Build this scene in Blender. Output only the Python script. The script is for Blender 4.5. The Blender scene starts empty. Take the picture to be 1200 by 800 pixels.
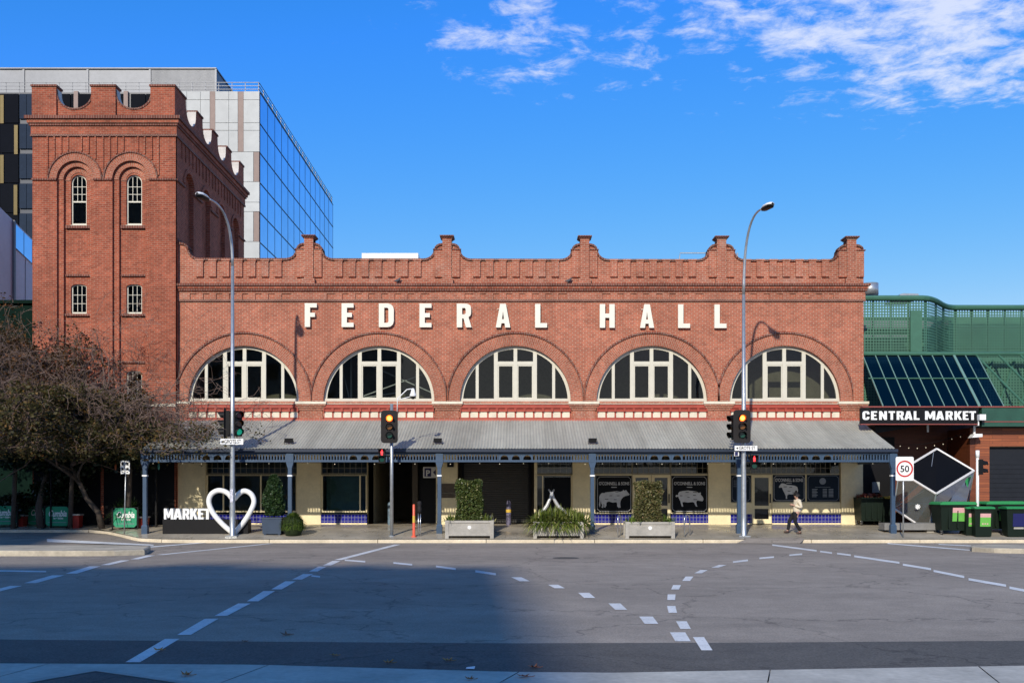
import bpy, math, random
import numpy as np
from mathutils import Vector, Matrix
from mathutils.geometry import tessellate_polygon

random.seed(11)
RNG = np.random.default_rng(5)
SC = bpy.context.scene
COL = SC.collection
R = math.radians

# ------------------------------------------------------------------ camera, sky, sun, exposure
CZ = 1.59                       # eye height above the hall's floor level
FPX = 1150.0                    # focal length in pixels of a 1200 px wide frame
HX, HY = 606.0, 572.0           # where the level view axis meets the 1200x800 frame
cam = bpy.data.cameras.new('camera')
cam.sensor_width = 36.0
cam.lens = FPX * 36.0 / 1200.0
cam.shift_x = (600.0 - HX) / 1200.0
cam.shift_y = (HY - 400.0) / 1200.0
cam.clip_start = 0.1
cam.clip_end = 6000
camo = bpy.data.objects.new('camera', cam)
COL.objects.link(camo)
camo.location = (0, 0, CZ)
camo.rotation_euler = (R(90), 0, 0)
SC.camera = camo

SUNV = Vector((-0.30, -1.0, 0.558)).normalized()      # towards the sun
SUN_EL = math.asin(SUNV.z)
SUN_AZ = math.atan2(SUNV.x, SUNV.y)

world = bpy.data.worlds.new('World')
SC.world = world
world.use_nodes = True
wn = world.node_tree
wn.nodes.clear()
def wnode(t, **kw):
    n = wn.nodes.new(t)
    for k, v in kw.items():
        setattr(n, k, v)
    return n
def wmath(op, a, b=None, clamp=False):
    n = wnode('ShaderNodeMath', operation=op, use_clamp=clamp)
    for i, v in enumerate((a, b)):
        if v is None:
            continue
        if isinstance(v, (int, float)):
            n.inputs[i].default_value = v
        else:
            wn.links.new(v, n.inputs[i])
    return n.outputs[0]
sky = wnode('ShaderNodeTexSky', sky_type='NISHITA')
sky.sun_disc = False
sky.sun_elevation = SUN_EL
sky.sun_rotation = SUN_AZ
sky.altitude = 30
sky.air_density = 1.0
sky.dust_density = 0.25
sky.ozone_density = 2.6
gam = wnode('ShaderNodeHueSaturation')
gam.inputs['Saturation'].default_value = 1.30
gam.inputs['Value'].default_value = 1.45
wn.links.new(sky.outputs[0], gam.inputs['Color'])
tc = wnode('ShaderNodeTexCoord')
sp = wnode('ShaderNodeSeparateXYZ')
wn.links.new(tc.outputs['Generated'], sp.inputs[0])
zc = wmath('MAXIMUM', sp.outputs[2], 0.04)
cu = wmath('DIVIDE', sp.outputs[0], zc)
cv = wmath('DIVIDE', sp.outputs[1], zc)
cb = wnode('ShaderNodeCombineXYZ')
wn.links.new(cu, cb.inputs[0]); wn.links.new(cv, cb.inputs[1])
n1 = wnode('ShaderNodeTexNoise'); n1.inputs['Scale'].default_value = 8.5
n1.inputs['Detail'].default_value = 7; n1.inputs['Roughness'].default_value = 0.66
n1.inputs['Distortion'].default_value = 0.25
wn.links.new(cb.outputs[0], n1.inputs['Vector'])
mp = wnode('ShaderNodeMapping'); mp.inputs['Location'].default_value = (3.4, 7.7, 0.0)
wn.links.new(cb.outputs[0], mp.inputs[0])
n2 = wnode('ShaderNodeTexNoise'); n2.inputs['Scale'].default_value = 1.7
n2.inputs['Detail'].default_value = 2
wn.links.new(mp.outputs[0], n2.inputs['Vector'])
# a patchy cloud layer that thickens towards the west (right) and overhead
t_a = wmath('MULTIPLY', wmath('MAXIMUM', wmath('SUBTRACT', cv, 2.22), 0.0), -0.55)
t_d = wmath('MULTIPLY', wmath('MAXIMUM', wmath('SUBTRACT', 1.7, cv), 0.0), -0.22)
t_b = wmath('MULTIPLY', wmath('MAXIMUM', wmath('SUBTRACT', 0.75, cu), 0.0), -0.10)
t_e = wmath('MULTIPLY', wmath('MAXIMUM', wmath('SUBTRACT', -0.08, cu), 0.0), -0.7)
t_c = wmath('ADD', wmath('ADD', wmath('ADD', wmath('ADD', t_a, t_d), t_b), t_e), 0.185)
dens = wmath('ADD', wmath('ADD', wmath('MULTIPLY', wmath('SUBTRACT', n1.outputs[0], 0.5), 1.2),
                          wmath('MULTIPLY', wmath('SUBTRACT', n2.outputs[0], 0.5), 0.7)), t_c)
cov = wnode('ShaderNodeMapRange', interpolation_type='SMOOTHSTEP')
cov.inputs['From Min'].default_value = 0.02
cov.inputs['From Max'].default_value = 0.40
cov.inputs['To Max'].default_value = 0.80
wn.links.new(dens, cov.inputs['Value'])
up = wnode('ShaderNodeMapRange', interpolation_type='SMOOTHSTEP')
up.inputs['From Min'].default_value = 0.12
up.inputs['From Max'].default_value = 0.34
wn.links.new(sp.outputs[2], up.inputs['Value'])
cfac = wmath('MULTIPLY', cov.outputs[0], up.outputs[0])
mx = wnode('ShaderNodeMix', data_type='RGBA')
CLOUD_COL = (7.2, 7.6, 8.8, 1)
mx.inputs['B'].default_value = CLOUD_COL
wn.links.new(cfac, mx.inputs['Factor'])
# grade of the clear sky: deep saturated blue overhead, paler towards the horizon
SKS = 0.1147
sep = wnode('ShaderNodeSeparateColor'); wn.links.new(gam.outputs[0], sep.inputs[0])
def sky_curve(sock, a, g):
    return wmath('MULTIPLY', wmath('POWER', wmath('MAXIMUM', wmath('MULTIPLY', sock, SKS), 0.0), g), a / SKS)
s_b = wmath('MINIMUM', sky_curve(sep.outputs[2], 1.50, 1.15), 0.97/SKS)
s_g = wmath('MINIMUM', sky_curve(sep.outputs[1], 0.718, 0.76), wmath('MULTIPLY', s_b, 0.97))
s_r = wmath('MINIMUM', sky_curve(sep.outputs[0], 1.19, 1.33), wmath('MULTIPLY', s_g, 0.95))
cmb = wnode('ShaderNodeCombineColor')
wn.links.new(s_r, cmb.inputs[0]); wn.links.new(s_g, cmb.inputs[1]); wn.links.new(s_b, cmb.inputs[2])
wn.links.new(cmb.outputs[0], mx.inputs['A'])
bg = wnode('ShaderNodeBackground'); bg.inputs['Strength'].default_value = 0.11
wn.links.new(mx.outputs['Result'], bg.inputs['Color'])
wo = wnode('ShaderNodeOutputWorld')
wn.links.new(bg.outputs[0], wo.inputs['Surface'])

sl = bpy.data.lights.new('sun', 'SUN')
sl.energy = 4.2
sl.angle = R(0.8)
sl.color = (1.0, 0.925, 0.80)
so = bpy.data.objects.new('sun', sl)
COL.objects.link(so)
so.location = (-30, -100, 80)
so.rotation_euler = SUNV.to_track_quat('Z', 'Y').to_euler()

SC.view_settings.view_transform = 'Standard'
SC.view_settings.look = 'None'
SC.view_settings.exposure = 0.06
SC.view_settings.gamma = 1.0
SC.view_settings.use_curve_mapping = False
SC.cycles.use_denoising = True
SC.cycles.max_bounces = 6
SC.cycles.transparent_max_bounces = 12
SC.cycles.caustics_reflective = False
SC.cycles.caustics_refractive = False

# ------------------------------------------------------------------ measuring helpers
def PX(px, D): return (px - HX) * D / FPX
def PZ(py, D): return CZ - (py - HY) * D / FPX
def AT(px, py, D): return Vector((PX(px, D), D, PZ(py, D)))
ROADZ = -0.52
def GD(px, py, z=ROADZ):
    D = (CZ - z) * FPX / (py - HY)
    return (PX(px, D), D)
def sm(t):
    t = max(0.0, min(1.0, t)); return t * t * (3 - 2 * t)
def lerp_pts(pts, x):
    if x <= pts[0][0]: return pts[0][1]
    for (a, b), (c, d) in zip(pts, pts[1:]):
        if x <= c: return b + (d - b) * (x - a) / (c - a)
    return pts[-1][1]

# ------------------------------------------------------------------ materials
MATS = {}
def newmat(name):
    m = bpy.data.materials.new(name); m.use_nodes = True
    MATS[name] = m
    nt = m.node_tree
    return m, nt, nt.nodes['Principled BSDF']
def N(nt, t, **kw):
    n = nt.nodes.new(t)
    for k, v in kw.items(): setattr(n, k, v)
    return n
def rgba(c): return (c[0], c[1], c[2], 1.0)
def pos_noise(nt, scale, detail=4, rough=0.6, stretch=None):
    g = N(nt, 'ShaderNodeNewGeometry')
    v = g.outputs['Position']
    if stretch:
        mp_ = N(nt, 'ShaderNodeMapping'); mp_.inputs['Scale'].default_value = stretch
        nt.links.new(v, mp_.inputs[0]); v = mp_.outputs[0]
    n = N(nt, 'ShaderNodeTexNoise')
    n.inputs['Scale'].default_value = scale; n.inputs['Detail'].default_value = detail
    n.inputs['Roughness'].default_value = rough
    nt.links.new(v, n.inputs['Vector'])
    return n.outputs[0]
def mulmix(nt, colsock, facsock, lo, hi, fmin=0.3, fmax=0.7):
    """multiply a colour by a value that runs lo..hi with a noise"""
    mr = N(nt, 'ShaderNodeMapRange')
    mr.inputs['From Min'].default_value = fmin; mr.inputs['From Max'].default_value = fmax
    mr.inputs['To Min'].default_value = lo; mr.inputs['To Max'].default_value = hi
    nt.links.new(facsock, mr.inputs['Value'])
    m = N(nt, 'ShaderNodeVectorMath', operation='SCALE')
    nt.links.new(colsock, m.inputs[0]); nt.links.new(mr.outputs[0], m.inputs['Scale'])
    return m.outputs[0]
def mat(name, col, rough=0.6, metal=0.0, var=0.12, scale=2.5, bump=0.0, bscale=40, spec=0.4, emit=None, estr=0, stretch=None, rvar=0.0):
    m, nt, b = newmat(name)
    rg = N(nt, 'ShaderNodeRGB'); rg.outputs[0].default_value = rgba(col)
    c = rg.outputs[0]
    if var:
        c = mulmix(nt, c, pos_noise(nt, scale, 5, 0.65, stretch), 1 - var, 1 + var)
        c = mulmix(nt, c, pos_noise(nt, scale * 9, 3), 1 - var * 0.5, 1 + var * 0.5)
    nt.links.new(c, b.inputs['Base Color'])
    b.inputs['Roughness'].default_value = rough
    b.inputs['Metallic'].default_value = metal
    b.inputs['Specular IOR Level'].default_value = spec
    if rvar:
        mr = N(nt, 'ShaderNodeMapRange')
        mr.inputs['From Min'].default_value = 0.3; mr.inputs['From Max'].default_value = 0.7
        mr.inputs['To Min'].default_value = rough - rvar; mr.inputs['To Max'].default_value = rough + rvar
        nt.links.new(pos_noise(nt, scale * 1.7, 5), mr.inputs['Value'])
        nt.links.new(mr.outputs[0], b.inputs['Roughness'])
    if bump:
        bp = N(nt, 'ShaderNodeBump'); bp.inputs['Strength'].default_value = bump
        bp.inputs['Distance'].default_value = 0.02
        nt.links.new(pos_noise(nt, bscale, 4), bp.inputs['Height'])
        nt.links.new(bp.outputs[0], b.inputs['Normal'])
    if emit:
        b.inputs['Emission Color'].default_value = rgba(emit)
        b.inputs['Emission Strength'].default_value = estr
    return m
def brickmat(name, c1, c2, mortar, w=0.24, h=0.086, ms=0.011, uv=False, rough=0.85, var=0.2, msm=0.25, pale=0.0):
    m, nt, b = newmat(name)
    if uv:
        u = N(nt, 'ShaderNodeUVMap'); vec = u.outputs[0]
    else:
        g = N(nt, 'ShaderNodeNewGeometry'); s = N(nt, 'ShaderNodeSeparateXYZ')
        nt.links.new(g.outputs['Position'], s.inputs[0])
        ad = N(nt, 'ShaderNodeMath', operation='ADD')
        nt.links.new(s.outputs[0], ad.inputs[0]); nt.links.new(s.outputs[1], ad.inputs[1])
        cbn = N(nt, 'ShaderNodeCombineXYZ')
        nt.links.new(ad.outputs[0], cbn.inputs[0]); nt.links.new(s.outputs[2], cbn.inputs[1])
        vec = cbn.outputs[0]
    bt = N(nt, 'ShaderNodeTexBrick')
    nt.links.new(vec, bt.inputs['Vector'])
    bt.inputs['Color1'].default_value = rgba(c1); bt.inputs['Color2'].default_value = rgba(c2)
    bt.inputs['Mortar'].default_value = rgba(mortar)
    bt.inputs['Scale'].default_value = 1.0; bt.inputs['Mortar Size'].default_value = ms
    bt.inputs['Mortar Smooth'].default_value = msm; bt.inputs['Bias'].default_value = -0.1
    bt.inputs['Brick Width'].default_value = w; bt.inputs['Row Height'].default_value = h
    c = bt.outputs['Color']
    c = mulmix(nt, c, pos_noise(nt, 0.55, 6, 0.7), 1 - var, 1 + var)
    c = mulmix(nt, c, pos_noise(nt, 5.0, 3, 0.6), 1 - var * 0.6, 1 + var * 0.6)
    c = mulmix(nt, c, pos_noise(nt, 1.1, 5, 0.7, (1.6, 1.6, 0.12)), 0.82, 1.08)
    if pale:
        mxp = N(nt, 'ShaderNodeMix', data_type='RGBA')
        mr = N(nt, 'ShaderNodeMapRange')
        mr.inputs['From Min'].default_value = 0.55; mr.inputs['From Max'].default_value = 0.8
        mr.inputs['To Max'].default_value = pale
        nt.links.new(pos_noise(nt, 0.8, 7, 0.75), mr.inputs['Value'])
        nt.links.new(mr.outputs[0], mxp.inputs['Factor'])
        nt.links.new(c, mxp.inputs['A']); mxp.inputs['B'].default_value = (0.5, 0.36, 0.29, 1)
        c = mxp.outputs['Result']
    nt.links.new(c, b.inputs['Base Color'])
    b.inputs['Roughness'].default_value = rough
    b.inputs['Specular IOR Level'].default_value = 0.12
    bp = N(nt, 'ShaderNodeBump'); bp.inputs['Strength'].default_value = 0.5; bp.inputs['Distance'].default_value = 0.01
    bp.invert = True
    nt.links.new(bt.outputs['Fac'], bp.inputs['Height'])
    nt.links.new(bp.outputs[0], b.inputs['Normal'])
    return m
def glassmat(name, tint, refl=1.0, rough=0.02, ior=1.5):
    m, nt, b = newmat(name)
    nt.nodes.remove(b)
    out = nt.nodes['Material Output']
    tr = N(nt, 'ShaderNodeBsdfTransparent'); tr.inputs[0].default_value = rgba(tint)
    gl = N(nt, 'ShaderNodeBsdfGlossy'); gl.inputs['Roughness'].default_value = rough
    gl.inputs['Color'].default_value = (refl, refl, refl, 1)
    fr = N(nt, 'ShaderNodeFresnel'); fr.inputs['IOR'].default_value = ior
    bp = N(nt, 'ShaderNodeBump'); bp.inputs['Strength'].default_value = 0.06; bp.inputs['Distance'].default_value = 0.05
    nt.links.new(pos_noise(nt, 0.9, 2), bp.inputs['Height'])
    nt.links.new(bp.outputs[0], gl.inputs['Normal'])
    ms_ = N(nt, 'ShaderNodeMixShader')
    nt.links.new(fr.outputs[0], ms_.inputs[0]); nt.links.new(tr.outputs[0], ms_.inputs[1]); nt.links.new(gl.outputs[0], ms_.inputs[2])
    nt.links.new(ms_.outputs[0], out.inputs['Surface'])
    return m
def leafmat(name, c1, c2, c3=None, rough=0.55, trans=0.25):
    m, nt, b = newmat(name)
    oi = N(nt, 'ShaderNodeNewGeometry')
    cr = N(nt, 'ShaderNodeValToRGB')
    e = cr.color_ramp.elements
    e[0].color = rgba(c1); e[1].color = rgba(c2)
    if c3:
        k = e.new(0.8); k.color = rgba(c2); e[2].color = rgba(c3)
    nt.links.new(oi.outputs['Random Per Island'], cr.inputs[0])
    c = mulmix(nt, cr.outputs[0], pos_noise(nt, 1.4, 3), 0.75, 1.25)
    nt.links.new(c, b.inputs['Base Color'])
    b.inputs['Roughness'].default_value = rough
    b.inputs['Specular IOR Level'].default_value = 0.35
    out = nt.nodes['Material Output']
    tl = N(nt, 'ShaderNodeBsdfTranslucent'); nt.links.new(c, tl.inputs[0])
    ms_ = N(nt, 'ShaderNodeMixShader'); ms_.inputs[0].default_value = trans
    nt.links.new(b.outputs[0], ms_.inputs[1]); nt.links.new(tl.outputs[0], ms_.inputs[2])
    nt.links.new(ms_.outputs[0], out.inputs['Surface'])
    return m

BR1, BR2, MORT = (0.425, 0.120, 0.067), (0.30, 0.081, 0.047), (0.44, 0.295, 0.215)
mat_brick = brickmat('red_brick', BR1, BR2, MORT)
mat_brick_tower = brickmat('tower_brick', (0.36, 0.090, 0.048), (0.23, 0.056, 0.032), (0.35, 0.19, 0.13), var=0.24)
mat_brick_par = brickmat('parapet_brick', (0.40, 0.12, 0.070), (0.29, 0.083, 0.050), MORT, pale=0.5)
mat_brick_dark = brickmat('dark_brick_course', (0.20, 0.07, 0.05), (0.14, 0.05, 0.035), (0.28, 0.2, 0.16), w=0.11, h=0.3)
mat_brick_arch = brickmat('arch_brick', (0.40, 0.12, 0.07), (0.27, 0.08, 0.05), (0.38, 0.22, 0.155), w=0.215, h=0.085, ms=0.016, uv=True)
mat_cream = mat('cream_paint', (0.80, 0.69, 0.43), 0.6, var=0.10, scale=1.2, bump=0.05)
mat_cream_trim = mat('cream_stone', (0.66, 0.60, 0.47), 0.7, var=0.12)
mat_white = mat('white_frame_paint', (0.58, 0.55, 0.45), 0.45, var=0.05)
mat_letter = mat('letter_paint', (0.74, 0.70, 0.59), 0.5, var=0.05)
mat_red = mat('red_trim_paint', (0.34, 0.05, 0.028), 0.55, var=0.15)
mat_pink = mat('faded_red_flashing', (0.40, 0.12, 0.08), 0.6, var=0.15)
mat_blue = mat('blue_painted_timber', (0.038, 0.072, 0.125), 0.42, var=0.12)
mat_navy = mat('navy_gutter_paint', (0.018, 0.028, 0.05), 0.4, var=0.1)
mat_black = mat('black_metal', (0.007, 0.007, 0.008), 0.5, var=0.1, spec=0.18)
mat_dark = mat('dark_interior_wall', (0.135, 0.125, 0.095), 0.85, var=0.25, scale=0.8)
mat_shutter = mat('dark_roller_slat', (0.05, 0.047, 0.042), 0.5, var=0.15)
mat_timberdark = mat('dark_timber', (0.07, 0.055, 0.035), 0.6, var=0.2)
mat_galv = mat('galvanised_steel', (0.42, 0.44, 0.45), 0.38, metal=0.65, var=0.12, scale=5, rvar=0.08)
mat_steel = mat('stainless_tube', (0.55, 0.56, 0.57), 0.28, metal=0.9, var=0.05)
mat_conc = mat('pale_concrete', (0.36, 0.34, 0.30), 0.8, var=0.18, scale=2.0, bump=0.15)
mat_white_plain = mat('white_enamel', (0.80, 0.80, 0.78), 0.4, var=0.03)
mat_tile_blue = brickmat('blue_glazed_tile', (0.012, 0.014, 0.20), (0.02, 0.022, 0.27), (0.22, 0.22, 0.30), w=0.15, h=0.15, ms=0.012, rough=0.2, var=0.12)
mat_tile_blue.node_tree.nodes['Brick Texture'].offset = 0.0
mat_glass_dark = glassmat('window_glass', (0.62, 0.66, 0.62), 0.85)
mat_glass_shop = glassmat('shop_glass', (0.70, 0.80, 0.76), 0.9)
mat_poster_black = mat('black_window_film', (0.006, 0.007, 0.009), 0.5, var=0.1, spec=0.1)
mat_poster_navy = mat('navy_window_film', (0.010, 0.018, 0.032), 0.5, var=0.1, spec=0.1)
mat_print = mat('silver_print', (0.55, 0.56, 0.57), 0.5, var=0.12, scale=6)
mat_muntin = mat('dim_muntin_paint', (0.30, 0.27, 0.19), 0.6, var=0.05)
mat_printdim = mat('dim_print', (0.20, 0.23, 0.27), 0.5, var=0.05)

# corrugated-iron roof: zinc, with paler and darker patches
mat_roof = mat('corrugated_zinc', (0.38, 0.38, 0.325), 0.55, metal=0.15, var=0.14, scale=0.35, stretch=(1.0, 0.35, 0.35))
_nt = mat_roof.node_tree; _b = _nt.nodes['Principled BSDF']; _src = _b.inputs['Base Color'].links[0].from_socket
_c = mulmix(_nt, _src, pos_noise(_nt, 3.0, 6, 0.75, (1.0, 0.10, 0.10)), 0.84, 1.12)
_c = mulmix(_nt, _c, pos_noise(_nt, 0.9, 3, 0.5, (1.3, 0.02, 0.02)), 0.9, 1.06, 0.42, 0.58)
_nt.links.new(_c, _b.inputs['Base Color'])

# asphalt
def asphalt(name, col, tone, patch=0.16):
    m, nt, b = newmat(name)
    rg = N(nt, 'ShaderNodeRGB'); rg.outputs[0].default_value = rgba(col)
    c = mulmix(nt, rg.outputs[0], pos_noise(nt, 0.28, 6, 0.62, (0.22, 1.0, 1.0)), 1 - patch, 1 + patch)
    c = mulmix(nt, c, pos_noise(nt, 1.5, 6, 0.7), 0.86, 1.12)
    c = mulmix(nt, c, pos_noise(nt, 38, 2, 0.5), 1 - tone, 1 + tone)
    vo = N(nt, 'ShaderNodeTexVoronoi', feature='DISTANCE_TO_EDGE'); vo.inputs['Scale'].default_value = 0.22
    g = N(nt, 'ShaderNodeNewGeometry')
    wv = N(nt, 'ShaderNodeVectorMath', operation='ADD')
    nzc = N(nt, 'ShaderNodeTexNoise'); nzc.inputs['Scale'].default_value = 1.2; nzc.inputs['Detail'].default_value = 5
    nt.links.new(g.outputs['Position'], nzc.inputs['Vector'])
    sc2 = N(nt, 'ShaderNodeVectorMath', operation='SCALE'); sc2.inputs['Scale'].default_value = 1.6
    nt.links.new(nzc.outputs['Color'], sc2.inputs[0])
    nt.links.new(g.outputs['Position'], wv.inputs[0]); nt.links.new(sc2.outputs[0], wv.inputs[1])
    nt.links.new(wv.outputs[0], vo.inputs['Vector'])
    mr = N(nt, 'ShaderNodeMapRange'); mr.inputs['From Max'].default_value = 0.010
    mr.inputs['To Min'].default_value = 0.6; mr.inputs['To Max'].default_value = 1.0
    nt.links.new(vo.outputs['Distance'], mr.inputs['Value'])
    s2 = N(nt, 'ShaderNodeVectorMath', operation='SCALE')
    nt.links.new(c, s2.inputs[0]); nt.links.new(mr.outputs[0], s2.inputs['Scale'])
    stn = N(nt, 'ShaderNodeMapRange'); stn.inputs['From Min'].default_value = 0.58; stn.inputs['From Max'].default_value = 0.70
    stn.inputs['To Min'].default_value = 1.0; stn.inputs['To Max'].default_value = 0.80
    nt.links.new(pos_noise(nt, 0.75, 5, 0.68, (0.45, 1.0, 1.0)), stn.inputs['Value'])
    s3 = N(nt, 'ShaderNodeVectorMath', operation='SCALE')
    nt.links.new(s2.outputs[0], s3.inputs[0]); nt.links.new(stn.outputs[0], s3.inputs['Scale'])
    nt.links.new(s3.outputs[0], b.inputs['Base Color'])
    b.inputs['Roughness'].default_value = 0.85
    b.inputs['Specular IOR Level'].default_value = 0.3
    bp = N(nt, 'ShaderNodeBump'); bp.inputs['Strength'].default_value = 0.55; bp.inputs['Distance'].default_value = 0.012
    nt.links.new(pos_noise(nt, 60, 3, 0.6), bp.inputs['Height'])
    nt.links.new(bp.outputs[0], b.inputs['Normal'])
    return m
mat_asphalt = asphalt('worn_asphalt', (0.292, 0.250, 0.205), 0.22)
mat_asphalt_new = asphalt('new_asphalt_strip', (0.105, 0.098, 0.088), 0.3, 0.1)
mat_ground = asphalt('ground_asphalt', (0.12, 0.118, 0.115), 0.2)
def paintmat(name):
    m, nt, b = newmat(name)
    cr = N(nt, 'ShaderNodeMix', data_type='RGBA')
    mr = N(nt, 'ShaderNodeMapRange'); mr.inputs['From Min'].default_value = 0.54; mr.inputs['From Max'].default_value = 0.72
    nt.links.new(pos_noise(nt, 22, 6, 0.75), mr.inputs['Value'])
    nt.links.new(mr.outputs[0], cr.inputs['Factor'])
    cr.inputs['A'].default_value = (0.68, 0.68, 0.66, 1); cr.inputs['B'].default_value = (0.20, 0.20, 0.20, 1)
    c = mulmix(nt, cr.outputs['Result'], pos_noise(nt, 1.4, 4), 0.85, 1.12)
    nt.links.new(c, b.inputs['Base Color']); b.inputs['Roughness'].default_value = 0.7
    return m
mat_paint = paintmat('road_paint')
# footpath: dark polished paving, damp in places
def pavemat():
    m, nt, b = newmat('damp_paving')
    g = N(nt, 'ShaderNodeNewGeometry')
    bt = N(nt, 'ShaderNodeTexBrick'); bt.offset = 0.5
    nt.links.new(g.outputs['Position'], bt.inputs['Vector'])
    bt.inputs['Color1'].default_value = (0.37, 0.325, 0.25, 1); bt.inputs['Color2'].default_value = (0.42, 0.37, 0.285, 1)
    bt.inputs['Mortar'].default_value = (0.22, 0.195, 0.16, 1)
    bt.inputs['Scale'].default_value = 1.0; bt.inputs['Brick Width'].default_value = 0.9; bt.inputs['Row Height'].default_value = 0.6
    bt.inputs['Mortar Size'].default_value = 0.008
    c = mulmix(nt, bt.outputs[0], pos_noise(nt, 0.5, 6, 0.7), 0.66, 1.22)
    nt.links.new(c, b.inputs['Base Color'])
    mr = N(nt, 'ShaderNodeMapRange'); mr.inputs['From Min'].default_value = 0.35; mr.inputs['From Max'].default_value = 0.62
    mr.inputs['To Min'].default_value = 0.16; mr.inputs['To Max'].default_value = 0.5
    nt.links.new(pos_noise(nt, 0.6, 5, 0.65), mr.inputs['Value'])
    nt.links.new(mr.outputs[0], b.inputs['Roughness'])
    b.inputs['Specular IOR Level'].default_value = 0.5
    return m
mat_pave = pavemat()
mat_kerb = mat('pale_kerb_stone', (0.62, 0.53, 0.38), 0.85, var=0.2, scale=1.5, bump=0.2)
mat_island = mat('weathered_island_concrete', (0.43, 0.38, 0.29), 0.85, var=0.28, scale=0.8, bump=0.2)
mat_slab = mat('grey_concrete_slab', (0.43, 0.41, 0.36), 0.85, var=0.2, scale=1.3, bump=0.2)

# ------------------------------------------------------------------ mesh helpers
class MB:
    def __init__(s):
        s.v, s.f, s.mi, s.uv = [], [], [], []
    def face(s, pts, mi=0, uv=None):
        n = len(s.v); s.v += [tuple(p) for p in pts]
        s.f.append(tuple(range(n, n + len(pts)))); s.mi.append(mi); s.uv.append(uv)
        return s
    def box(s, x0, x1, y0, y1, z0, z1, mi=0):
        n = len(s.v)
        s.v += [(x0,y0,z0),(x1,y0,z0),(x1,y1,z0),(x0,y1,z0),(x0,y0,z1),(x1,y0,z1),(x1,y1,z1),(x0,y1,z1)]
        for q in ((0,1,5,4),(1,2,6,5),(2,3,7,6),(3,0,4,7),(4,5,6,7),(3,2,1,0)):
            s.f.append(tuple(n + i for i in q)); s.mi.append(mi); s.uv.append(None)
        return s
    def frustum(s, cx, cy, z0, z1, w0, d0, w1, d1, mi=0):
        n = len(s.v)
        for z, w, d in ((z0, w0, d0), (z1, w1, d1)):
            s.v += [(cx-w/2,cy-d/2,z),(cx+w/2,cy-d/2,z),(cx+w/2,cy+d/2,z),(cx-w/2,cy+d/2,z)]
        for q in ((0,1,5,4),(1,2,6,5),(2,3,7,6),(3,0,4,7),(4,5,6,7),(3,2,1,0)):
            s.f.append(tuple(n + i for i in q)); s.mi.append(mi); s.uv.append(None)
        return s
    def poly(s, loops, y0, y1=None, mi=0, emi=None, axis='y', closed_back=True, front=True):
        """loops of (a,z): outer first, then holes. Front face at y0, back at y1, edges between"""
        emi = mi if emi is None else emi
        def P(a, z, y): return (a, y, z) if axis == 'y' else (y, a, z)
        flat = [p for lp in loops for p in lp]
        tris = tessellate_polygon([[Vector((a, z, 0)) for a, z in lp] for lp in loops])
        for y in ([y0] if front else []) + ([y1] if (y1 is not None and closed_back) else []):
            n = len(s.v); s.v += [P(a, z, y) for a, z in flat]
            for t in tris:
                s.f.append(tuple(n + i for i in t)); s.mi.append(mi); s.uv.append(None)
        if y1 is not None:
            for lp in loops:
                m = len(lp); n = len(s.v)
                s.v += [P(a, z, y0) for a, z in lp] + [P(a, z, y1) for a, z in lp]
                for i in range(m):
                    j = (i + 1) % m
                    s.f.append((n+i, n+j, n+m+j, n+m+i)); s.mi.append(emi); s.uv.append(None)
        return s
    def ribbon(s, line, th, y0, y1, mi=0):
        """a coping that follows an open (x,z) polyline, thickness th downwards"""
        for (xa, za), (xb, zb) in zip(line, line[1:]):
            d = math.hypot(xb-xa, zb-za)
            if d < 1e-5: continue
            nx, nz = (zb-za)/d*th, -(xb-xa)/d*th
            n = len(s.v)
            for y in (y0, y1):
                s.v += [(xa,y,za),(xb,y,zb),(xb+nx,y,zb+nz),(xa+nx,y,za+nz)]
            for q in ((0,1,2,3),(7,6,5,4),(0,4,5,1),(1,5,6,2),(2,6,7,3),(3,7,4,0)):
                s.f.append(tuple(n+i for i in q)); s.mi.append(mi); s.uv.append(None)
        return s
    def tube(s, pts, rad, n=8, cap=True, mi=0):
        pts = [Vector(p) for p in pts]
        if not hasattr(rad, '__len__'): rad = [rad] * len(pts)
        base = len(s.v); prev = None
        for i, p in enumerate(pts):
            d = (pts[min(i+1, len(pts)-1)] - pts[max(i-1, 0)])
            d = d.normalized() if d.length > 1e-9 else Vector((0,0,1))
            if prev is None:
                a = d.cross(Vector((0,1,0)))
                if a.length < 0.1: a = d.cross(Vector((1,0,0)))
            else:
                a = prev - d * prev.dot(d)
                if a.length < 1e-6: a = d.orthogonal()
            a.normalize(); prev = a; b = d.cross(a)
            for k in range(n):
                t = 2*math.pi*k/n
                s.v.append(tuple(p + (a*math.cos(t) + b*math.sin(t)) * rad[i]))
        for i in range(len(pts)-1):
            for k in range(n):
                k2 = (k+1) % n
                s.f.append((base+i*n+k, base+i*n+k2, base+(i+1)*n+k2, base+(i+1)*n+k)); s.mi.append(mi); s.uv.append(None)
        if cap:
            s.f.append(tuple(base+k for k in reversed(range(n)))); s.mi.append(mi); s.uv.append(None)
            e = base+(len(pts)-1)*n
            s.f.append(tuple(e+k for k in range(n))); s.mi.append(mi); s.uv.append(None)
        return s
    def cyl(s, p, axis, r, n=20, mi=0):
        p = Vector(p); return s.tube([p, p + Vector(axis)], r, n, True, mi)
    def lathe(s, prof, cx, cy, n=14, mi=0):
        base = len(s.v)
        for r, z in prof:
            for k in range(n):
                t = 2*math.pi*k/n; s.v.append((cx + r*math.cos(t), cy + r*math.sin(t), z))
        for i in range(len(prof)-1):
            for k in range(n):
                k2 = (k+1) % n
                s.f.append((base+i*n+k, base+i*n+k2, base+(i+1)*n+k2, base+(i+1)*n+k)); s.mi.append(mi); s.uv.append(None)
        return s
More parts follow.
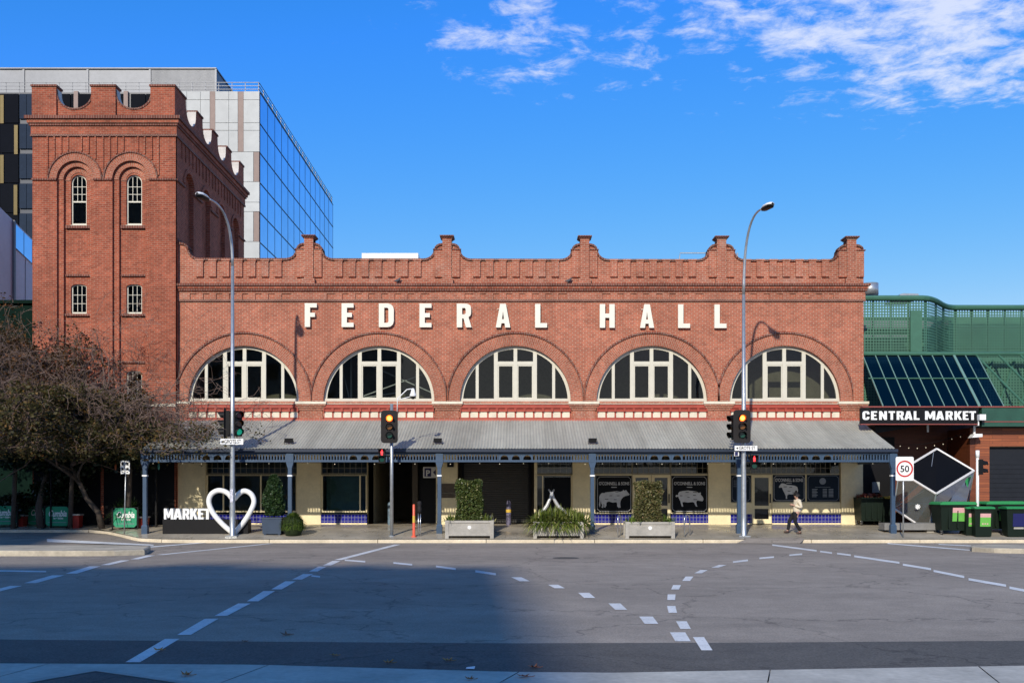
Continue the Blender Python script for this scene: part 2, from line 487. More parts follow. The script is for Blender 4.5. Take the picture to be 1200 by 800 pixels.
    def arc_band(s, xc, zc, r0, r1, y0, y1, a0=0, a1=180, n=48, xclip=None, mi=0):
        """an arch ring standing in the x-z plane, with radial uv"""
        def pt(r, a, y):
            x = r*math.cos(a)
            if xclip is not None: x = max(-xclip, min(xclip, x))
            return (xc + x, y, zc + r*math.sin(a))
        rm = (r0 + r1) / 2
        for i in range(n):
            a = R(a0 + (a1-a0)*i/n); b = R(a0 + (a1-a0)*(i+1)/n)
            va, vb = a*rm, b*rm
            s.face([pt(r0,a,y0), pt(r0,b,y0), pt(r1,b,y0), pt(r1,a,y0)], mi, [(0,va),(0,vb),(r1-r0,vb),(r1-r0,va)])
            s.face([pt(r1,a,y0), pt(r1,b,y0), pt(r1,b,y1), pt(r1,a,y1)], mi, [(0,va),(0,vb),(y1-y0,vb),(y1-y0,va)])
            s.face([pt(r0,b,y0), pt(r0,a,y0), pt(r0,a,y1), pt(r0,b,y1)], mi, [(0,vb),(0,va),(y1-y0,va),(y1-y0,vb)])
        return s
    def mesh(s, name, mats, smooth=False):
        me = bpy.data.meshes.new(name)
        me.from_pydata(s.v, [], s.f)
        if not isinstance(mats, (list, tuple)): mats = [mats]
        for m in mats: me.materials.append(m)
        if any(s.mi): me.polygons.foreach_set('material_index', s.mi)
        if smooth: me.polygons.foreach_set('use_smooth', [True]*len(s.f))
        if any(u for u in s.uv):
            ul = me.uv_layers.new(name='UVMap'); k = 0
            for f, u in zip(s.f, s.uv):
                for j in range(len(f)):
                    if u: ul.data[k].uv = u[j]
                    k += 1
        me.update()
        return me
    def build(s, name, mats, parent=None, smooth=False):
        return link(name, s.mesh(name, mats, smooth), parent)
def link(name, me, parent=None, loc=None):
    o = bpy.data.objects.new(name, me)
    COL.objects.link(o)
    if loc is not None: o.location = loc
    if parent is not None:
        o.parent = parent
        b = ROOTPOS.get(parent.name, Vector((0,0,0)))
        o.matrix_parent_inverse = Matrix.Translation(-b)
    return o
ROOTPOS = {}
def tag(o, label=None, cat=None, group=None, kind=None):
    if label: o['label'] = label
    if cat: o['category'] = cat
    if group: o['group'] = group
    if kind: o['kind'] = kind
    return o
def thing(name, loc, label, cat, group=None):
    o = bpy.data.objects.new(name, None); COL.objects.link(o)
    o.empty_display_size = 0.2
    o.location = loc; ROOTPOS[o.name] = Vector(loc)
    return tag(o, label, cat, group)
def quick(name, V, F, mt, parent=None, smooth=False):
    """numpy vertices (n,3) and equal-sided faces (m,k)"""
    me = bpy.data.meshes.new(name)
    V = np.asarray(V, dtype=np.float32); F = np.asarray(F, dtype=np.int32)
    k = F.shape[1]
    me.vertices.add(len(V)); me.vertices.foreach_set('co', V.ravel())
    me.loops.add(F.size); me.loops.foreach_set('vertex_index', F.ravel())
    me.polygons.add(len(F)); me.polygons.foreach_set('loop_start', np.arange(0, F.size, k, dtype=np.int32))
    me.polygons.foreach_set('loop_total', np.full(len(F), k, dtype=np.int32))
    if smooth: me.polygons.foreach_set('use_smooth', np.ones(len(F), dtype=bool))
    me.materials.append(mt); me.update(calc_edges=True); me.validate()
    return link(name, me, parent)
def leaves(P, size, rng, elong=1.6, droop=0.0, up=0.0):
    """leaf-shaped quads at points P"""
    n = len(P)
    d = rng.normal(size=(n,3)); d[:,2] = d[:,2]*0.7 - droop + up; d /= np.linalg.norm(d, axis=1)[:,None]
    r = rng.normal(size=(n,3)); r -= (r*d).sum(1)[:,None]*d; r /= np.linalg.norm(r, axis=1)[:,None]
    s = size * rng.uniform(0.6, 1.4, n)[:,None]
    nn = np.cross(d, r)
    V = np.empty((n,4,3))
    V[:,0] = P - d*s*elong*0.5
    V[:,1] = P + r*s*0.5 + nn*s*0.12
    V[:,2] = P + d*s*elong*0.5
    V[:,3] = P - r*s*0.5 + nn*s*0.12
    F = np.arange(n*4).reshape(n,4)
    return V.reshape(-1,3), F

# block capitals as outlines on a 1-high grid: (width, loops)
def _r(*p): return list(p)
GLY = {
 'F': (0.52, [[(0,0),(0,1),(.52,1),(.52,.82),(.23,.82),(.23,.6),(.44,.6),(.44,.42),(.23,.42),(.23,0)]]),
 'E': (0.52, [[(0,0),(0,1),(.52,1),(.52,.82),(.23,.82),(.23,.6),(.45,.6),(.45,.42),(.23,.42),(.23,.18),(.52,.18),(.52,0)]]),
 'L': (0.52, [[(0,0),(0,1),(.23,1),(.23,.19),(.52,.19),(.52,0)]]),
 'H': (0.64, [[(0,0),(0,1),(.23,1),(.23,.6),(.41,.6),(.41,1),(.64,1),(.64,0),(.41,0),(.41,.42),(.23,.42),(.23,0)]]),
 'D': (0.64, [[(0,0),(0,1),(.38,1),(.5,.97),(.6,.88),(.64,.75),(.64,.25),(.6,.12),(.5,.03),(.38,0)],
              [(.23,.18),(.36,.18),(.41,.23),(.41,.77),(.36,.82),(.23,.82)]]),
 'R': (0.62, [[(0,0),(0,1),(.40,1),(.52,.97),(.59,.9),(.61,.8),(.61,.6),(.58,.5),(.5,.43),(.63,0),(.39,0),(.29,.38),(.23,.38),(.23,0)],
              [(.23,.55),(.34,.55),(.38,.6),(.38,.77),(.34,.82),(.23,.82)]]),
 'A': (0.66, [[(0,0),(.2,1),(.46,1),(.66,0),(.43,0),(.40,.18),(.26,.18),(.23,0)],
              [(.285,.35),(.375,.35),(.33,.68)]]),
 'C': (0.60, [[(.6,.36),(.6,.2),(.54,.06),(.42,0),(.2,0),(.07,.06),(0,.2),(0,.8),(.07,.94),(.2,1),(.42,1),(.54,.94),(.6,.8),(.6,.64),(.38,.64),(.38,.76),(.34,.81),(.27,.81),(.23,.76),(.23,.24),(.27,.19),(.34,.19),(.38,.24),(.38,.36)]]),
 'N': (0.66, [[(0,0),(0,1),(.22,1),(.44,.5),(.44,1),(.66,1),(.66,0),(.44,0),(.22,.5),(.22,0)]]),
 'T': (0.60, [[(.185,0),(.185,.81),(0,.81),(0,1),(.6,1),(.6,.81),(.415,.81),(.415,0)]]),
 'M': (0.84, [[(0,0),(0,1),(.24,1),(.42,.5),(.6,1),(.84,1),(.84,0),(.62,0),(.62,.52),(.49,.14),(.35,.14),(.22,.52),(.22,0)]]),
 'K': (0.66, [[(0,0),(0,1),(.23,1),(.23,.62),(.40,1),(.65,1),(.43,.55),(.67,0),(.42,0),(.29,.36),(.23,.25),(.23,0)]]),
}
def glyph(ch, x0, x1, z0, z1, y0, y1):
    w, loops = GLY[ch]
    mb = MB()
    mb.poly([[(x0 + a/w*(x1-x0), z0 + b*(z1-z0)) for a, b in lp] for lp in loops], y0, y1)
    return mb
def text_mesh(txt, size, bold=0.0, shear=0.0, depth=0.0, spacing=1.0):
    """built-in sans lettering as a mesh in x-y, centred on x, from the baseline"""
    cu_ = bpy.data.curves.new('lettering', 'FONT')
    cu_.body = txt; cu_.size = size; cu_.offset = bold; cu_.shear = shear; cu_.extrude = depth
    cu_.align_x = 'CENTER'; cu_.space_character = spacing; cu_.resolution_u = 3
    o = bpy.data.objects.new('lettering', cu_); COL.objects.link(o)
    dg = bpy.context.evaluated_depsgraph_get()
    me = bpy.data.meshes.new_from_object(o.evaluated_get(dg))
    bpy.data.objects.remove(o); bpy.data.curves.remove(cu_)
    return me
TEXTS = {}
def put_text(name, txt, size, x, y, z, mt, parent, bold=0.0, shear=0.0, width=None, depth=0.002, rz=0.0, spacing=1.0):
    key = (txt, size, bold, shear, depth, spacing, mt.name)
    if key not in TEXTS:
        me = text_mesh(txt, size, bold, shear, depth, spacing); me.materials.clear(); me.materials.append(mt); TEXTS[key] = me
    me = TEXTS[key]
    o = link(name, me, parent, (x, y, z))
    sx = 1.0
    if width:
        xs = [v.co.x for v in me.vertices]; sx = width / (max(xs) - min(xs))
    o.rotation_euler = (R(90), 0, rz); o.scale = (sx, 1, 1)
    return o
# ------------------------------------------------------------------ ground, road, kerbs, footpaths
tag(MB().face([(-3000,-3000,-0.75),(3000,-3000,-0.75),(3000,3000,-0.75),(-3000,3000,-0.75)]).build('ground', mat_ground), kind='structure')

KP = [(-400,41.2),(-17.6,41.2),(-16.0,39.6),(-14.7,38.25),(-13.4,38.0),(400,38.0)]
def kerb_y(x): return lerp_pts(KP, x)
def foot_z(x, y):
    yk = kerb_y(x)
    zk = -0.393 + (yk - 38.0) / 3.2 * 0.245
    t = max(0.0, min(1.0, (y - yk) / (43.4 - yk)))
    return zk * (1 - t) ** 2.0
def road_z(x, y):
    return ROADZ + 0.262 * sm((-x - 13.0) / 5.0) * sm((y - 36.0) / 4.2)

# road surface
xs = [-160,-120,-90,-60,-40,-30] + [-26 + i for i in range(0, 20)] + [-6, 0, 6, 12, 20, 30, 45, 60, 90, 120, 160]
ys = [9.0, 14, 20, 26, 31, 34, 35.5] + [36 + 0.5*i for i in range(0, 13)] + [43.2]
V = [(x, y, road_z(x, y)) for y in ys for x in xs]
nx = len(xs)
F = [(j*nx+i, j*nx+i+1, (j+1)*nx+i+1, (j+1)*nx+i) for j in range(len(ys)-1) for i in range(nx-1)]
road = quick('road', V, F, mat_asphalt); tag(road, kind='structure')

# newer dark strip of asphalt along the near gutter
st = MB()
pts_far = [(-300, 747), (0, 749), (300, 751.5), (600, 753.5), (900, 752.5), (1200, 750.5), (1500, 748)]
for (a, ya), (b, yb) in zip(pts_far, pts_far[1:]):
    p, q = GD(a, ya), GD(b, yb)
    st.face([(p[0], 10.0, ROADZ+0.004), (q[0], 10.0, ROADZ+0.004), (q[0], q[1], ROADZ+0.004), (p[0], p[1], ROADZ+0.004)])
strip = st.build('asphalt_strip', mat_asphalt_new, road)

# painted markings: each dash lies on the road as its own piece
def mark(corners, name='lane_dash'):
    mb = MB()
    w = [GD(px, py) for px, py in corners]
    mb.face([(x, y, road_z(x, y) + 0.008) for x, y in w])
    return mb.build(name, mat_paint, road)
def dash_h(x0, y0, x1, y1, hw, hw1=None):
    """dash whose ends are cut along the street"""
    hw1 = hw1 or hw
    mark([(x0-hw, y0), (x0+hw, y0), (x1+hw1, y1), (x1-hw1, y1)])
def dash_v(x0, y0, x1, y1, t):
    mark([(x0, y0+t), (x1, y1+t), (x1, y1-t), (x0, y0-t)])
for a in ((-8,693,19,686.4,7),(35,683.2,68,674,7),(83.5,672,111.5,663.4,6.5),(123,662,147,656.4,5.2),(157.5,655.2,177,650.6,4.8),
          (155.5,776,202,748.6,8.5),(215.5,744,248,725,8),(259,721.5,286.5,707,7.3),(296,704.5,315.5,692.5,6.8),(324,690.5,340.5,681,6.2),
          (348,679,361,672.5,5.8),(367,669.5,378,663.7,5),(383,662.5,394.5,657,4.8)):
    dash_h(*a)
dash_h(187,650,318,636.6,4.6,4.0)
dash_h(166,641.5,247,635.0,9,5)
dash_h(396,656,466,637.8,4.6,4)
for a in ((404,656.2,428,658.0,0.9),(461,659.4,483,661.6,1.0),(511,663.6,534,666.6,1.1),(557,669.2,581,672.8,1.3)):
    dash_v(*a)
for x0, y0, x1, y1, w in ((605,676.2,615,681,6),(648,685,656,689.2,6),(684,694.5,691,700.5,6.5),(720,707,728,714.5,7),(757,722.5,763.5,731,8),
                          (794,741,800.5,751.5,9),(818.5,746.5,828.5,762,6.5)):
    dash_h(x0, y0, x1, y1, w)
for a in ((925,650.4,940,649.2,0.9),(890,654.0,907,652.6,0.95),(859,658.4,876.5,656.4,1.0)):
    dash_v(*a)
for x0, y0, x1, y1, w in ((837.5,665,847,661.8,4.4),(818,671.6,825,667.8,4.4),(804,680.6,808,675.4,4.6),(791,690.6,793.5,685.4,4.6),
                          (786.5,703,787,696.4,4.6),(788.5,718,786.5,710,4.9),(803.5,737,798.5,728,6.2)):
    dash_h(x0, y0, x1, y1, w)
dash_v(905,638.4,957,645.2,0.9)
for a in ((961,646.0,975,647.8,0.9),(981,648.4,997,650.4,1.0),(1001,651.6,1054,659.4,1.1),(1058,661.4,1091,666.8,1.2),(1094,668.8,1130,676.0,1.3),
          (1135,678.6,1179,686.2,1.4),(1183,688.6,1222,696,1.5)):
    dash_v(*a)
dash_v(1040,636.6,1150,645.6,0.6)
dash_v(1100,637.6,1165,640.8,0.5)
dash_v(-40,668.2,54,669.6,0.8)
dash_v(55,636.2,180,638.6,0.7)
dash_v(730/2,674.6,375,675.8,0.9)
# two round service covers and a patch
for px, py, r in ((663, 653.5, 0.40),):
    x, y = GD(px, py)
    mb = MB(); mb.face([(x + r*math.cos(t*math.pi/12), y + r*math.sin(t*math.pi/12), ROADZ+0.006) for t in range(24)])
    mb.build('service_cover', mat_asphalt_new, road)

# far footpath
mat_pave_obj = mat_pave
xs = [-160,-110,-70,-45,-30,-24,-20,-18.6,-17.6,-17,-16.5,-16,-15.4,-14.7,-14,-13.4,-12,-8,-4,0,4,8,12,16,20,26,34,50,80,160]
V, F = [], []
ts = [0, 0.06, 0.14, 0.24, 0.36, 0.5, 0.66, 0.84, 1.0]
for x in xs:
    yk = kerb_y(x) + 0.15
    for t in ts:
        y = yk + (43.4 - yk)*t
        V.append((x, y, foot_z(x, y)))
    V.append((x, 62.0, 0.0))
m = len(ts) + 1
F = [(i*m+j, (i+1)*m+j, (i+1)*m+j+1, i*m+j+1) for i in range(len(xs)-1) for j in range(m-1)]
footpath = quick('footpath', V, F, mat_pave); tag(footpath, kind='structure')
# kerb stones
kerb = bpy.data.objects.new('kerb', None); COL.objects.link(kerb); tag(kerb, kind='structure')
def kerb_piece(xa, xb, cut=0.0):
    mb = MB(); n = max(1, int((xb-xa)/1.0)) if xa < -12 else 1
    for i in range(n):
        a = xa + (xb-xa)*i/n; b = xa + (xb-xa)*(i+1)/n
        a2 = a + (0.012 if i == 0 else 0); b2 = b - (0.012 if i == n-1 else 0)
        ya, yb = kerb_y(a2), kerb_y(b2)
        za, zb = foot_z(a2, ya) - cut, foot_z(b2, yb) - cut
        ga, gb = road_z(a2, ya) - 0.1, road_z(b2, yb) - 0.1
        k = len(mb.v)
        mb.v += [(a2,ya,ga),(b2,yb,gb),(b2,yb,zb-0.02),(a2,ya,za-0.02),(a2,ya+0.025,za),(b2,yb+0.025,zb),(b2,yb+0.20,zb+0.003),(a2,ya+0.20,za+0.003),
                 (a2,ya+0.20,ga),(b2,yb+0.20,gb)]
        for q in ((0,1,2,3),(3,2,5,4),(4,5,6,7),(7,6,9,8),(0,3,4,7,8),(1,9,6,5,2)):
            mb.f.append(tuple(k+z for z in q)); mb.mi.append(0); mb.uv.append(None)
    return mb.build('kerb_stone', mat_kerb, kerb)
xx = -60.0
while xx < 50:
    kerb_piece(xx, xx + 4.2)
    xx += 4.2
# dark kerb ramp plate in front of the walker
mb = MB()
for (px, py) in ((862, 632.6),(945, 632.6),(938, 635.2),(872, 635.2)):
    pass
rx0, rx1 = PX(860, 37.8), PX(944, 37.8)
mb.face([(rx0, 37.50, ROADZ+0.012), (rx1-0.3, 37.50, ROADZ+0.012), (rx1, 38.0, -0.375), (rx0+0.5, 38.0, -0.375)])
mb.face([(rx0+0.5, 38.0, -0.375), (rx1, 38.0, -0.375), (rx1, 38.35, foot_z(0, 38.35)+0.006), (rx0+0.5, 38.35, foot_z(0, 38.35)+0.006)])
mb.build('kerb_ramp', mat_asphalt, kerb)

# traffic islands
def island(name, outline, ztop, label=None):
    lp = [(x, y) for x, y in outline]
    mb = MB(); n = len(lp)
    cx = sum(p[0] for p in lp)/n; cy = sum(p[1] for p in lp)/n
    def inset(p, d):
        v = Vector((cx-p[0], cy-p[1])); L = v.length
        return (p[0]+v.x/L*d, p[1]+v.y/L*d)
    top = [inset(p, 0.05) for p in lp]
    for i in range(n):
        j = (i+1) % n
        mb.face([(*lp[i], ROADZ-0.05), (*lp[j], ROADZ-0.05), (*lp[j], ztop-0.03), (*lp[i], ztop-0.03)])
        mb.face([(*lp[i], ztop-0.03), (*lp[j], ztop-0.03), (*top[j], ztop), (*top[i], ztop)])
    mb.face([(*p, ztop) for p in top])
    o = mb.build(name, mat_island); tag(o, kind='structure'); return o
island('traffic_island', [(-70,30.6),(-13.4,30.6),(-12.6,30.7),(-11.85,31.2),(-12.4,33.2),(-13.6,33.6),(-70,33.6)], ROADZ+0.17)
island('traffic_island', [(70,31.7),(16.6,31.7),(15.6,32.1),(15.2,32.8),(15.5,33.6),(16.4,34.2),(70,34.2)], ROADZ+0.16)

# near footpath with its kerb slabs
NK = [(-300, 775), (0, 776.3), (300, 777.8), (450, 782), (600, 786.2), (720, 787.2), (900, 784), (1200, 779), (1500, 775)]
NZ = -0.44
def near_y(px):
    return GD(px, lerp_pts(NK, px), NZ)[1]
tag(MB().face([(-160,-60,NZ-0.012),(160,-60,NZ-0.012),(160,10.35,NZ-0.012),(-160,10.35,NZ-0.012)]).build('near_footpath', mat_slab), kind='structure')
nk = bpy.data.objects.new('near_kerb', None); COL.objects.link(nk); tag(nk, kind='structure')
J = [-520, -230, 59, 315, 608, 902, 1146, 1440, 1730]
for a, b in zip(J, J[1:]):
    mb = MB(); k = 8
    for i in range(k):
        pa, pb = a + (b-a)*i/k, a + (b-a)*(i+1)/k
        ya, yb = near_y(pa), near_y(pb)
        xa, xb = PX(pa, ya) + (0.008 if i == 0 else 0), PX(pb, yb) - (0.008 if i == k-1 else 0)
        skew = 0.32
        mb.face([(xa, ya, NZ-0.015), (xb, yb, NZ-0.015), (xb, yb, ROADZ-0.1), (xa, ya, ROADZ-0.1)])
        mb.face([(xa, ya-0.02, NZ), (xb, yb-0.02, NZ), (xb, yb, NZ-0.015), (xa, ya, NZ-0.015)])
        mb.face([(xa-skew, 9.9, NZ), (xb-skew, 9.9, NZ), (xb, yb-0.02, NZ), (xa, ya-0.02, NZ)])
        if i == 0: mb.face([(xa-skew, 9.9, NZ), (xa, ya, NZ-0.015), (xa, ya, NZ-0.3), (xa-skew, 9.9, NZ-0.3)])
        if i == k-1: mb.face([(xb-skew, 9.9, NZ), (xb, yb, NZ-0.015), (xb, yb, NZ-0.3), (xb-skew, 9.9, NZ-0.3)])
    mb.build('kerb_slab', mat_slab, nk)
# dark tactile inset with a pale border at the corner of the near footpath
mb = MB(); pts = [(26, 802), (112, 786.8), (216, 802)]
w = [GD(px, py, NZ) for px, py in pts]
mb.face([(x, y, NZ+0.006) for x, y in w]); mb.build('tactile_inset', mat_asphalt_new, nk)
mb = MB()
o_ = [GD(*p, NZ) for p in ((8, 802), (110, 784.2), (240, 802))]
for i in range(2):
    mb.face([(*w[i], NZ+0.012), (*w[i+1], NZ+0.012), (*o_[i+1], NZ+0.012), (*o_[i], NZ+0.012)])
mb.build('inset_border', mat_conc, nk)
# ------------------------------------------------------------------ the brick hall
YW = 43.5
def hx(px): return PX(px, YW)
def hz(py): return PZ(py, YW)
hall = thing('market_hall', (0, YW, 0), 'long red brick market hall with five arched windows and FEDERAL HALL lettering', 'building')
HL, HR = hx(206), hx(1012)
ARC = [285.5, 444, 604, 764, 920]
RW = 65.0/26.437                  # window radius
ZSP = hz(470)                     # springing line
def semicircle(xc, zc, r, n=40):
    return [(xc + r*math.cos(math.pi*i/n), zc + r*math.sin(math.pi*i/n)) for i in range(n+1)]
ZC0 = hz(333)                     # top of cornice
outer = [(HL, 3.0), (HR, 3.0), (HR, ZC0), (HL, ZC0)]
holes = [semicircle(hx(c), ZSP, RW) for c in ARC]
mb = MB(); mb.poly([outer] + holes, YW, YW + 0.38, closed_back=True)
mb.build('wall', mat_brick, hall)
# body behind the front: side and back walls, inner floor, roof
mb = MB()
mb.box(HR-0.38, HR-0.001, YW+0.385, YW+26, 0, 11.2); mb.box(HL, HL+0.38, YW+0.385, YW+26, 0, 11.2)
mb.box(HL+0.381, HR-0.381, YW+25.6, YW+26, 0, 11.2)
mb.build('side_wall', mat_brick, hall)
MB().box(HL-0.0, HR-0.002, YW+0.40, YW+26.2, 11.21, 11.4).build('roof', mat_conc, hall)
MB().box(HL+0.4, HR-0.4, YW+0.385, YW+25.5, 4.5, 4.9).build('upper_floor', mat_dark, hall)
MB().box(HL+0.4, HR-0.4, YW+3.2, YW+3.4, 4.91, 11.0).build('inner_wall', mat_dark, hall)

# arch rings, hood mouldings, window frames
for wi, c in enumerate(ARC):
    xc = hx(c)
    xl = (ARC[1]-ARC[0])/2/26.437 - 0.004
    MB().arc_band(xc, ZSP, RW, RW+0.53, YW-0.035, YW+0.1, xclip=xl).build('arch', mat_brick_arch, hall)
    MB().arc_band(xc, ZSP, RW+0.531, RW+0.61, YW-0.10, YW+0.1, xclip=xl, n=56).build('hood_mould', mat_brick_dark, hall)
    win = MB()
    yf = YW + 0.16
    win.arc_band(xc, ZSP, RW-0.13, RW-0.002, yf, yf+0.12, n=48)
    win.box(xc-RW+0.01, xc+RW-0.01, yf-0.05, yf+0.16, ZSP-0.10, ZSP+0.13)
    wo_ = win.build('window_frame', mat_white, hall)
    bars = MB()
    def bar(dx, w, dy=0.0, ztop=None):
        zt = ZSP + math.sqrt(max(0.01, (RW-0.06)**2 - dx*dx)) if ztop is None else ztop
        bars.box(xc+dx-w/2, xc+dx+w/2, yf-0.02-dy, yf+0.10, ZSP+0.131, zt)
    ztr = hz(425)
    for dx, w in ((-1.70, 0.13), (-0.87, 0.17), (0.0, 0.16), (0.87, 0.17), (1.70, 0.13)):
        bar(dx, w)
    bars.box(xc-0.785, xc-0.081, yf-0.014, yf+0.10, ztr-0.08, ztr+0.08)
    bars.box(xc+0.081, xc+0.785, yf-0.014, yf+0.10, ztr-0.08, ztr+0.08)
    # casement sashes in the two middle lights
    for sx in (-1, 1):
        a, b = (xc-0.784, xc-0.082) if sx < 0 else (xc+0.082, xc+0.784)
        for (x0, x1, z0, z1) in ((a, a+0.05, ZSP+0.132, ztr-0.081), (b-0.05, b, ZSP+0.132, ztr-0.081), (a+0.051, b-0.051, ztr-0.13, ztr-0.081), (a+0.051, b-0.051, ZSP+0.132, ZSP+0.18)):
            bars.box(x0, x1, yf+0.0, yf+0.08, z0, z1)
    bars.build('mullion', mat_white, wo_)
    # glass, one sheet for each light
    cuts = [-RW+0.05, -1.70, -0.87, 0.0, 0.87, 1.70, RW-0.05]
    for k in range(6):
        a, b = cuts[k]+0.04, cuts[k+1]-0.04
        def ctop(x): return ZSP + math.sqrt(max(0.0, (RW-0.08)**2 - x*x))
        if k in (2, 3):
            MB().face([(xc+a,yf+0.05,ZSP+0.05),(xc+b,yf+0.05,ZSP+0.05),(xc+b,yf+0.05,ztr),(xc+a,yf+0.05,ztr)]).build('pane', mat_glass_dark, wo_)
            z0 = ztr + 0.002
        else:
            z0 = ZSP + 0.05
        n = 8
        top = [(xc + a + (b-a)*i/n, ctop(a + (b-a)*i/n)) for i in range(n+1)]
        top = [(x, max(z, z0+0.02)) for x, z in top]
        MB().face([(xc+a,yf+0.05,z0),(xc+b,yf+0.05,z0)] + [(x,yf+0.05,z) for x, z in reversed(top)]).build('pane', mat_glass_dark, wo_)
    # sill
    MB().box(xc-RW-0.04, xc+RW+0.04, YW-0.09, YW+0.11, hz(473.4), ZSP-0.101).build('sill', mat_cream_trim, hall)
# steel bracing and a blind seen through two of the windows
mb = MB()
x2 = hx(444)
for p, q in (((-1.9,5.4),(2.1,6.9)),((2.1,5.9),(-0.8,7.2)),((-1.6,5.4),(-2.2,8.0)),((-2.0,5.5),(0.6,5.9))):
    mb.tube([(x2+p[0]*1.02, YW+2.2, p[1]+0.15), (x2+q[0]*1.02, YW+2.2, q[1]+0.15)], 0.035, 6)
mb.tube([(x2-1.55, YW+1.9, 4.9), (x2-1.55, YW+1.9, 9)], 0.05, 6)
mb.build('steel_brace', mat_galv, hall)
mat_blind = mat('tan_blind', (0.13, 0.115, 0.08), 0.8, var=0.25, scale=1.2)
MB().box(hx(920)-RW, hx(920)+RW, YW+1.6, YW+1.65, 4.95, 9.5).build('blind', mat_blind, hall)

# piers' corbelled capitals with a pale ledge
for c in (212.5, 365, 524.5, 684, 842, 999):
    xc = hx(c); w = 0.50
    if c == 212.5: w = 0.26
    mb = MB()
    for (py0, py1, ex, pr) in ((492, 488, 0.02, 0.08), (488, 480.5, 0.0, 0.04), (480.5, 478, 0.05, 0.09), (478, 475.8, 0.10, 0.14), (475.8, 473.6, 0.16, 0.19)):
        mb.box(xc-w-ex, min(xc+w+ex, HR+0.14), YW-pr, YW+0.01, hz(py0)+0.001, hz(py1))
    mb.build('capital', mat_brick_par, hall)
    mb = MB().box(xc-w-0.18, min(xc+w+0.18, HR+0.17), YW-0.22, YW+0.01, hz(473.6)+0.001, hz(470.6))
    mb.build('ledge', mat_cream_trim, hall)
# red and cream strip below each window
me_panel = MB().box(0, 0.355, -0.012, 0.01, 0, 0.27).mesh('panel', mat_cream_trim)
for i, c in enumerate(ARC):
    x0, x1 = hx(c) - 2.44, hx(c) + 2.44
    mb = MB()
    mb.box(x0, x1, YW-0.13, YW+0.0, hz(478.2), hz(474.4))
    mb.box(x0, x1, YW-0.06, YW+0.0, hz(482.2), hz(478.2)-0.001)
    mb.box(x0, x1, YW-0.05, YW+0.0, hz(491), hz(489.3))
    n = 12; pitch = (x1-x0)/n
    for k in range(n+1):
        xk = x0 + k*pitch
        mb.box(max(x0, xk-0.035), min(x1, xk+0.035), YW-0.028, YW+0.0, hz(489.3)+0.001, hz(482.2)-0.001)
        mb.box(max(x0, xk-0.05), min(x1, xk+0.05), YW-0.12, YW-0.061, hz(482.4), hz(478.4))
    mb.build('red_trim', mat_red, hall)
    for k in range(n):
        link('panel', me_panel, hall, (x0 + k*pitch + (pitch-0.355)/2, YW-0.003, hz(489.1)))
MB().box(HL+0.05, HR-0.02, YW-0.16, YW+0.0, 4.50, hz(491.2)).build('roof_flashing', mat_pink, hall)

# string course, frieze, cornice
def across(name, py0, py1, pr, mt, ex=0.0):
    return MB().box(HL, HR+pr+ex, YW-pr, YW+0.002, hz(py0), hz(py1)).build(name, mt, hall)
across('string_course', 353.4, 351.2, 0.07, mat_brick_dark)
across('cornice', 344, 341.4, 0.05, mat_brick_par)
across('cornice', 341.3, 338.6, 0.13, mat_brick_dark)
across('cornice', 338.5, 336.0, 0.17, mat_brick_par)
across('cornice', 335.9, 333.2, 0.24, mat_brick_dark)
PIER = [362.5, 524, 685, 845, 997]
def strip_positions():
    out = []
    edges = [206] + PIER
    for i in range(5):
        a = PIER[i-1] if i else 198
        b = PIER[i]
        mid = (a + b)/2
        for k in range(-3, 4):
            p = mid + k*15.3
            if p > 222 : out.append(p)
    return out
mbf = MB(); mbp = MB()
for p in strip_positions():
    x = hx(p)
    MBs = MB().box(x-0.16, x+0.16, YW-0.085, YW+0.002, hz(324.6), hz(306.2))
    MBs.box(x-0.19, x+0.19, YW-0.11, YW+0.002, hz(306.1), hz(304.2))
    MBs.build('parapet_strip', mat_brick_par, hall)
    MB().box(x-0.15, x+0.15, YW-0.05, YW+0.002, hz(351.1), hz(344.1)).build('frieze_strip', mat_brick_par, hall)
for p in [215] + PIER:
    x = hx(p); w = 0.78 if p > 215 else 0.3
    MB().box(x-w, min(x+w, HR+0.06), YW-0.06, YW+0.002, hz(351.1), hz(344.1)).build('frieze_strip', mat_brick_par, hall)
# parapet outline with piers and curved shoulders
def pier_outline(c, side=None):
    L = []
    for i in range(7):
        a = math.pi/2*i/6
        L.append((-28 + 12*math.sin(a), 302.5 - 9.5*(1-math.cos(a))))
    L += [(-16, 291.8), (-15, 291.6)]
    for i in range(1, 8):
        b = math.pi/2*i/7
        L.append((-6 - 9*math.cos(b), 291.5 - 7.0*math.sin(b)))
    L += [(-5.2, 284.2), (-5.2, 280)]
    Rr = [(-x, y) for x, y in reversed(L)]
    if side == 'L':
        return [(c + x, y) for x, y in L]
    if side == 'R':
        return [(c + x, y) for x, y in Rr]
    return [(c + x, y) for x, y in L + Rr]
line = [(206, 279.5), (209, 279.5), (211, 284)] + [(c_, y_) for c_, y_ in pier_outline(206, 'R') if c_ > 212]
for p in PIER[:-1]:
    line += pier_outline(p)
last = pier_outline(PIER[-1])
line += [(min(x, 1011.5), y) for x, y in last if x < 1012 or y < 293]
line = [q for i, q in enumerate(line) if i == 0 or q != line[i-1]]
top = [(hx(x), hz(y + 2.0*(x-206)/806)) for x, y in line]
clean = [top[0]]
for q in top[1:]:
    if math.hypot(q[0]-clean[-1][0], q[1]-clean[-1][1]) > 0.005: clean.append(q)
top = clean
outer = [(HL, ZC0+0.001)] + top + [(HR, top[-1][1]), (HR, ZC0+0.001)]
outer = [q for i, q in enumerate(outer) if i == 0 or math.hypot(q[0]-outer[i-1][0], q[1]-outer[i-1][1]) > 0.005]
MB().poly([outer], YW, YW+0.36).build('parapet', mat_brick_par, hall)
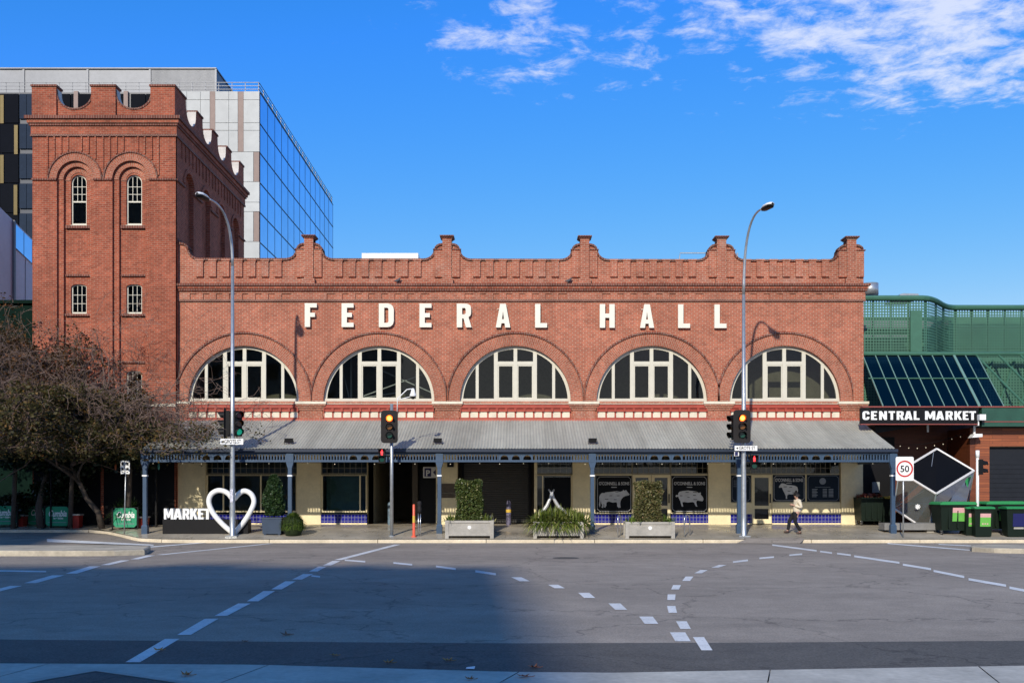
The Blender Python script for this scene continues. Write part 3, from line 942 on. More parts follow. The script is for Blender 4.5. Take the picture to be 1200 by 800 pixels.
MB().ribbon(top, 0.085, YW-0.07, YW+0.42).build('coping', mat_brick_dark, hall)
for p in PIER:
    x = hx(p); dz = -2.0*(p-206)/806/26.4
    mb = MB()
    mb.box(x-0.20, x+0.20, YW-0.15, YW+0.002, hz(327), hz(279.8)+dz)
    mb.box(x-0.27, x+0.27, YW-0.19, YW+0.002, hz(332.9), hz(327.1))
    for sx in (-1, 1):
        a, b = sorted((x+sx*0.205, x+sx*0.56))
        mb.box(a, b, YW-0.085, YW+0.002, hz(325), hz(292.5)+dz)
    mb.build('parapet_pier', mat_brick_par, hall)
    mb = MB()
    mb.frustum(x, YW+0.1, hz(279.7)+dz, hz(277.6)+dz, 0.44, 0.52, 0.60, 0.66)
    mb.box(x-0.31, x+0.31, YW-0.26, YW+0.46, hz(277.5)+dz, hz(276.2)+dz)
    mb.build('pier_cap', mat_brick_dark, hall)
    for sx in (-1, 1):
        a, b = sorted((x+sx*0.205, x+sx*0.62))
        MB().box(a, b, YW-0.12, YW+0.002, hz(292.4)+dz, hz(291.2)+dz).build('shoulder_cap', mat_brick_dark, hall)

# FEDERAL HALL
LET = [('F',358,372),('E',401,415),('D',444.5,462),('E',492,506),('R',535.5,552.5),('A',581,598),('L',627,641),
       ('H',702.5,720),('A',749.5,766),('L',794,808),('L',836.5,850.5)]
for ch, a, b in LET:
    dy = 1.4*(a-358)/490
    o = glyph(ch, hx(a), hx(b), hz(383.6+dy), hz(356+dy), YW-0.16, YW-0.07)
    for (fx, fz) in ((0.3, 0.2), (0.3, 0.8)):
        xx_ = hx(a) + 0.10; zz_ = hz(383.6+dy) + (hz(356+dy)-hz(383.6+dy))*fz
        o.box(xx_-0.02, xx_+0.02, YW-0.071, YW+0.001, zz_-0.02, zz_+0.02)
    o.build('letter', mat_letter, hall)

# ------------------------------------------------------------------ verandah
YE = 39.5
def ex(px): return PX(px, YE)
def ez(py): return PZ(py, YE)
VX0, VX1 = -15.05, 15.2
zt, ze = hz(493), ez(525.5)
pitch = 0.125
n = int((VX1-VX0)/pitch*6)
xs_ = np.linspace(VX0, VX1, n+1)
prof = 0.016*np.sin(2*np.pi*xs_/pitch)
V, F = [], []
rows = [(YW-0.16, zt), (YW-2.0, zt + (ze-zt)*0.485), (YE-0.12, ze)]
for (y, z) in rows:
    V += [(x, y, z + p) for x, p in zip(xs_, prof)]
m = n+1
for j in range(2):
    F += [(j*m+i, j*m+i+1, (j+1)*m+i+1, (j+1)*m+i) for i in range(n)]
quick('verandah_roof', V, F, mat_roof, hall, smooth=True)
mb = MB()
mb.box(VX0-0.06, VX1+0.06, YE-0.20, YE-0.02, ez(529.6), ez(526.2))
mb.build('gutter', mat_navy, hall)
MB().box(VX0, VX1, YE-0.01, YE+0.06, ez(530.6), ez(526.4)).build('fascia', mat_navy, hall)
for s_ in (VX0+0.02, VX1-0.08):
    MB().poly([[(YE+0.061, ez(530.6)), (YE+0.061, ze-0.03), (YW-0.17, zt-0.04), (YW-0.17, zt-0.16)]], s_, s_+0.06, axis='x').build('barge_board', mat_navy, hall)
# ceiling purlins under the iron
mb = MB()
for k in (0.25, 0.5, 0.75):
    y = YE + (YW-YE)*k; z = ze + (zt-ze)*k
    mb.box(VX0+0.1, VX1-0.1, y-0.04, y+0.04, z-0.16, z-0.05)
mb.build('purlin', mat_timberdark, hall)
mat_lining = mat('white_bounce_lining', (0.82, 0.79, 0.70), 0.6, var=0.06)  # white lining added under the iron to bounce light onto the walls
MB().poly([[(YE+0.1, ze-0.20), (YW-0.05, zt-0.20), (YW-0.05, zt-0.165), (YE+0.1, ze-0.165)]], VX0+0.1, VX1-0.1, axis='x').build('bounce_lining', mat_lining, hall)
POSTX = [165, 340, 515, 694, 866, 1041]
postx = [ex(p) for p in POSTX]
postx[0] = VX0 + 0.08; postx[-1] = VX1 - 0.08
fz0, fz1 = ez(541.2), ez(530.8)
for i, x in enumerate(postx):
    gz = foot_z(x, YE) - 0.02
    mb = MB()
    mb.box(x-0.075, x+0.075, YE-0.075, YE+0.075, gz+0.36, ez(529.7))
    mb.frustum(x, YE, ez(548.5), ez(541.5), 0.16, 0.17, 0.30, 0.17)
    mb.frustum(x, YE, ez(541.4), ez(531), 0.30, 0.18, 0.30, 0.18)
    po = mb.build('post', mat_blue, hall)
    mb = MB(); mb.box(x-0.115, x+0.115, YE-0.115, YE+0.115, gz, gz+0.32); mb.frustum(x, YE, gz+0.3201, gz+0.38, 0.23, 0.23, 0.16, 0.16)
    mb.build('post_base', mat_blue, po)
    mb = MB(); mb.box(x-0.095, x+0.095, YE-0.095, YE+0.095, ez(558.0), ez(556.2))
    mb.build('post_collar', mat_white_plain, po)
# slatted frieze between the posts, with three small arches in the middle of each bay
for a, b in zip(postx, postx[1:]):
    a, b = a+0.151, b-0.151
    mb = MB()
    mb.box(a, b, YE-0.05, YE+0.05, fz0, fz0+0.085)
    mb.box(a, b, YE-0.045, YE+0.045, fz1-0.055, fz1)
    fr = mb.build('frieze_rail', mat_blue, hall)
    sl = MB(); L = b-a; mid = (a+b)/2
    k = 0; x = a + 0.05
    while x < b - 0.03:
        if abs(x - mid) > 0.72:
            sl.box(x, x+0.050, YE-0.02, YE+0.02, fz0+0.086, fz1-0.056)
        x += 0.118
    for q in (-1, 0, 1):
        xc = mid + q*0.46; hw = 0.19
        zz = fz0+0.086; zt_ = fz1-0.056; h_ = zt_-zz
        pts = [(xc-0.228, zz), (xc-hw+0.03, zz)] + [(xc-(hw-0.03)*math.cos(math.pi*i/10), zz+h_-(hw-0.03)-0.02+(hw-0.03)*math.sin(math.pi*i/10)) for i in range(11)] + [(xc+hw-0.03, zz), (xc+0.228, zz), (xc+0.228, zt_), (xc-0.228, zt_)]
        sl.poly([pts], YE-0.02, YE+0.02)
    o = sl.build('frieze_slats', mat_blue, hall); o['kind'] = 'stuff'
# right-hand return of the frieze
mb = MB(); x = VX1-0.08
mb.box(x-0.04, x+0.04, YE+0.08, YW-0.02, fz0, fz0+0.085); mb.box(x-0.04, x+0.04, YE+0.08, YW-0.02, fz1-0.055, fz1)
y = YE + 0.15
while y < YW-0.1:
    mb.box(x-0.02, x+0.02, y, y+0.055, fz0+0.086, fz1-0.056); y += 0.118
mb.build('frieze_return', mat_blue, hall)
# small fairy lights under the frieze
mat_bulb = mat('festoon_bulb', (0.8, 0.75, 0.6), 0.4, var=0, emit=(1.0, 0.85, 0.6), estr=0.35)
me_bulb = MB().lathe([(0.0, -0.022), (0.015, -0.015), (0.018, 0.0), (0.014, 0.015), (0.0, 0.022)], 0, 0, 8).mesh('festoon_bulb', mat_bulb, True)
rb = random.Random(4)
mbw = MB().tube([(VX0+0.2, YE+0.09, fz0-0.02), (VX1-0.2, YE+0.09, fz0-0.02)], 0.008, 5)
cord = mbw.build('festoon_cord', mat_black, hall)
for k in range(28):
    link('festoon_bulb', me_bulb, hall, (VX0 + 0.6 + k*1.05 + rb.uniform(-.45, .45), YE+0.09, fz0-0.05 - rb.uniform(0, 0.03)))

# ------------------------------------------------------------------ shopfronts below the verandah
def pier(a, b, y=None, zt=4.5):
    y = YW if y is None else y
    MB().box(hx(a), hx(b), y-0.03, y+0.36, 0, zt).build('shop_pier', mat_cream, hall)
for a, b in ((200, 241), (348, 376), (511, 536), (671, 694), (830, 856), (985.5, 1011)):
    pier(a, b)
MB().box(hx(195.5), hx(199.5), YW-0.06, YW+0.1, 0, 3.4).build('down_pipe', mat_black, hall)
# lintel above everything
for a, b in ((241, 348), (376, 511), (536, 671), (694, 830), (856, 985.5)):
    MB().box(hx(a)+0.002, hx(b)-0.002, YW-0.02, YW+0.3, 3.02, 4.49).build('lintel', mat_cream, hall)
# dim shop interiors
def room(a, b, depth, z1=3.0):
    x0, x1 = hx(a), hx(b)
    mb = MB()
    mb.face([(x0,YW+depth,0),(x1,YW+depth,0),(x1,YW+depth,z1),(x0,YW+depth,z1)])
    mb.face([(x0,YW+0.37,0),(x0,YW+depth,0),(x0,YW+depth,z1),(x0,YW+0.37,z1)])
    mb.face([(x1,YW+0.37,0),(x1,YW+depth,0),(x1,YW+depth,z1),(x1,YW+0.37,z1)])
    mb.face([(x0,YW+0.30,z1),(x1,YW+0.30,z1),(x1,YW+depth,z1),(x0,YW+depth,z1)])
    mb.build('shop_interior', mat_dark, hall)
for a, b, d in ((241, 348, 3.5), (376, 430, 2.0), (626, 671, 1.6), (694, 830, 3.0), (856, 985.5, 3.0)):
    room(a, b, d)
def sheet(name, a, b, py0, py1, y, mt, parent):
    return MB().face([(hx(a),y,hz(py1)),(hx(b),y,hz(py1)),(hx(b),y,hz(py0)),(hx(a),y,hz(py0))]).build(name, mt, parent)
def rails(mb, a, b, py0, py1, w=0.07, y0=None, y1=None, sides=True):
    y0 = YW+0.08 if y0 is None else y0; y1 = YW+0.16 if y1 is None else y1
    x0, x1, z0, z1 = hx(a), hx(b), hz(py1), hz(py0)
    mb.box(x0, x0+w, y0, y1, z0, z1); mb.box(x1-w, x1, y0, y1, z0, z1)
    mb.box(x0+w, x1-w, y0, y1, z1-w, z1); mb.box(x0+w, x1-w, y0, y1, z0, z0+w)
def transom(a, b, n, parent, rows=2):
    """leadlight strip over a shop window"""
    x0, x1 = hx(a), hx(b); z0, z1 = hz(555), 3.01
    mb = MB(); y0 = YW+0.10
    mb.box(x0, x1, y0-0.02, y0+0.06, z0-0.05, z0+0.03)
    for k in range(n+1):
        x = x0 + (x1-x0)*k/n; w = 0.025 if k in (0, n) else 0.008
        mb.box(max(x0, x-w), min(x1, x+w), y0, y0+0.03, z0+0.031, z1)
    for r_ in (0.45,):
        zz = z0 + 0.56*r_ + 0.0
        mb.box(x0+0.031, x1-0.031, y0+0.003, y0+0.027, zz-0.008, zz+0.008)
    mb.build('transom_bar', mat_muntin, parent)
    MB().face([(x0,y0+0.015,z0),(x1,y0+0.015,z0),(x1,y0+0.015,z1),(x0,y0+0.015,z1)]).build('transom_glass', mat_glass_shop, parent)
def tile_base(a, b, py0=602, py1=612.4):
    o = MB().box(hx(a), hx(b), YW-0.005, YW+0.28, hz(py1), hz(py0)).build('tile_plinth', mat_tile_blue, hall)
    MB().box(hx(a), hx(b), YW+0.0, YW+0.28, -0.02, hz(py1)-0.001).build('plinth_foot', mat_cream, hall)
    return o
def stall_wall(a, b, py0, py1=601.9):
    MB().box(hx(a), hx(b), YW+0.01, YW+0.28, hz(py1), hz(py0)).build('stall_riser', mat_cream, hall)

# bay 1: dark glazing
g1 = MB(); rails(g1, 241, 348, 555.2, 600); 
for p in (261, 305): g1.box(hx(p)-0.03, hx(p)+0.03, YW+0.082, YW+0.158, hz(600)+0.071, hz(555.2)-0.071)
f1 = g1.build('shop_window', mat_cream, hall)
for a, b in ((241, 261), (261, 305), (305, 348)): sheet('pane', a+1, b-1, 556, 599.5, YW+0.12, mat_glass_shop, f1)
transom(241, 348, 16, f1); tile_base(241, 348)
# bay 2: small display window
g2 = MB(); rails(g2, 376, 430, 555.2, 600.2); g2.box(hx(421.5)-0.03, hx(421.5)+0.03, YW+0.082, YW+0.158, hz(600.2)+0.071, hz(555.2)-0.071)
f2 = g2.build('shop_window', mat_cream, hall)
for a, b in ((376, 421.5), (421.5, 430)): sheet('pane', a+1, b-1, 556, 599.8, YW+0.12, mat_glass_shop, f2)
transom(376, 430, 8, f2); tile_base(376, 430)
mat_teal = mat('teal_display_board', (0.05, 0.10, 0.085), 0.6, var=0.2)
MB().box(hx(379), hx(420), YW+0.7, YW+0.75, 0.4, 2.2).build('display_board', mat_teal, hall)
# bay 3: passage to the car park
x0, x1 = hx(430), hx(511)
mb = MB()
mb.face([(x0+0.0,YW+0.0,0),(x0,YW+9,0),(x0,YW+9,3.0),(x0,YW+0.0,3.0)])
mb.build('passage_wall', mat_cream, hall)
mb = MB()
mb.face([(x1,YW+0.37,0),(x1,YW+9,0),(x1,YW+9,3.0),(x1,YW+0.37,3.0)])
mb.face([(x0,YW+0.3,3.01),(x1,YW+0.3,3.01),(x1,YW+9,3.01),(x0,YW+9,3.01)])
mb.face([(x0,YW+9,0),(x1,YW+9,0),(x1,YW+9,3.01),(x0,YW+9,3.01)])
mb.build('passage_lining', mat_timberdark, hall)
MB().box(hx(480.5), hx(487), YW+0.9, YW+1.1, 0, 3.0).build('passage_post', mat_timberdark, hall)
MB().box(hx(488), hx(509.5), YW+1.3, YW+1.36, 0, 2.4).build('dark_door', mat_black, hall)
mb = MB().box(hx(494.5), hx(511), YW+0.55, YW+0.60, hz(559.5), hz(546.5)); ps = mb.build('parking_sign', mat_white_plain, hall)
mat_pblue = mat('parking_blue', (0.012, 0.014, 0.09), 0.4, var=0)
MB().box(hx(496), hx(504), YW+0.535, YW+0.549, hz(558), hz(548)).build('blue_square', mat_pblue, ps)
put_text('sign_letter', 'P', 0.36, hx(500), YW+0.53, hz(557), mat_white_plain, ps, bold=0.012)
mb = MB(); xa = hx(506.2); za = hz(553)
mb.poly([[(xa, za), (xa+0.13, za+0.14), (xa+0.13, za+0.05), (xa+0.26, za+0.05), (xa+0.26, za-0.05), (xa+0.13, za-0.05), (xa+0.13, za-0.14)]], YW+0.535, YW+0.549)
mb.build('sign_arrow', mat_pblue, ps)
# plaque on the pier
mat_bronze = mat('bronze_plaque', (0.10, 0.075, 0.05), 0.45, metal=0.4, var=0.2, scale=8)
mb = MB().box(hx(512.5), hx(534), YW-0.06, YW-0.031, hz(577.6), hz(566.4)); mb.box(hx(512.5), hx(534), YW-0.06, YW-0.031, hz(583), hz(578.0))
mb.build('plaque', mat_bronze, hall)
MB().box(hx(524.5), hx(532), YW-0.24, YW-0.031, hz(547), hz(541)).build('wall_speaker', mat_black, hall)
# bay 4: roller shutter set back in its opening
x0, x1 = hx(536), hx(626); ys_ = YW+0.95
me_slat = MB().poly([[(0, 0.0), (-0.018, 0.02), (-0.018, 0.075), (0, 0.098), (0.015, 0.098), (0.015, 0)]], 0.0, (x1-x0-0.5), axis='x').mesh('shutter_slat', mat_shutter)
sh = MB().box(x0+0.22, x1-0.22, ys_-0.05, ys_+0.2, 2.75, 3.0).build('roller_shutter', mat_shutter, hall)
for k in range(27):
    link('shutter_slat', me_slat, sh, (x0+0.25, ys_, 0.04 + k*0.1))
mb = MB(); mb.box(x0+0.14, x0+0.249, ys_-0.06, ys_+0.1, 0, 2.74); mb.box(x1-0.249, x1-0.14, ys_-0.06, ys_+0.1, 0, 2.74); mb.build('shutter_guide', mat_black, sh)
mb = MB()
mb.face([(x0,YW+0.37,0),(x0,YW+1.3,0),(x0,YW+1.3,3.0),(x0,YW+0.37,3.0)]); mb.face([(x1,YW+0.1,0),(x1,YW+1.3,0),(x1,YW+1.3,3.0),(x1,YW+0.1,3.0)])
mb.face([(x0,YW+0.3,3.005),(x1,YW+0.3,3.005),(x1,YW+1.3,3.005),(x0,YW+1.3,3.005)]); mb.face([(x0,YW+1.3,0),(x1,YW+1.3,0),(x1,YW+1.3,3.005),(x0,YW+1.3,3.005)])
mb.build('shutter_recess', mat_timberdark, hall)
g = MB(); rails(g, 626, 671, 555.2, 603); g.box(hx(636)-0.025, hx(636)+0.025, YW+0.082, YW+0.158, hz(603)+0.071, hz(555.2)-0.071)
g.box(hx(626), hx(629.5), YW-0.02, YW+0.079, 0, 3.0)
f4 = g.build('shop_window', mat_cream, hall)
for a, b in ((627, 636), (636, 670)): sheet('pane', a, b, 556, 602.5, YW+0.12, mat_glass_shop, f4)
transom(628, 671, 6, f4); tile_base(630, 671, 603.5)
PAN = MB().box(hx(638), hx(669), YW+0.075, YW+0.115, hz(601), hz(559)).build('window_poster', mat_poster_black, hall)

# window posters with their prints
def outline_px(pts, a, b, y0, y1, w, h):
    return [(hx(a) + (hx(b)-hx(a))*x/w, hz(y1) + (hz(y0)-hz(y1))*(1-y/h)) for x, y in pts]
def poster(a, b, py0, py1, mt, animal=None, title=True, dim=False):
    p = MB().box(hx(a), hx(b), YW+0.05, YW+0.075, hz(py1), hz(py0)).build('window_poster', mt, hall)
    W = hx(b)-hx(a); Hh = hz(py0)-hz(py1); pm = mat_printdim if dim else mat_print
    mb = MB(); m_ = 0.05; x0, x1, z0, z1 = hx(a)+m_, hx(b)-m_, hz(py1)+m_, hz(py0)-m_; c_ = 0.10
    pts = [(x0+c_, z0), (x1-c_, z0), (x1, z0+c_), (x1, z1-c_), (x1-c_, z1), (x0+c_, z1), (x0, z1-c_), (x0, z0+c_)]
    for i in range(8):
        p0, p1 = Vector(pts[i]), Vector(pts[(i+1) % 8]); d = (p1-p0).normalized()*0.0; nrm = Vector((-(p1-p0).y, (p1-p0).x)).normalized()*0.008
        mb.face([(p0.x+nrm.x, YW+0.046, p0.y+nrm.y), (p1.x+nrm.x, YW+0.046, p1.y+nrm.y), (p1.x-nrm.x, YW+0.046, p1.y-nrm.y), (p0.x-nrm.x, YW+0.046, p0.y-nrm.y)])
    mb.build('poster_border', pm, p)
    if title:
        put_text('poster_lettering', "O'CONNELL & SONS", 0.2, (hx(a)+hx(b))/2, YW+0.046, hz(py0)-Hh*0.255, pm, p, bold=0.004, width=W*0.86)
        MB().box((hx(a)+hx(b))/2-0.12, (hx(a)+hx(b))/2+0.12, YW+0.045, YW+0.049, hz(py0)-Hh*0.325, hz(py0)-Hh*0.305).build('poster_line', pm, p)
    return p
# meat-cut animals, outlined on the posters (zoomed pixels of each poster)
COW = [(8,330),(0,300),(5,270),(2,225),(10,200),(30,180),(70,175),(130,168),(170,162),(200,170),(225,160),(230,148),(238,160),(255,152),(262,160),(280,185),(290,195),(282,206),(255,212),(232,222),(215,240),(205,262),(200,290),(205,330),(185,333),(172,315),(172,290),(165,275),(130,280),(95,268),(80,272),(70,285),(70,310),(60,330),(48,328),(50,300),(42,292),(45,318),(38,335),(24,330),(30,305),(22,285),(18,250),(14,280),(12,310)]
PIG = [(40,180),(70,172),(120,168),(160,172),(200,178),(225,192),(235,185),(243,190),(240,205),(262,230),(268,250),(258,268),(240,266),(222,262),(205,262),(198,280),(205,310),(212,318),(198,318),(186,300),(180,282),(165,275),(120,280),(85,275),(68,278),(72,300),(76,316),(62,318),(55,296),(48,268),(36,245),(28,222),(12,230),(2,222),(10,208),(25,212),(28,195)]
SHEEP = [(8,110),(0,100),(6,90),(18,72),(30,65),(50,68),(65,75),(85,82),(120,84),(150,88),(172,100),(180,125),(178,150),(170,165),(172,195),(160,197),(152,168),(120,172),(95,170),(82,176),(76,195),(80,212),(66,215),(66,190),(58,168),(48,150),(38,128),(30,108),(18,104)]
p1 = poster(699, 740.5, 557, 600, mat_poster_black)
def animal(pts, a, b, w, h, y0, y1, parent, mt=None):
    lp = [(hx(a) + (hx(b)-hx(a))*x/w, hz(y0) - (hz(y0)-hz(y1))*y/h) for x, y in pts]
    MB().poly([lp], YW+0.044, YW+0.05).build('animal_print', mt or mat_print, parent)
animal([(x, y-145) for x, y in COW], 702, 738, 290, 195, 573, 595.5, p1)
p2 = poster(787, 829.5, 557, 600, mat_poster_black)
animal([(x, y-165) for x, y in PIG], 791.5, 825, 270, 155, 574, 593.5, p2)
p3 = poster(906, 944, 556, 587.5, mat_poster_navy)
animal([(x, y-62) for x, y in SHEEP], 913, 935.5, 180, 155, 565.5, 584.5, p3)
p4 = poster(946, 984.5, 556, 587.5, mat_poster_navy, title=False, dim=True)
mb = MB(); xc, zc_ = hx(964.5), hz(563.5)
mb.poly([[(xc+0.145*math.cos(t*math.pi/12), zc_+0.145*math.sin(t*math.pi/12)) for t in range(24)]], YW+0.044, YW+0.05); mb.build('round_emblem', mat_printdim, p4)
mb = MB()
for r_ in range(6):
    z_ = hz(573.0 + r_*1.7)
    for (a, b) in ((952, 958.5 - (r_ % 2)*1.2), (964.5, 969.5), (971.5, 977.0)):
        mb.box(hx(a), hx(b), YW+0.045, YW+0.049, z_-0.018, z_+0.018)
mb.box(hx(955.5), hx(973.5), YW+0.045, YW+0.049, hz(570.7), hz(570.3))
mb.build('printed_lines', mat_printdim, p4)
p5 = poster(857, 880.5, 556.5, 588, mat_poster_navy, title=False, dim=True)
mb = MB()
for r_ in range(4): mb.box(hx(860), hx(877-r_), YW+0.045, YW+0.049, hz(563.3+r_*2.2), hz(562.7+r_*2.2))
mb.build('printed_lines', mat_printdim, p5)
# cut marks on the animals
mb = MB()
for (px, py) in ((707.5,577),(715,575.5),(723,576),(716,580.5),(721,585),(711,584.5),(724.5,580.5),(805.5,576.5),(814.5,576.5),(798.5,580.5),(807,582.5),(814,580),(815,585),(920.5,570),(927,570.5),(925,575),(930.5,577)):
    w = rb.uniform(0.05, 0.09)
    mb.box(hx(px)-w, hx(px)+w, YW+0.040, YW+0.0435, hz(py)-0.012, hz(py)+0.012)
mb.build('cut_mark', mat_poster_black, hall)
# frames, transoms, risers for both butcher shops
for (a, b, c, d) in ((696, 741, 694.5, 741), (786.6, 830, 786.5, 830)):
    g = MB(); rails(g, a, b, 555.4, 601.6, 0.055, YW+0.076, YW+0.15)
    f5 = g.build('shop_window', mat_cream, hall)
    sheet('pane', a+1, b-1, 556.5, 601, YW+0.12, mat_glass_shop, f5)
    transom(c, d, 7, f5)
transom(741.3, 786, 7, hall)
tile_base(694.5, 741); tile_base(786.5, 830)
def door(a, b, py0, lights, name='door'):
    x0, x1, z0, z1 = hx(a), hx(b), 0.03, hz(py0)
    mb = MB(); rl = 0.13; zm = hz(594)
    mb.box(x0, x0+rl, YW+0.06, YW+0.12, z0, z1); mb.box(x1-rl, x1, YW+0.06, YW+0.12, z0, z1)
    mb.box(x0+rl, x1-rl, YW+0.062, YW+0.118, z1-rl, z1); mb.box(x0+rl, x1-rl, YW+0.062, YW+0.118, z0, z0+0.2); mb.box(x0+rl, x1-rl, YW+0.062, YW+0.118, zm-0.07, zm+0.07)
    d = mb.build(name, mat_cream, hall)
    for (za, zb) in ((z0+0.2, zm-0.07), (zm+0.07, z1-rl)):
        MB().face([(x0+rl,YW+0.09,za),(x1-rl,YW+0.09,za),(x1-rl,YW+0.09,zb),(x0+rl,YW+0.09,zb)]).build('pane', mat_glass_dark, d)
    MB().box(x1-0.09, x1-0.05, YW-0.02, YW+0.059, 0.95, 1.35).build('handle', mat_black, d)
    return d
door(741.5, 763.5, 556, 2); door(764, 786, 556, 2)
for (a, b, c, d, n) in ((856.2, 881, 856.2, 904.5, 8), (905, 945, 904.7, 945, 7), (945.2, 985, 945.2, 985.2, 7)):
    g = MB(); rails(g, a, b, 555.4, 588.6, 0.05, YW+0.076, YW+0.15)
    f6 = g.build('shop_window', mat_cream, hall)
    sheet('pane', a+1, b-1, 556, 588, YW+0.12, mat_glass_shop, f6)
    transom(c, d, n, f6)
door(881.3, 904.7, 556, 2)
stall_wall(856.2, 881, 588.8); stall_wall(905, 985.2, 588.8); tile_base(856.2, 881); tile_base(905, 985.2)

# things on the roof: a pale plant housing and a handrail
MB().box(PX(424, 56), PX(490, 56), 56, 60, 11.3, PZ(296.6, 56)).build('roof_housing', mat_white_plain, hall)
mb = MB(); D = 46
za = PZ(296.5, D)
mb.tube([(PX(796, D), D, PZ(304, D)), (PX(797, D), D, za), (PX(828, D), D, za)], 0.03, 6); mb.tube([(PX(864, D), D, PZ(306, D)), (PX(864, D), D, za)], 0.04, 6)
mb.build('roof_rail', mat_galv, hall)

# floodlights on the verandah roof
def flood(px, py, lab):
    D = 39.95; p = AT(px, py, D)
    t = thing('floodlight', p, lab, 'floodlight', 'floodlights along the verandah roof')
    mb = MB(); mb.frustum(p.x, p.y, p.z-0.02, p.z+0.16, 0.30, 0.12, 0.34, 0.16); mb.build('housing', mat_black, t)
    mb = MB(); mb.box(p.x-0.19, p.x-0.175, p.y-0.03, p.y+0.03, p.z-0.14, p.z+0.08); mb.box(p.x+0.175, p.x+0.19, p.y-0.03, p.y+0.03, p.z-0.14, p.z+0.08); mb.box(p.x-0.174, p.x+0.174, p.y-0.03, p.y+0.03, p.z-0.14, p.z-0.12)
    mb.build('bracket', mat_black, t)
for px, py, l in ((338.5, 518, 'small black floodlight on verandah roof above the heart sign'), (513, 518, 'small black floodlight on verandah roof above the bronze plaque pier'),
                  (694.5, 518, 'small black floodlight on verandah roof above the cow poster')):
    flood(px, py, l)
# two pigeons on the cornice ledge
mat_pigeon = mat('pigeon_grey', (0.06, 0.065, 0.075), 0.6, var=0.3, scale=20)
for px, lab in ((466, 'small grey pigeon on the cornice above the letter D'), (666, 'small grey pigeon on the cornice just right of the letter L')):
    x, z = hx(px), hz(333.1)
    mb = MB()
    mb.tube([(x-0.17, YW-0.14, z+0.10), (x-0.08, YW-0.14, z+0.11), (x, YW-0.14, z+0.13), (x+0.07, YW-0.14, z+0.16), (x+0.10, YW-0.14, z+0.22), (x+0.13, YW-0.14, z+0.24), (x+0.17, YW-0.14, z+0.23)],
            [0.012, 0.035, 0.07, 0.065, 0.035, 0.035, 0.006], 8)
    mb.tube([(x, YW-0.16, z), (x, YW-0.16, z+0.09)], 0.008, 4); mb.tube([(x+0.02, YW-0.12, z), (x+0.02, YW-0.12, z+0.09)], 0.008, 4)
    tag(mb.build('pigeon', mat_pigeon, None, True), lab, 'bird', 'pigeons on the cornice')
# ------------------------------------------------------------------ the brick tower
YT = 43.2
def tx(px): return PX(px, YT)
def tz(py): return PZ(py, YT)
tower = thing('brick_tower', ((tx(38)+tx(206))/2, YT, 0), 'square red brick tower with scalloped battlements beside the hall', 'tower')
TL, TR, TB = tx(38), tx(206), 54.0
K = 26.62
def arch_open(xc, hw, zb, zs, rise=None, n=16):
    """an opening with a round (or flatter) head, as a loop"""
    rise = hw if rise is None else rise
    L = [(xc-hw, zb), (xc+hw, zb)]
    return L + [(xc + hw*math.cos(math.pi*i/n), zs + rise*math.sin(math.pi*i/n)) for i in range(n+1)]
ZTOPW = tz(147)
BAY = [(88.0, 21.5), (153.2, 21.5)]
zs_b = tz(210)
def bayloop(c, hwpx): return arch_open(tx(c), hwpx/K, 0.2, zs_b)
mb = MB()
mb.poly([[(TL, 0), (TR, 0), (TR, ZTOPW), (TL, ZTOPW)]] + [bayloop(c, hw) for c, hw in BAY], YT, YT+0.12, closed_back=False)
mb.build('wall', mat_brick_tower, tower)
mb = MB()
mb.poly([[(TL+0.01, 0), (TR-0.01, 0), (TR-0.01, ZTOPW), (TL+0.01, ZTOPW)]] + [bayloop(c+0.6, 15.5) for c, hw in BAY], YT+0.121, YT+0.25, closed_back=False)
mb.build('inner_order', mat_brick_tower, tower)
WINS = []
loops = [[(TL+0.02, 0), (TR-0.02, 0), (TR-0.02, ZTOPW), (TL+0.02, ZTOPW)]]
for c, hw in BAY:
    xc = tx(c + 1.4); w = 9.2/K
    for (p0, p1, kind) in ((262, 212, 'round'), (366.5, 335, 'seg'), (466, 437, 'seg')):
        zb, zs = tz(p0), tz(p1)
        rise = w if kind == 'round' else 0.13
        loops.append(arch_open(xc, w, zb, zs, rise)); WINS.append((xc, w, zb, zs, rise, kind))
mb = MB(); mb.poly(loops, YT+0.251, YT+0.42, closed_back=True); mb.build('bay_wall', mat_brick_tower, tower)
# arch orders with radial bricks
for c, hw in BAY:
    MB().arc_band(tx(c), zs_b, 21.6/K, 30.5/K, YT-0.03, YT+0.05, n=36).build('arch', mat_brick_arch, tower)
    MB().arc_band(tx(c), zs_b, 30.6/K, 32.2/K, YT-0.08, YT+0.05, n=36).build('hood_mould', mat_brick_dark, tower)
    MB().arc_band(tx(c+0.6), zs_b, 15.6/K, 21.2/K, YT+0.095, YT+0.16, n=30).build('arch', mat_brick_arch, tower)
    MB().arc_band(tx(c+1.4), zs_b, 9.6/K, 15.2/K, YT+0.225, YT+0.3, n=26).build('arch', mat_brick_arch, tower)
# ledges and sills
def ledge(a, b, py0, py1, y0, y1, mt=mat_brick_dark):
    MB().box(tx(a), tx(b), y0, y1, tz(py0), tz(py1)).build('ledge', mt, tower)
for a, b in ((37.4, 66.3), (109.7, 131.5), (174.9, 206.4)):
    ledge(a, b, 211.4, 209.2, YT-0.07, YT+0.06)
for c, hw in BAY:
    ledge(c-13.6, c+16.5, 266.4, 263.2, YT+0.13, YT+0.26); ledge(c-13.6, c+16.5, 322.6, 320.4, YT+0.16, YT+0.26); ledge(c-13.6, c+16.5, 369.4, 366.8, YT+0.13, YT+0.26); ledge(c-13.6, c+16.5, 424.6, 422.6, YT+0.16, YT+0.26)
ledge(38, 206.3, 476, 473, YT-0.06, YT+0.01, mat_cream_trim)
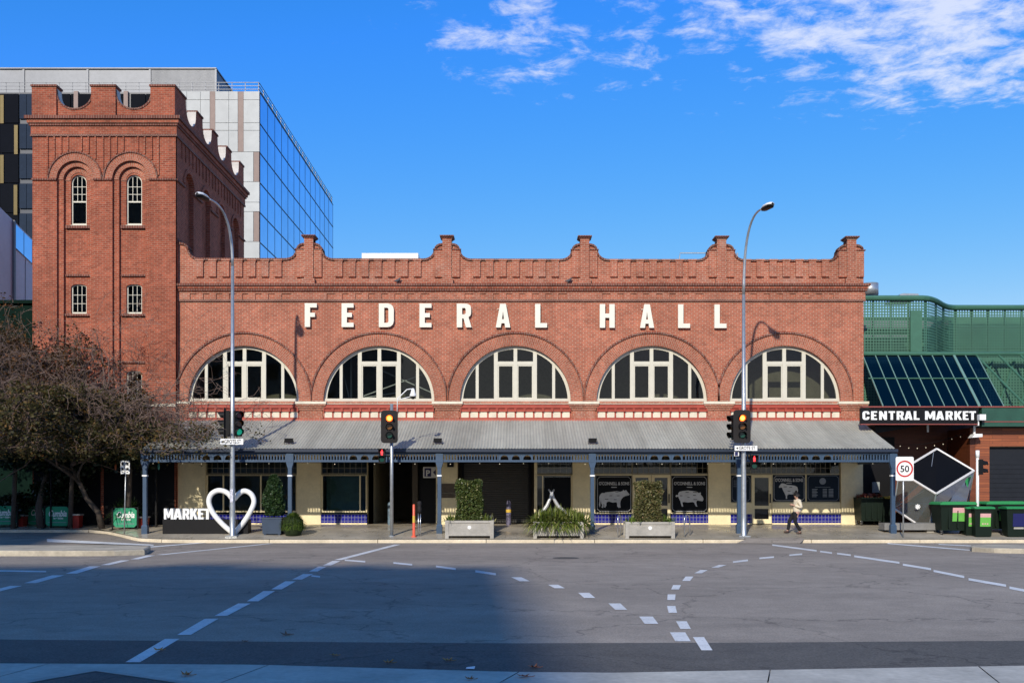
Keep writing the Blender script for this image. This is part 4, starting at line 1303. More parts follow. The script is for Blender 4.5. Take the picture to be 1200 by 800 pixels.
# vertical fillets under the corbel table
for p in [56, 64, 72, 80] + [96, 104, 112, 121, 129, 137, 145] + [162, 170, 178, 186]:
    zb = tz(176) if 68 < p < 110 or 134 < p < 174 else tz(196)
    cmin = min(abs(p-88.0), abs(p-153.2))
    if cmin < 33: zb = zs_b + math.sqrt(33**2 - cmin**2)/K + 0.03
    if zb < tz(162):
        MB().box(tx(p)-0.03, tx(p)+0.03, YT-0.05, YT+0.004, zb, tz(160.2)).build('fillet', mat_brick_tower, tower)
# corbel table, cornice
def tband(py0, py1, pr, mt):
    z0, z1 = tz(py0), tz(py1)
    MB().box(TL-pr, TR+pr, YT-pr, TB+pr, z0, z1).build('cornice', mt, tower)
tband(160.2, 157.6, 0.07, mat_brick_dark)
tband(157.5, 148.2, 0.05, mat_brick_tower)
tband(148.1, 145.4, 0.11, mat_brick_dark)
tband(145.3, 141.2, 0.17, mat_brick_tower)
tband(141.1, 137.4, 0.25, mat_brick_dark)
# scalloped battlements: front, right side, left side, back
mat_render = mat('pale_render', (0.55, 0.51, 0.46), 0.8, var=0.15)
zb0 = tz(137.3); zm = tz(102.8); zsb = tz(127)
def scallop_line(a0, a1, nsc, merlon):
    """top line of a battlement from a0 to a1 with nsc round dips"""
    L = abs(a1-a0); sg = 1 if a1 > a0 else -1
    gap = (L - merlon*(nsc+1))/nsc
    pts = [(a0, zm)]; a = 0.0
    for k in range(nsc):
        a += merlon
        pts.append((a0+sg*a, zm))
        for i in range(0, 15):
            t = math.pi*i/14
            pts.append((a0+sg*(a + gap/2 - gap/2*0.98*math.cos(t)), zm - 0.10 - (zm-0.10-zsb)*math.sin(t)**0.8))
        a += gap
        pts.append((a0+sg*a, zm))
    pts.append((a1, zm))
    return pts
th = 0.42
fl = scallop_line(TL+0.03, TR-0.02, 2, 28/K)
MB().poly([[(TL+0.03, zb0)] + fl + [(TR-0.02, zb0)]], YT-0.0, YT+th, emi=1).build('battlement', [mat_brick_tower, mat_render], tower)
sl_ = scallop_line(YT+th+0.01, TB, 4, 0.95)
# merlon at the corner is part of the front run
sl_ = [(y, z) for y, z in sl_]
MB().poly([[(YT+th+0.005, zb0)] + sl_ + [(TB, zb0)]], TR-th, TR-0.02, emi=1, axis='x').build('battlement', [mat_brick_tower, mat_render], tower)
MB().poly([[(YT+th+0.005, zb0)] + sl_ + [(TB, zb0)]], TL+0.03, TL+th, emi=1, axis='x').build('battlement', [mat_brick_tower, mat_render], tower)
bk = scallop_line(TL+th+0.01, TR-th-0.01, 2, 0.8)
MB().poly([[(TL+th+0.01, zb0)] + bk + [(TR-th-0.01, zb0)]], TB-th, TB-0.002, emi=1).build('battlement', [mat_brick_tower, mat_render], tower)
# merlons stand proud of the dipped panels
for k in range(3):
    a = TL+0.03+k*(28/K+((TR-0.02)-(TL+0.03)-3*28/K)/2)
    MB().box(a-0.01, a+28/K+0.01, YT-0.10, YT+th+0.004, zb0+0.001, zm+0.001).build('merlon', mat_brick_tower, tower)
# merlon caps
def capx(a, b, y0, y1): MB().box(a-0.05, b+0.05, y0-0.05, y1+0.05, zm+0.002, zm+0.085).build('merlon_cap', mat_brick_dark, tower)
mw = 28/K; gapf = ((TR-0.02)-(TL+0.03)-3*mw)/2
for k in range(3):
    a = TL+0.03+k*(mw+gapf); capx(a, a+mw, YT-0.10, YT+th)
gs = (TB-(YT+th+0.01)-5*0.95)/4
for k in range(5):
    y0 = YT+th+0.06+k*(0.95+gs); 
    for xa, xb in ((TR-th, TR-0.02), (TL+0.03, TL+th)):
        MB().box(xa-0.05, xb+0.05, y0, y0+0.95-0.05, zm+0.002, zm+0.085).build('merlon_cap', mat_brick_dark, tower)
# thin dark brick edging along the dips
for k in range(2):
    seg = fl[2+k*17:2+k*17+15]
    MB().ribbon(seg, 0.07, YT-0.035, YT+0.05).build('dip_edging', mat_brick_dark, tower)
# side, back walls and roof deck
mb = MB()
# right side with blind arches
sideh = []
for k in range(4):
    yc = YT + 1.75 + k*2.45
    sideh.append(arch_open(yc, 0.62, 2.0, tz(206), n=14))
mb.poly([[(YT+0.001, 0), (TB, 0), (TB, ZTOPW), (YT+0.001, ZTOPW)]] + sideh, TR, TR-0.20, axis='x', closed_back=False)
mb.face([(TR-0.2, YT+0.43, 0), (TR-0.2, TB, 0), (TR-0.2, TB, ZTOPW), (TR-0.2, YT+0.43, ZTOPW)])
mb.face([(TL, YT, 0), (TL, TB, 0), (TL, TB, ZTOPW), (TL, YT, ZTOPW)])
mb.face([(TL, TB, 0), (TR, TB, 0), (TR, TB, ZTOPW), (TL, TB, ZTOPW)])
mb.build('side_wall', mat_brick_tower, tower)
edges = [YT+0.02] + [YT + 1.75 + 2.45*k for k in range(4)] + [TB]
for k in range(5):
    a = edges[k] + (0.64 if k else 0); b = edges[k+1] - (0.64 if k < 4 else 0)
    MB().box(TR-0.01, TR+0.08, a, b, tz(211.4), tz(209.2)).build('ledge', mat_brick_dark, tower)
for k in range(4):
    yc = YT + 1.75 + k*2.45
    mb = MB(); n = 20
    for i in range(n):
        a, b = math.pi*i/n, math.pi*(i+1)/n
        q = []
        for r_, x_ in ((0.63, TR+0.05), (0.80, TR+0.05)):
            q.append([(x_, yc + r_*math.cos(t), tz(206) + r_*math.sin(t)) for t in (a, b)])
        mb.face([q[0][0], q[0][1], q[1][1], q[1][0]])
        mb.face([q[1][0], q[1][1], (TR, q[1][1][1], q[1][1][2]), (TR, q[1][0][1], q[1][0][2])])
        mb.face([q[0][0], q[0][1], (TR, q[0][1][1], q[0][1][2]), (TR, q[0][0][1], q[0][0][2])])
    mb.build('arch', mat_brick_tower, tower)
    for dy in (-1.0, -0.5, 0.0, 0.5, 1.0):
        MB().box(TR-0.005, TR+0.05, yc+dy-0.03, yc+dy+0.03, tz(206)+1.0, tz(160.3)).build('fillet', mat_brick_tower, tower)
MB().box(TL+0.3, TR-0.3, YT+0.45, TB-0.45, tz(140), tz(137)).build('roof', mat_conc, tower)
# dark room behind the windows
mb = MB(); mb.face([(TL+0.3, YT+2.5, 0), (TR-0.3, YT+2.5, 0), (TR-0.3, YT+2.5, ZTOPW), (TL+0.3, YT+2.5, ZTOPW)]); mb.build('inner_wall', mat_dark, tower)
# windows: white sash frames with small panes
for xc, w, zb, zs, rise, kind in WINS:
    y = YT + 0.33; fw = 0.055
    mb = MB()
    ro = [(x, z) for x, z in arch_open(xc, w-0.003, zb+0.003, zs, rise-0.003)]
    ri = [(xc-w+fw, zb+fw*1.6), (xc+w-fw, zb+fw*1.6)] + [(xc + (w-fw)*math.cos(math.pi*i/16), zs + (rise-fw*0.9)*math.sin(math.pi*i/16)) for i in range(17)]
    mb.poly([ro, ri], y, y+0.09)
    def ztop(x):
        t = max(-1, min(1, (x-xc)/(w-fw))); return zs + (rise-fw*0.9)*math.sqrt(max(0, 1-t*t))
    zmid = zb + (zs - zb)*0.56 if kind == 'round' else zb+fw*1.6
    if kind == 'round': mb.box(xc-w+fw, xc+w-fw, y+0.01, y+0.08, zmid-0.03, zmid+0.03)
    for k in (1, 2):
        x = xc - (w-fw) + 2*(w-fw)*k/3
        mb.box(x-0.011, x+0.011, y+0.02, y+0.07, zmid+0.03, ztop(x))
    nrow = 3
    ztp = zs + (rise*0.5 if kind == 'round' else 0.05)
    for k in range(1, nrow):
        z = zmid + (ztp - zmid)*k/nrow
        hwz = (w-fw) if z < zs else (w-fw)*math.sqrt(max(0, 1-((z-zs)/(rise-fw*0.9))**2))
        mb.box(xc-hwz, xc+hwz, y+0.022, y+0.068, z-0.011, z+0.011)
    fo = mb.build('window_frame', mat_white, tower)
    MB().poly([ri], y+0.045).build('pane', mat_glass_dark, fo)
    MB().box(xc-w-0.02, xc+w+0.02, y-0.1, y+0.05, zb-0.08, zb+0.002).build('sill', mat_white, fo)
# ground floor: black sheets added to stand in for deep shade
MB().box(tx(40), tx(118), YT-0.03, YT-0.001, 0, 2.9).build('shade_backing', mat_black, tower)
MB().box(tx(122), tx(204.5), YT-0.03, YT-0.001, 0, 2.9).build('shade_backing', mat_black, tower)

# unseen black awning, added along the tower front to darken it
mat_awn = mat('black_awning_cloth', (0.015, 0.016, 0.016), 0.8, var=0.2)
aw = thing('shade_awning', (tx(90), 41.5, 0), 'black awning added to deepen the shade under the trees', 'awning')
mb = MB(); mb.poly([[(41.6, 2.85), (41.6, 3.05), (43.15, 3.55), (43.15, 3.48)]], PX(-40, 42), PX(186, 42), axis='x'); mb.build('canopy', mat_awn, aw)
for p in (-38, 60, 183):
    x = PX(p, 41.7); MB().box(x-0.03, x+0.03, 41.65, 41.71, foot_z(x, 41.7)-0.02, 2.86).build('pole', mat_black, aw)

# ------------------------------------------------------------------ office block behind the tower
YO = 115.0
def ox(px): return PX(px, YO)
def oz(py): return PZ(py, YO)
office = thing('office_block', (ox(150), YO, 0), 'tall modern office block with white panels and a blue glass side behind the tower', 'building')
OX1 = ox(304); OD = 46.0
mat_opanel = mat('pearl_metal_panel', (0.50, 0.51, 0.495), 0.65, metal=0.0, spec=0.15, var=0.1, scale=0.12)
mat_obrown = mat('brown_panel', (0.25, 0.18, 0.155), 0.6, var=0.1)
mat_oglass = mat('blue_reflective_glass', (0.40, 0.60, 0.92), 0.05, metal=1.0, var=0.12, scale=0.09, bump=0.03, bscale=0.5)
mat_oframe = mat('dark_mullion', (0.03, 0.04, 0.06), 0.4, var=0.0)
mat_odark = mat('black_reflective_glass', (0.003, 0.004, 0.006), 0.05, var=0.2, scale=0.3, spec=0.15)
mat_obluedark = mat('dark_blue_glass', (0.022, 0.035, 0.055), 0.08, metal=0.4, var=0.15, scale=0.3)
mat_gold = mat('gold_fin', (0.085, 0.062, 0.018), 0.45, metal=0.4, var=0.1)
mat_grey = mat('grey_cladding', (0.17, 0.18, 0.20), 0.5, metal=0.3, var=0.1, scale=0.3)
MB().box(ox(-120), OX1-0.2, YO+0.25, YO+OD, 0, oz(107.5)).build('core', mat_oframe, office)
# front panels right of the tower
rows = [(107, 117), (117, 144), (144, 153), (153, 178)]
cols = [(197, 218.6), (219, 234.6), (235, 245.8), (252.3, 267.8), (268.2, 278.6), (285.5, 303.8)]
def opanel(a, b, y0, y1, mt=mat_opanel, dy=0.0):
    MB().box(ox(a), ox(b), YO+dy, YO+0.2, oz(y1-0.25), oz(y0+0.25)).build('panel', mt, office)
for y0, y1 in rows:
    for a, b in cols: opanel(a, b, y0, y1)
for a, b in ((246, 252), (278.9, 285.2)):
    opanel(a, b, 107, 178, mat_obrown, 0.03)
for k, (y0, y1) in enumerate(((178, 213), (213, 248), (248, 283), (283, 330))):
    if k % 2 == 0:
        for a, b in ((197, 233), (233.4, 267.6), (268, 296.8)): opanel(a, b, y0, y1)
        opanel(297.2, 303.5, y0, y1, mat_obrown, 0.03)
    else:
        for a, b in ((197, 233), (233.4, 268), (268.4, 303.8)):
            opanel(a, b, y0, y0+24); opanel(a, b, y0+24, y1)
# glass side
ncol = 13
levels = [107.5, 144, 178.5, 213.5, 248.5, 283.5, 330]
for r_ in range(6):
    for k in range(ncol):
        y0 = YO + 0.3 + k*(OD-0.5)/ncol; y1 = YO + 0.3 + (k+1)*(OD-0.5)/ncol
        z0, z1 = oz(levels[r_+1])+0.08, oz(levels[r_])-0.08
        MB().face([(OX1, y0+0.08, z0), (OX1, y1-0.08, z0), (OX1, y1-0.08, z1), (OX1, y0+0.08, z1)]).build('pane', mat_oglass, office)
mb = MB()
for k in range(ncol+1):
    y = YO + 0.3 + k*(OD-0.5)/ncol
    mb.box(OX1-0.15, OX1+0.02, y-0.04, y+0.04, 0, oz(107))
for lv in levels: mb.box(OX1-0.15, OX1+0.05, YO+0.26, YO+OD, oz(lv)-0.045, oz(lv)+0.045)
mb.build('mullion', mat_oframe, office)
# left half: black glass with gold fins
for r_ in range(8):
    y0, y1 = 110 + r_*35, 144 + r_*35
    for a, b in ((-118, -80), (-79, -40), (-39, -1), (0, 21.5)):
        MB().box(ox(a), ox(b), YO+0.0, YO+0.2, oz(y1), oz(y0)).build('pane', mat_odark, office)
    for a, b in ((22.5, 30.5), (31, 38.5), (39, 60), (60.5, 82), (83, 86), (92, 120), (121, 144), (153, 170), (171, 196)):
        MB().box(ox(a), ox(b), YO+0.05, YO+0.2, oz(y1-5), oz(y0)).build('pane', mat_obluedark if a < 38 else mat_odark, office)
for (a, y0, y1) in ((0.5, 112, 145), (17, 147, 181), (0.5, 182, 215), (16.5, 217, 252), (-20, 112, 145), (-35, 182, 215)):
    MB().box(ox(a), ox(a+4.2), YO-0.1, YO-0.002, oz(y1), oz(y0)).build('gold_panel', mat_gold, office)
for a in (86.5, 145):
    MB().box(ox(a), ox(a+5), YO-0.05, YO+0.2, oz(178), oz(107)).build('panel', mat_obrown, office)
# roof plant enclosure with ribbed cladding
yp = YO + 10
mb = MB(); mb.box(PX(-120, yp), PX(253, yp), yp, yp+26, PZ(112, yp), PZ(81.5, yp)); pe = mb.build('plant_screen', mat_grey, office)
mb = MB()
for k in range(60):
    x = PX(175, yp) + k*(PX(253, yp)-PX(175, yp))/60
    mb.box(x, x+0.05, yp-0.06, yp-0.002, PZ(112, yp), PZ(82, yp))
for p in (28, 103, 176, 253): mb.box(PX(p, yp)-0.12, PX(p, yp)+0.12, yp-0.12, yp-0.061, PZ(112, yp), PZ(81.5, yp))
mb.box(PX(-120, yp), PX(254, yp), yp-0.2, yp+26.2, PZ(81.4, yp), PZ(80, yp)); mb.build('cladding_rib', mat_grey, pe)
# roof railing
mb = MB(); zt_ = oz(95.5); z0 = oz(107.4)
for z in (zt_, z0+(zt_-z0)*0.66, z0+(zt_-z0)*0.33): 
    mb.box(ox(-120), OX1-0.1, YO+0.3, YO+0.36, z-0.03, z+0.03); mb.box(OX1-0.16, OX1-0.1, YO+0.361, YO+OD, z-0.03, z+0.03)
for k in range(28):
    x = ox(-120) + (OX1-0.2-ox(-120))*k/27; mb.box(x-0.03, x+0.03, YO+0.37, YO+0.43, z0, zt_)
for k in range(22):
    y = YO+0.5+(OD-0.6)*k/21; mb.box(OX1-0.26, OX1-0.17, y-0.03, y+0.03, z0, zt_)
mb.build('railing', mat_grey, office)
MB().box(OX1-4.2, OX1-1.6, YO+6, YO+9, z0, oz(97.5)).build('roof_tank', mat('royal_blue_housing', (0.03, 0.06, 0.45), 0.4, var=0.1), office)

# ------------------------------------------------------------------ pale building with a sloping roof, left edge
pb = thing('pale_building', (-29.5, 52, 0), 'pale grey blank-walled building with a sloping top at the left edge', 'building')
mat_pale = mat('pale_wall_cladding', (0.84, 0.87, 0.90), 0.6, var=0.06, scale=0.5)
X0 = -26.35
ztp = lambda y: 15.9 - (y-50)*0.235
mb = MB(); mb.poly([[(47, 0), (64, 0), (64, ztp(64)), (47, ztp(47))]], X0, X0-12, axis='x'); mb.build('wall', mat_pale, pb)
for (a, b) in ((51.45, 52.3), (52.36, 53.2), (53.26, 54.1)):
    MB().poly([[(a, ztp(a)-1.35), (b, ztp(b)-1.35), (b, ztp(b)-0.12), (a, ztp(a)-0.12)]], X0+0.02, X0+0.05, axis='x').build('pane', mat_oglass, pb)
MB().box(X0, X0+0.12, 51.2, 51.36, 0, ztp(51.3)-0.02).build('down_pipe', mat_grey, pb)
MB().box(X0, X0+0.02, 52.55, 52.58, 0, ztp(52.6)-1.4).build('joint', mat_grey, pb)
# dark green shed behind the trees
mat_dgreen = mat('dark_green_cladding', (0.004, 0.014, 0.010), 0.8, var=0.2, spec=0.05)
sd = thing('green_shed', (-27, 47.5, 0), 'dark green market shed wall behind the trees beside the tower', 'building')
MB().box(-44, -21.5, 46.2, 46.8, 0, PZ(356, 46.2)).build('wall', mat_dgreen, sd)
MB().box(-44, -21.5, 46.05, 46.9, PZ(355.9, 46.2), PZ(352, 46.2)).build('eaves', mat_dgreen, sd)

# ------------------------------------------------------------------ building across the street, behind the viewer (casts the shade on the road)
ac = thing('street_building', (-60, -60, 0), 'rendered building on the viewer side of the street', 'building')
YB = -50.0
SH = 76.5*0.558 + ROADZ
def block(name, pts, z0, z1):
    mb = MB(); n = len(pts)
    for i in range(n):
        (xa, ya), (xb, yb) = pts[i], pts[(i+1) % n]
        mb.face([(xa, ya, z0), (xb, yb, z0), (xb, yb, z1), (xa, ya, z1)])
    mb.face([(x_, y_, z1) for x_, y_ in pts]); return mb.build(name, mat_conc, ac)
XE = -0.35 - 0.3*76.5
block('wall', [(-95, YB), (XE, YB), (XE+2.6, YB-40), (-95, YB-40)], ROADZ, SH)
XU = PX(62, 41.5) - 0.3*(41.5-YB)
block('upper_storeys', [(-95, YB+0.01), (XU, YB+0.01), (XU, YB-39), (-95, YB-39)], SH+0.001, 3.4 + 0.558*(41.5-YB))
for f_ in range(10):
    for k in range(17):
        x = -92 + k*4; MB().box(x, x+2.4, YB+0.002, YB+0.05, 0.8+f_*4, 2.9+f_*4).build('window', mat_odark, ac)
rr = random.Random(9); xq = XU+1
while xq < XE-1.5:
    w_ = rr.uniform(0.5, 2.6); h_ = rr.uniform(0.15, 1.3)
    MB().box(xq, min(xq+w_, XE-0.6), YB-3.5-rr.uniform(0, 2), YB-0.5-rr.uniform(0, 1.5), SH+0.001, SH+h_).build('shadow_edge_box', mat_conc, ac)  # unseen boxes added to break up the edge of the cast shadow
    xq += w_ + rr.uniform(0.1, 1.6)

# ------------------------------------------------------------------ the green market building on the right
mk = thing('market_building', (PX(1110, 47), 47, 0), 'green perforated market building with a slanted blue glass canopy beside the hall', 'building')
mat_mgreen = mat('market_green_paint', (0.045, 0.135, 0.088), 0.5, var=0.15, scale=0.6)
mat_mdgreen = mat('market_dark_green', (0.02, 0.075, 0.05), 0.5, var=0.15)
def perfmat():
    m, nt, b = newmat('perforated_green_sheet')
    out = nt.nodes['Material Output']
    u = N(nt, 'ShaderNodeUVMap')
    sc_ = N(nt, 'ShaderNodeVectorMath', operation='FRACTION')
    mp_ = N(nt, 'ShaderNodeMapping'); mp_.inputs['Scale'].default_value = (7.5, 7.5, 1)
    nt.links.new(u.outputs[0], mp_.inputs[0]); nt.links.new(mp_.outputs[0], sc_.inputs[0])
    sb = N(nt, 'ShaderNodeVectorMath', operation='SUBTRACT'); sb.inputs[1].default_value = (0.5, 0.5, 0)
    nt.links.new(sc_.outputs[0], sb.inputs[0])
    ab = N(nt, 'ShaderNodeVectorMath', operation='ABSOLUTE'); nt.links.new(sb.outputs[0], ab.inputs[0])
    sx = N(nt, 'ShaderNodeSeparateXYZ'); nt.links.new(ab.outputs[0], sx.inputs[0])
    mxm = N(nt, 'ShaderNodeMath', operation='MAXIMUM'); nt.links.new(sx.outputs[0], mxm.inputs[0]); nt.links.new(sx.outputs[1], mxm.inputs[1])
    lt = N(nt, 'ShaderNodeMath', operation='LESS_THAN'); lt.inputs[1].default_value = 0.27
    nt.links.new(mxm.outputs[0], lt.inputs[0])
    tr = N(nt, 'ShaderNodeBsdfTransparent')
    rg = N(nt, 'ShaderNodeRGB'); rg.outputs[0].default_value = (0.052, 0.145, 0.092, 1)
    c = mulmix(nt, rg.outputs[0], pos_noise(nt, 0.7, 4), 0.85, 1.15)
    nt.links.new(c, b.inputs['Base Color']); b.inputs['Roughness'].default_value = 0.5
    ms_ = N(nt, 'ShaderNodeMixShader')
    nt.links.new(lt.outputs[0], ms_.inputs[0]); nt.links.new(b.outputs[0], ms_.inputs[1]); nt.links.new(tr.outputs[0], ms_.inputs[2])
    nt.links.new(ms_.outputs[0], out.inputs['Surface'])
    return m
mat_perf = perfmat()
def mdep(x): return 46.0 + 2.4*sm((x - PX(1080, 46))/(PX(1135, 47)-PX(1080, 46)))
MZ0, MZ1 = PZ(472, 46), PZ(349.5, 46)
stations = np.linspace(15.5, 30.0, 59)
mb = MB(); ul = 0.0
for a, b in zip(stations, stations[1:]):
    ya, yb = mdep(a), mdep(b); L = math.hypot(b-a, yb-ya)
    mb.face([(a, ya, MZ0), (b, yb, MZ0), (b, yb, MZ1), (a, ya, MZ1)], 0, [(ul, 0), (ul+L, 0), (ul+L, MZ1-MZ0), (ul, MZ1-MZ0)])
    ul += L
mb.build('perforated_screen', mat_perf, mk)
mb = MB()
for z in (MZ1, ):
    mb.tube([(a, mdep(a)-0.05, z) for a in stations], 0.13, 8)
mb.build('top_rail', mat_mgreen, mk)
mb = MB()
for k in range(1, 5):
    z = MZ0 + (MZ1-MZ0)*k/5
    mb.tube([(a, mdep(a)+0.09, z) for a in stations], 0.055, 6)
mb.build('screen_rail', mat_mdgreen, mk)
for k, a in enumerate(np.arange(15.9, 30, 0.82)):
    MB().box(a-0.035, a+0.035, mdep(a)+0.02, mdep(a)+0.14, MZ0, MZ1).build('screen_post', mat_mdgreen, mk)
MB().box(PX(1066, 46), PX(1079, 46), 45.90, 45.99, MZ0, PZ(364, 46)).build('solid_panel', mat_mgreen, mk)
# wall and plant behind the screen
MB().box(15.5, 34, 49.6, 49.9, 0, PZ(371, 49.6)).build('back_wall', mat_mgreen, mk)
MB().box(15.45, 21.5, 48.6, 49.4, PZ(384, 48.6), PZ(376, 48.6)).build('pipe_run', mat_grey, mk)
MB().box(15.6, 19.4, 48.7, 49.5, PZ(396, 48.6), PZ(391, 48.6)).build('pipe_run', mat_grey, mk)
mb = MB(); mb.lathe([(0, PZ(346,52)), (0.45, PZ(345.9,52)), (0.45, PZ(332.5, 52)), (0.0, PZ(332, 52))], PX(1019, 52), 52, 16); mb.build('roof_flue', mat_galv, mk, True)
mb = MB(); mb.poly([[(PX(1052, 52), PZ(349, 52)), (PX(1055, 52), PZ(344.5, 52)), (PX(1059, 52), PZ(343.5, 52)), (PX(1076, 52), PZ(344, 52)), (PX(1078.5, 52), PZ(349, 52))]], 52, 54); mb.build('roof_cowl', mat_galv, mk)
# slanted glass canopy: bars and panes
Ya, Yb = 44.2, 41.75
za, zb_ = PZ(416, Ya), PZ(475.5, Yb)
mat_cglass = glassmat('canopy_blue_glass', (0.03, 0.042, 0.10), 0.8, 0.04, 1.7)
xs_c = [14.9 + 0.0] + [PX(p, Ya) for p in (1025.5, 1038.5, 1052, 1065.5, 1079, 1092, 1105, 1117.5, 1131, 1144.5)]
xs_c[0] = PX(1011, Ya)
zmid = (za*0.52 + zb_*0.48); ymid = Ya*0.52 + Yb*0.48
dark_edge = mat('pale_green_bar', (0.14, 0.25, 0.215), 0.4, var=0.05)
for a, b in zip(xs_c, xs_c[1:]):
    for (y0, z0, y1, z1) in ((Ya, za, ymid, zmid), (ymid, zmid, Yb, zb_)):
        o = MB().face([(a+0.025, y1, z1), (b-0.025, y1, z1), (b-0.025, y0, z0), (a+0.025, y0, z0)]).build('canopy_pane', mat_cglass, mk)
for i, x in enumerate(xs_c):
    w = 0.055 if i == 8 else 0.019
    d = 0.05 if i == 8 else 0.03
    mb = MB(); mb.poly([[(Ya, za-0.06), (Ya, za+d), (Yb, zb_+d), (Yb, zb_-0.06)]], x-w, x+w, axis='x'); mb.build('canopy_bar', dark_edge, mk)
mb = MB(); mb.tube([(15.4, ymid, zmid+0.02), (xs_c[-1], ymid, zmid+0.02)], 0.03, 6); mb.build('canopy_bar', mat_mgreen, mk)
mb = MB(); mb.tube([(15.4, Ya+0.02, za+0.06), (30, Ya+0.02, za+0.06)], 0.09, 8); mb.build('canopy_ridge', mat_mgreen, mk)
# open lattice to the right of the glass and lower perforated wall
mb = MB(); x0, x1 = xs_c[-1], 30.0; yl = 45.0
mb.face([(xs_c[0], yl, 4.5), (x1, yl, 4.5), (x1, yl, za), (xs_c[0], yl, za)], 0, [(0,0),(x1-xs_c[0],0),(x1-xs_c[0],za-4.5),(0,za-4.5)]); mb.build('perforated_screen', mat_perf, mk)
mb = MB()
for k in range(4):
    xa = PX(1170 + k*26 - 26, Ya)
    mb.tube([(xa, Ya, za), (xa + 0.96, Yb, zb_)], 0.045, 6)
    mb.tube([(xa+0.1, yl-0.1, za-0.1), (xa-0.75, yl-0.1, 5.1)], 0.05, 6)
mb.build('brace', mat_mgreen, mk)
MB().box(15.4, 34, yl+0.2, yl+0.5, 0, za-0.1).build('lower_wall', mat_mdgreen, mk)
# beam and fascia
mb = MB(); mb.box(PX(1150, Yb), 30, Yb-0.05, Yb+0.25, PZ(499.5, Yb), PZ(477.6, Yb)); mb.build('green_beam', mat_mdgreen, mk)
mat_fred = mat('dull_red_edge', (0.25, 0.06, 0.05), 0.5, var=0.1)
mb = MB(); mb.box(PX(1010, Yb), 30, Yb-0.09, Yb+0.2, PZ(477.4, Yb), PZ(475.9, Yb)); mb.box(PX(1150, Yb), 30, Yb-0.07, Yb-0.051, PZ(494.5, Yb), PZ(493.5, Yb)); mb.build('red_edge', mat_fred, mk)
# sign
YS = 41.6
sg = MB().box(PX(1008.5, YS), PX(1146.5, YS), YS-0.0, YS+0.14, PZ(496.3, YS), PZ(478.2, YS)).build('sign_board', mat_black, mk)
mb = MB(); mb.box(PX(1008.5, YS), PX(1147, YS), YS-0.03, YS+0.15, PZ(497.4, YS), PZ(496.4, YS)); mb.build('red_edge', mat_fred, sg)
sp_ = [('C',1010.5,1018.5),('E',1020.5,1027.5),('N',1030,1039),('T',1041,1048.5),('R',1050.5,1058.8),('A',1059.5,1069),('L',1070.5,1077.2),
       ('M',1083.8,1095.6),('A',1096.5,1106),('R',1107.8,1116.2),('K',1118,1126.8),('E',1128,1134.6),('T',1135.5,1143.2)]
for ch, a, b in sp_:
    glyph(ch, PX(a, YS), PX(b, YS), PZ(491.8, YS), PZ(481.6, YS), YS-0.035, YS-0.002).build('letter', mat_white_plain, sg)
# dark bay under the sign, brown sloping soffit, timber wall with roller door
mat_brown = mat('brown_lining_board', (0.14, 0.038, 0.014), 0.5, var=0.25, scale=1.2, stretch=(0.4, 0.4, 5))
def boardmat():
    m, nt, b = newmat('orange_timber_board')
    g_ = N(nt, 'ShaderNodeNewGeometry'); s_ = N(nt, 'ShaderNodeSeparateXYZ'); nt.links.new(g_.outputs['Position'], s_.inputs[0])
    cb_ = N(nt, 'ShaderNodeCombineXYZ'); nt.links.new(s_.outputs[0], cb_.inputs[0]); nt.links.new(s_.outputs[2], cb_.inputs[1])
    bt = N(nt, 'ShaderNodeTexBrick'); nt.links.new(cb_.outputs[0], bt.inputs['Vector']); bt.offset = 0.37
    bt.inputs['Color1'].default_value = (0.30, 0.085, 0.028, 1); bt.inputs['Color2'].default_value = (0.21, 0.055, 0.02, 1); bt.inputs['Mortar'].default_value = (0.10, 0.03, 0.012, 1)
    bt.inputs['Scale'].default_value = 1; bt.inputs['Brick Width'].default_value = 1.1; bt.inputs['Row Height'].default_value = 0.11; bt.inputs['Mortar Size'].default_value = 0.008
    c = mulmix(nt, bt.outputs[0], pos_noise(nt, 2.5, 5, 0.7, (0.3, 1, 4)), 0.75, 1.25)
    nt.links.new(c, b.inputs['Base Color']); b.inputs['Roughness'].default_value = 0.55
    return m
mat_board = boardmat()
YR = 42.3
mb = MB()
mb.box(PX(1143, YR), PX(1159.5, YR), YR, YR+0.3, 0, PZ(501.2, YR)); mb.box(PX(1159.6, YR), PX(1260, YR), YR, YR+0.3, PZ(523, YR), PZ(501.2, YR)); mb.box(PX(1235, YR), PX(1260, YR), YR, YR+0.3, 0, PZ(523.1, YR))
mb.build('timber_wall', mat_board, mk)
MB().box(PX(1141, YR), PX(1260, YR), YR-0.06, YR+0.4, PZ(501.1, YR), PZ(499.8, YR)).build('wall_capping', mat_black, mk)
mat_rdoor = mat('charcoal_roller_slat', (0.014, 0.016, 0.021), 0.5, var=0.1, spec=0.2)
me_rs = MB().box(0, PX(1235, YR)-PX(1159.5, YR)-0.01, 0, 0.03, 0, 0.19).mesh('door_slat', mat_rdoor)
rd = MB().box(PX(1159.6, YR), PX(1234.9, YR), YR+0.2, YR+0.28, 0, PZ(523, YR)-0.01).build('roller_door', mat_rdoor, mk)
for k in range(14):
    link('door_slat', me_rs, rd, (PX(1159.6, YR), YR+0.155, 0.02+k*0.2 - 0.0))
mb = MB()
mb.face([(15.6, 44.6, 0), (PX(1143, 44.6), 44.6, 0), (PX(1143, 44.6), 44.6, 4.6), (15.6, 44.6, 4.6)]); mb.build('bay_lining', mat_brown, mk)
mb = MB(); mb.box(PX(1141, YR)-0.15, PX(1143, YR), YR+0.02, 44.5, 0, 4.2); mb.build('bay_lining', mat_brown, mk)
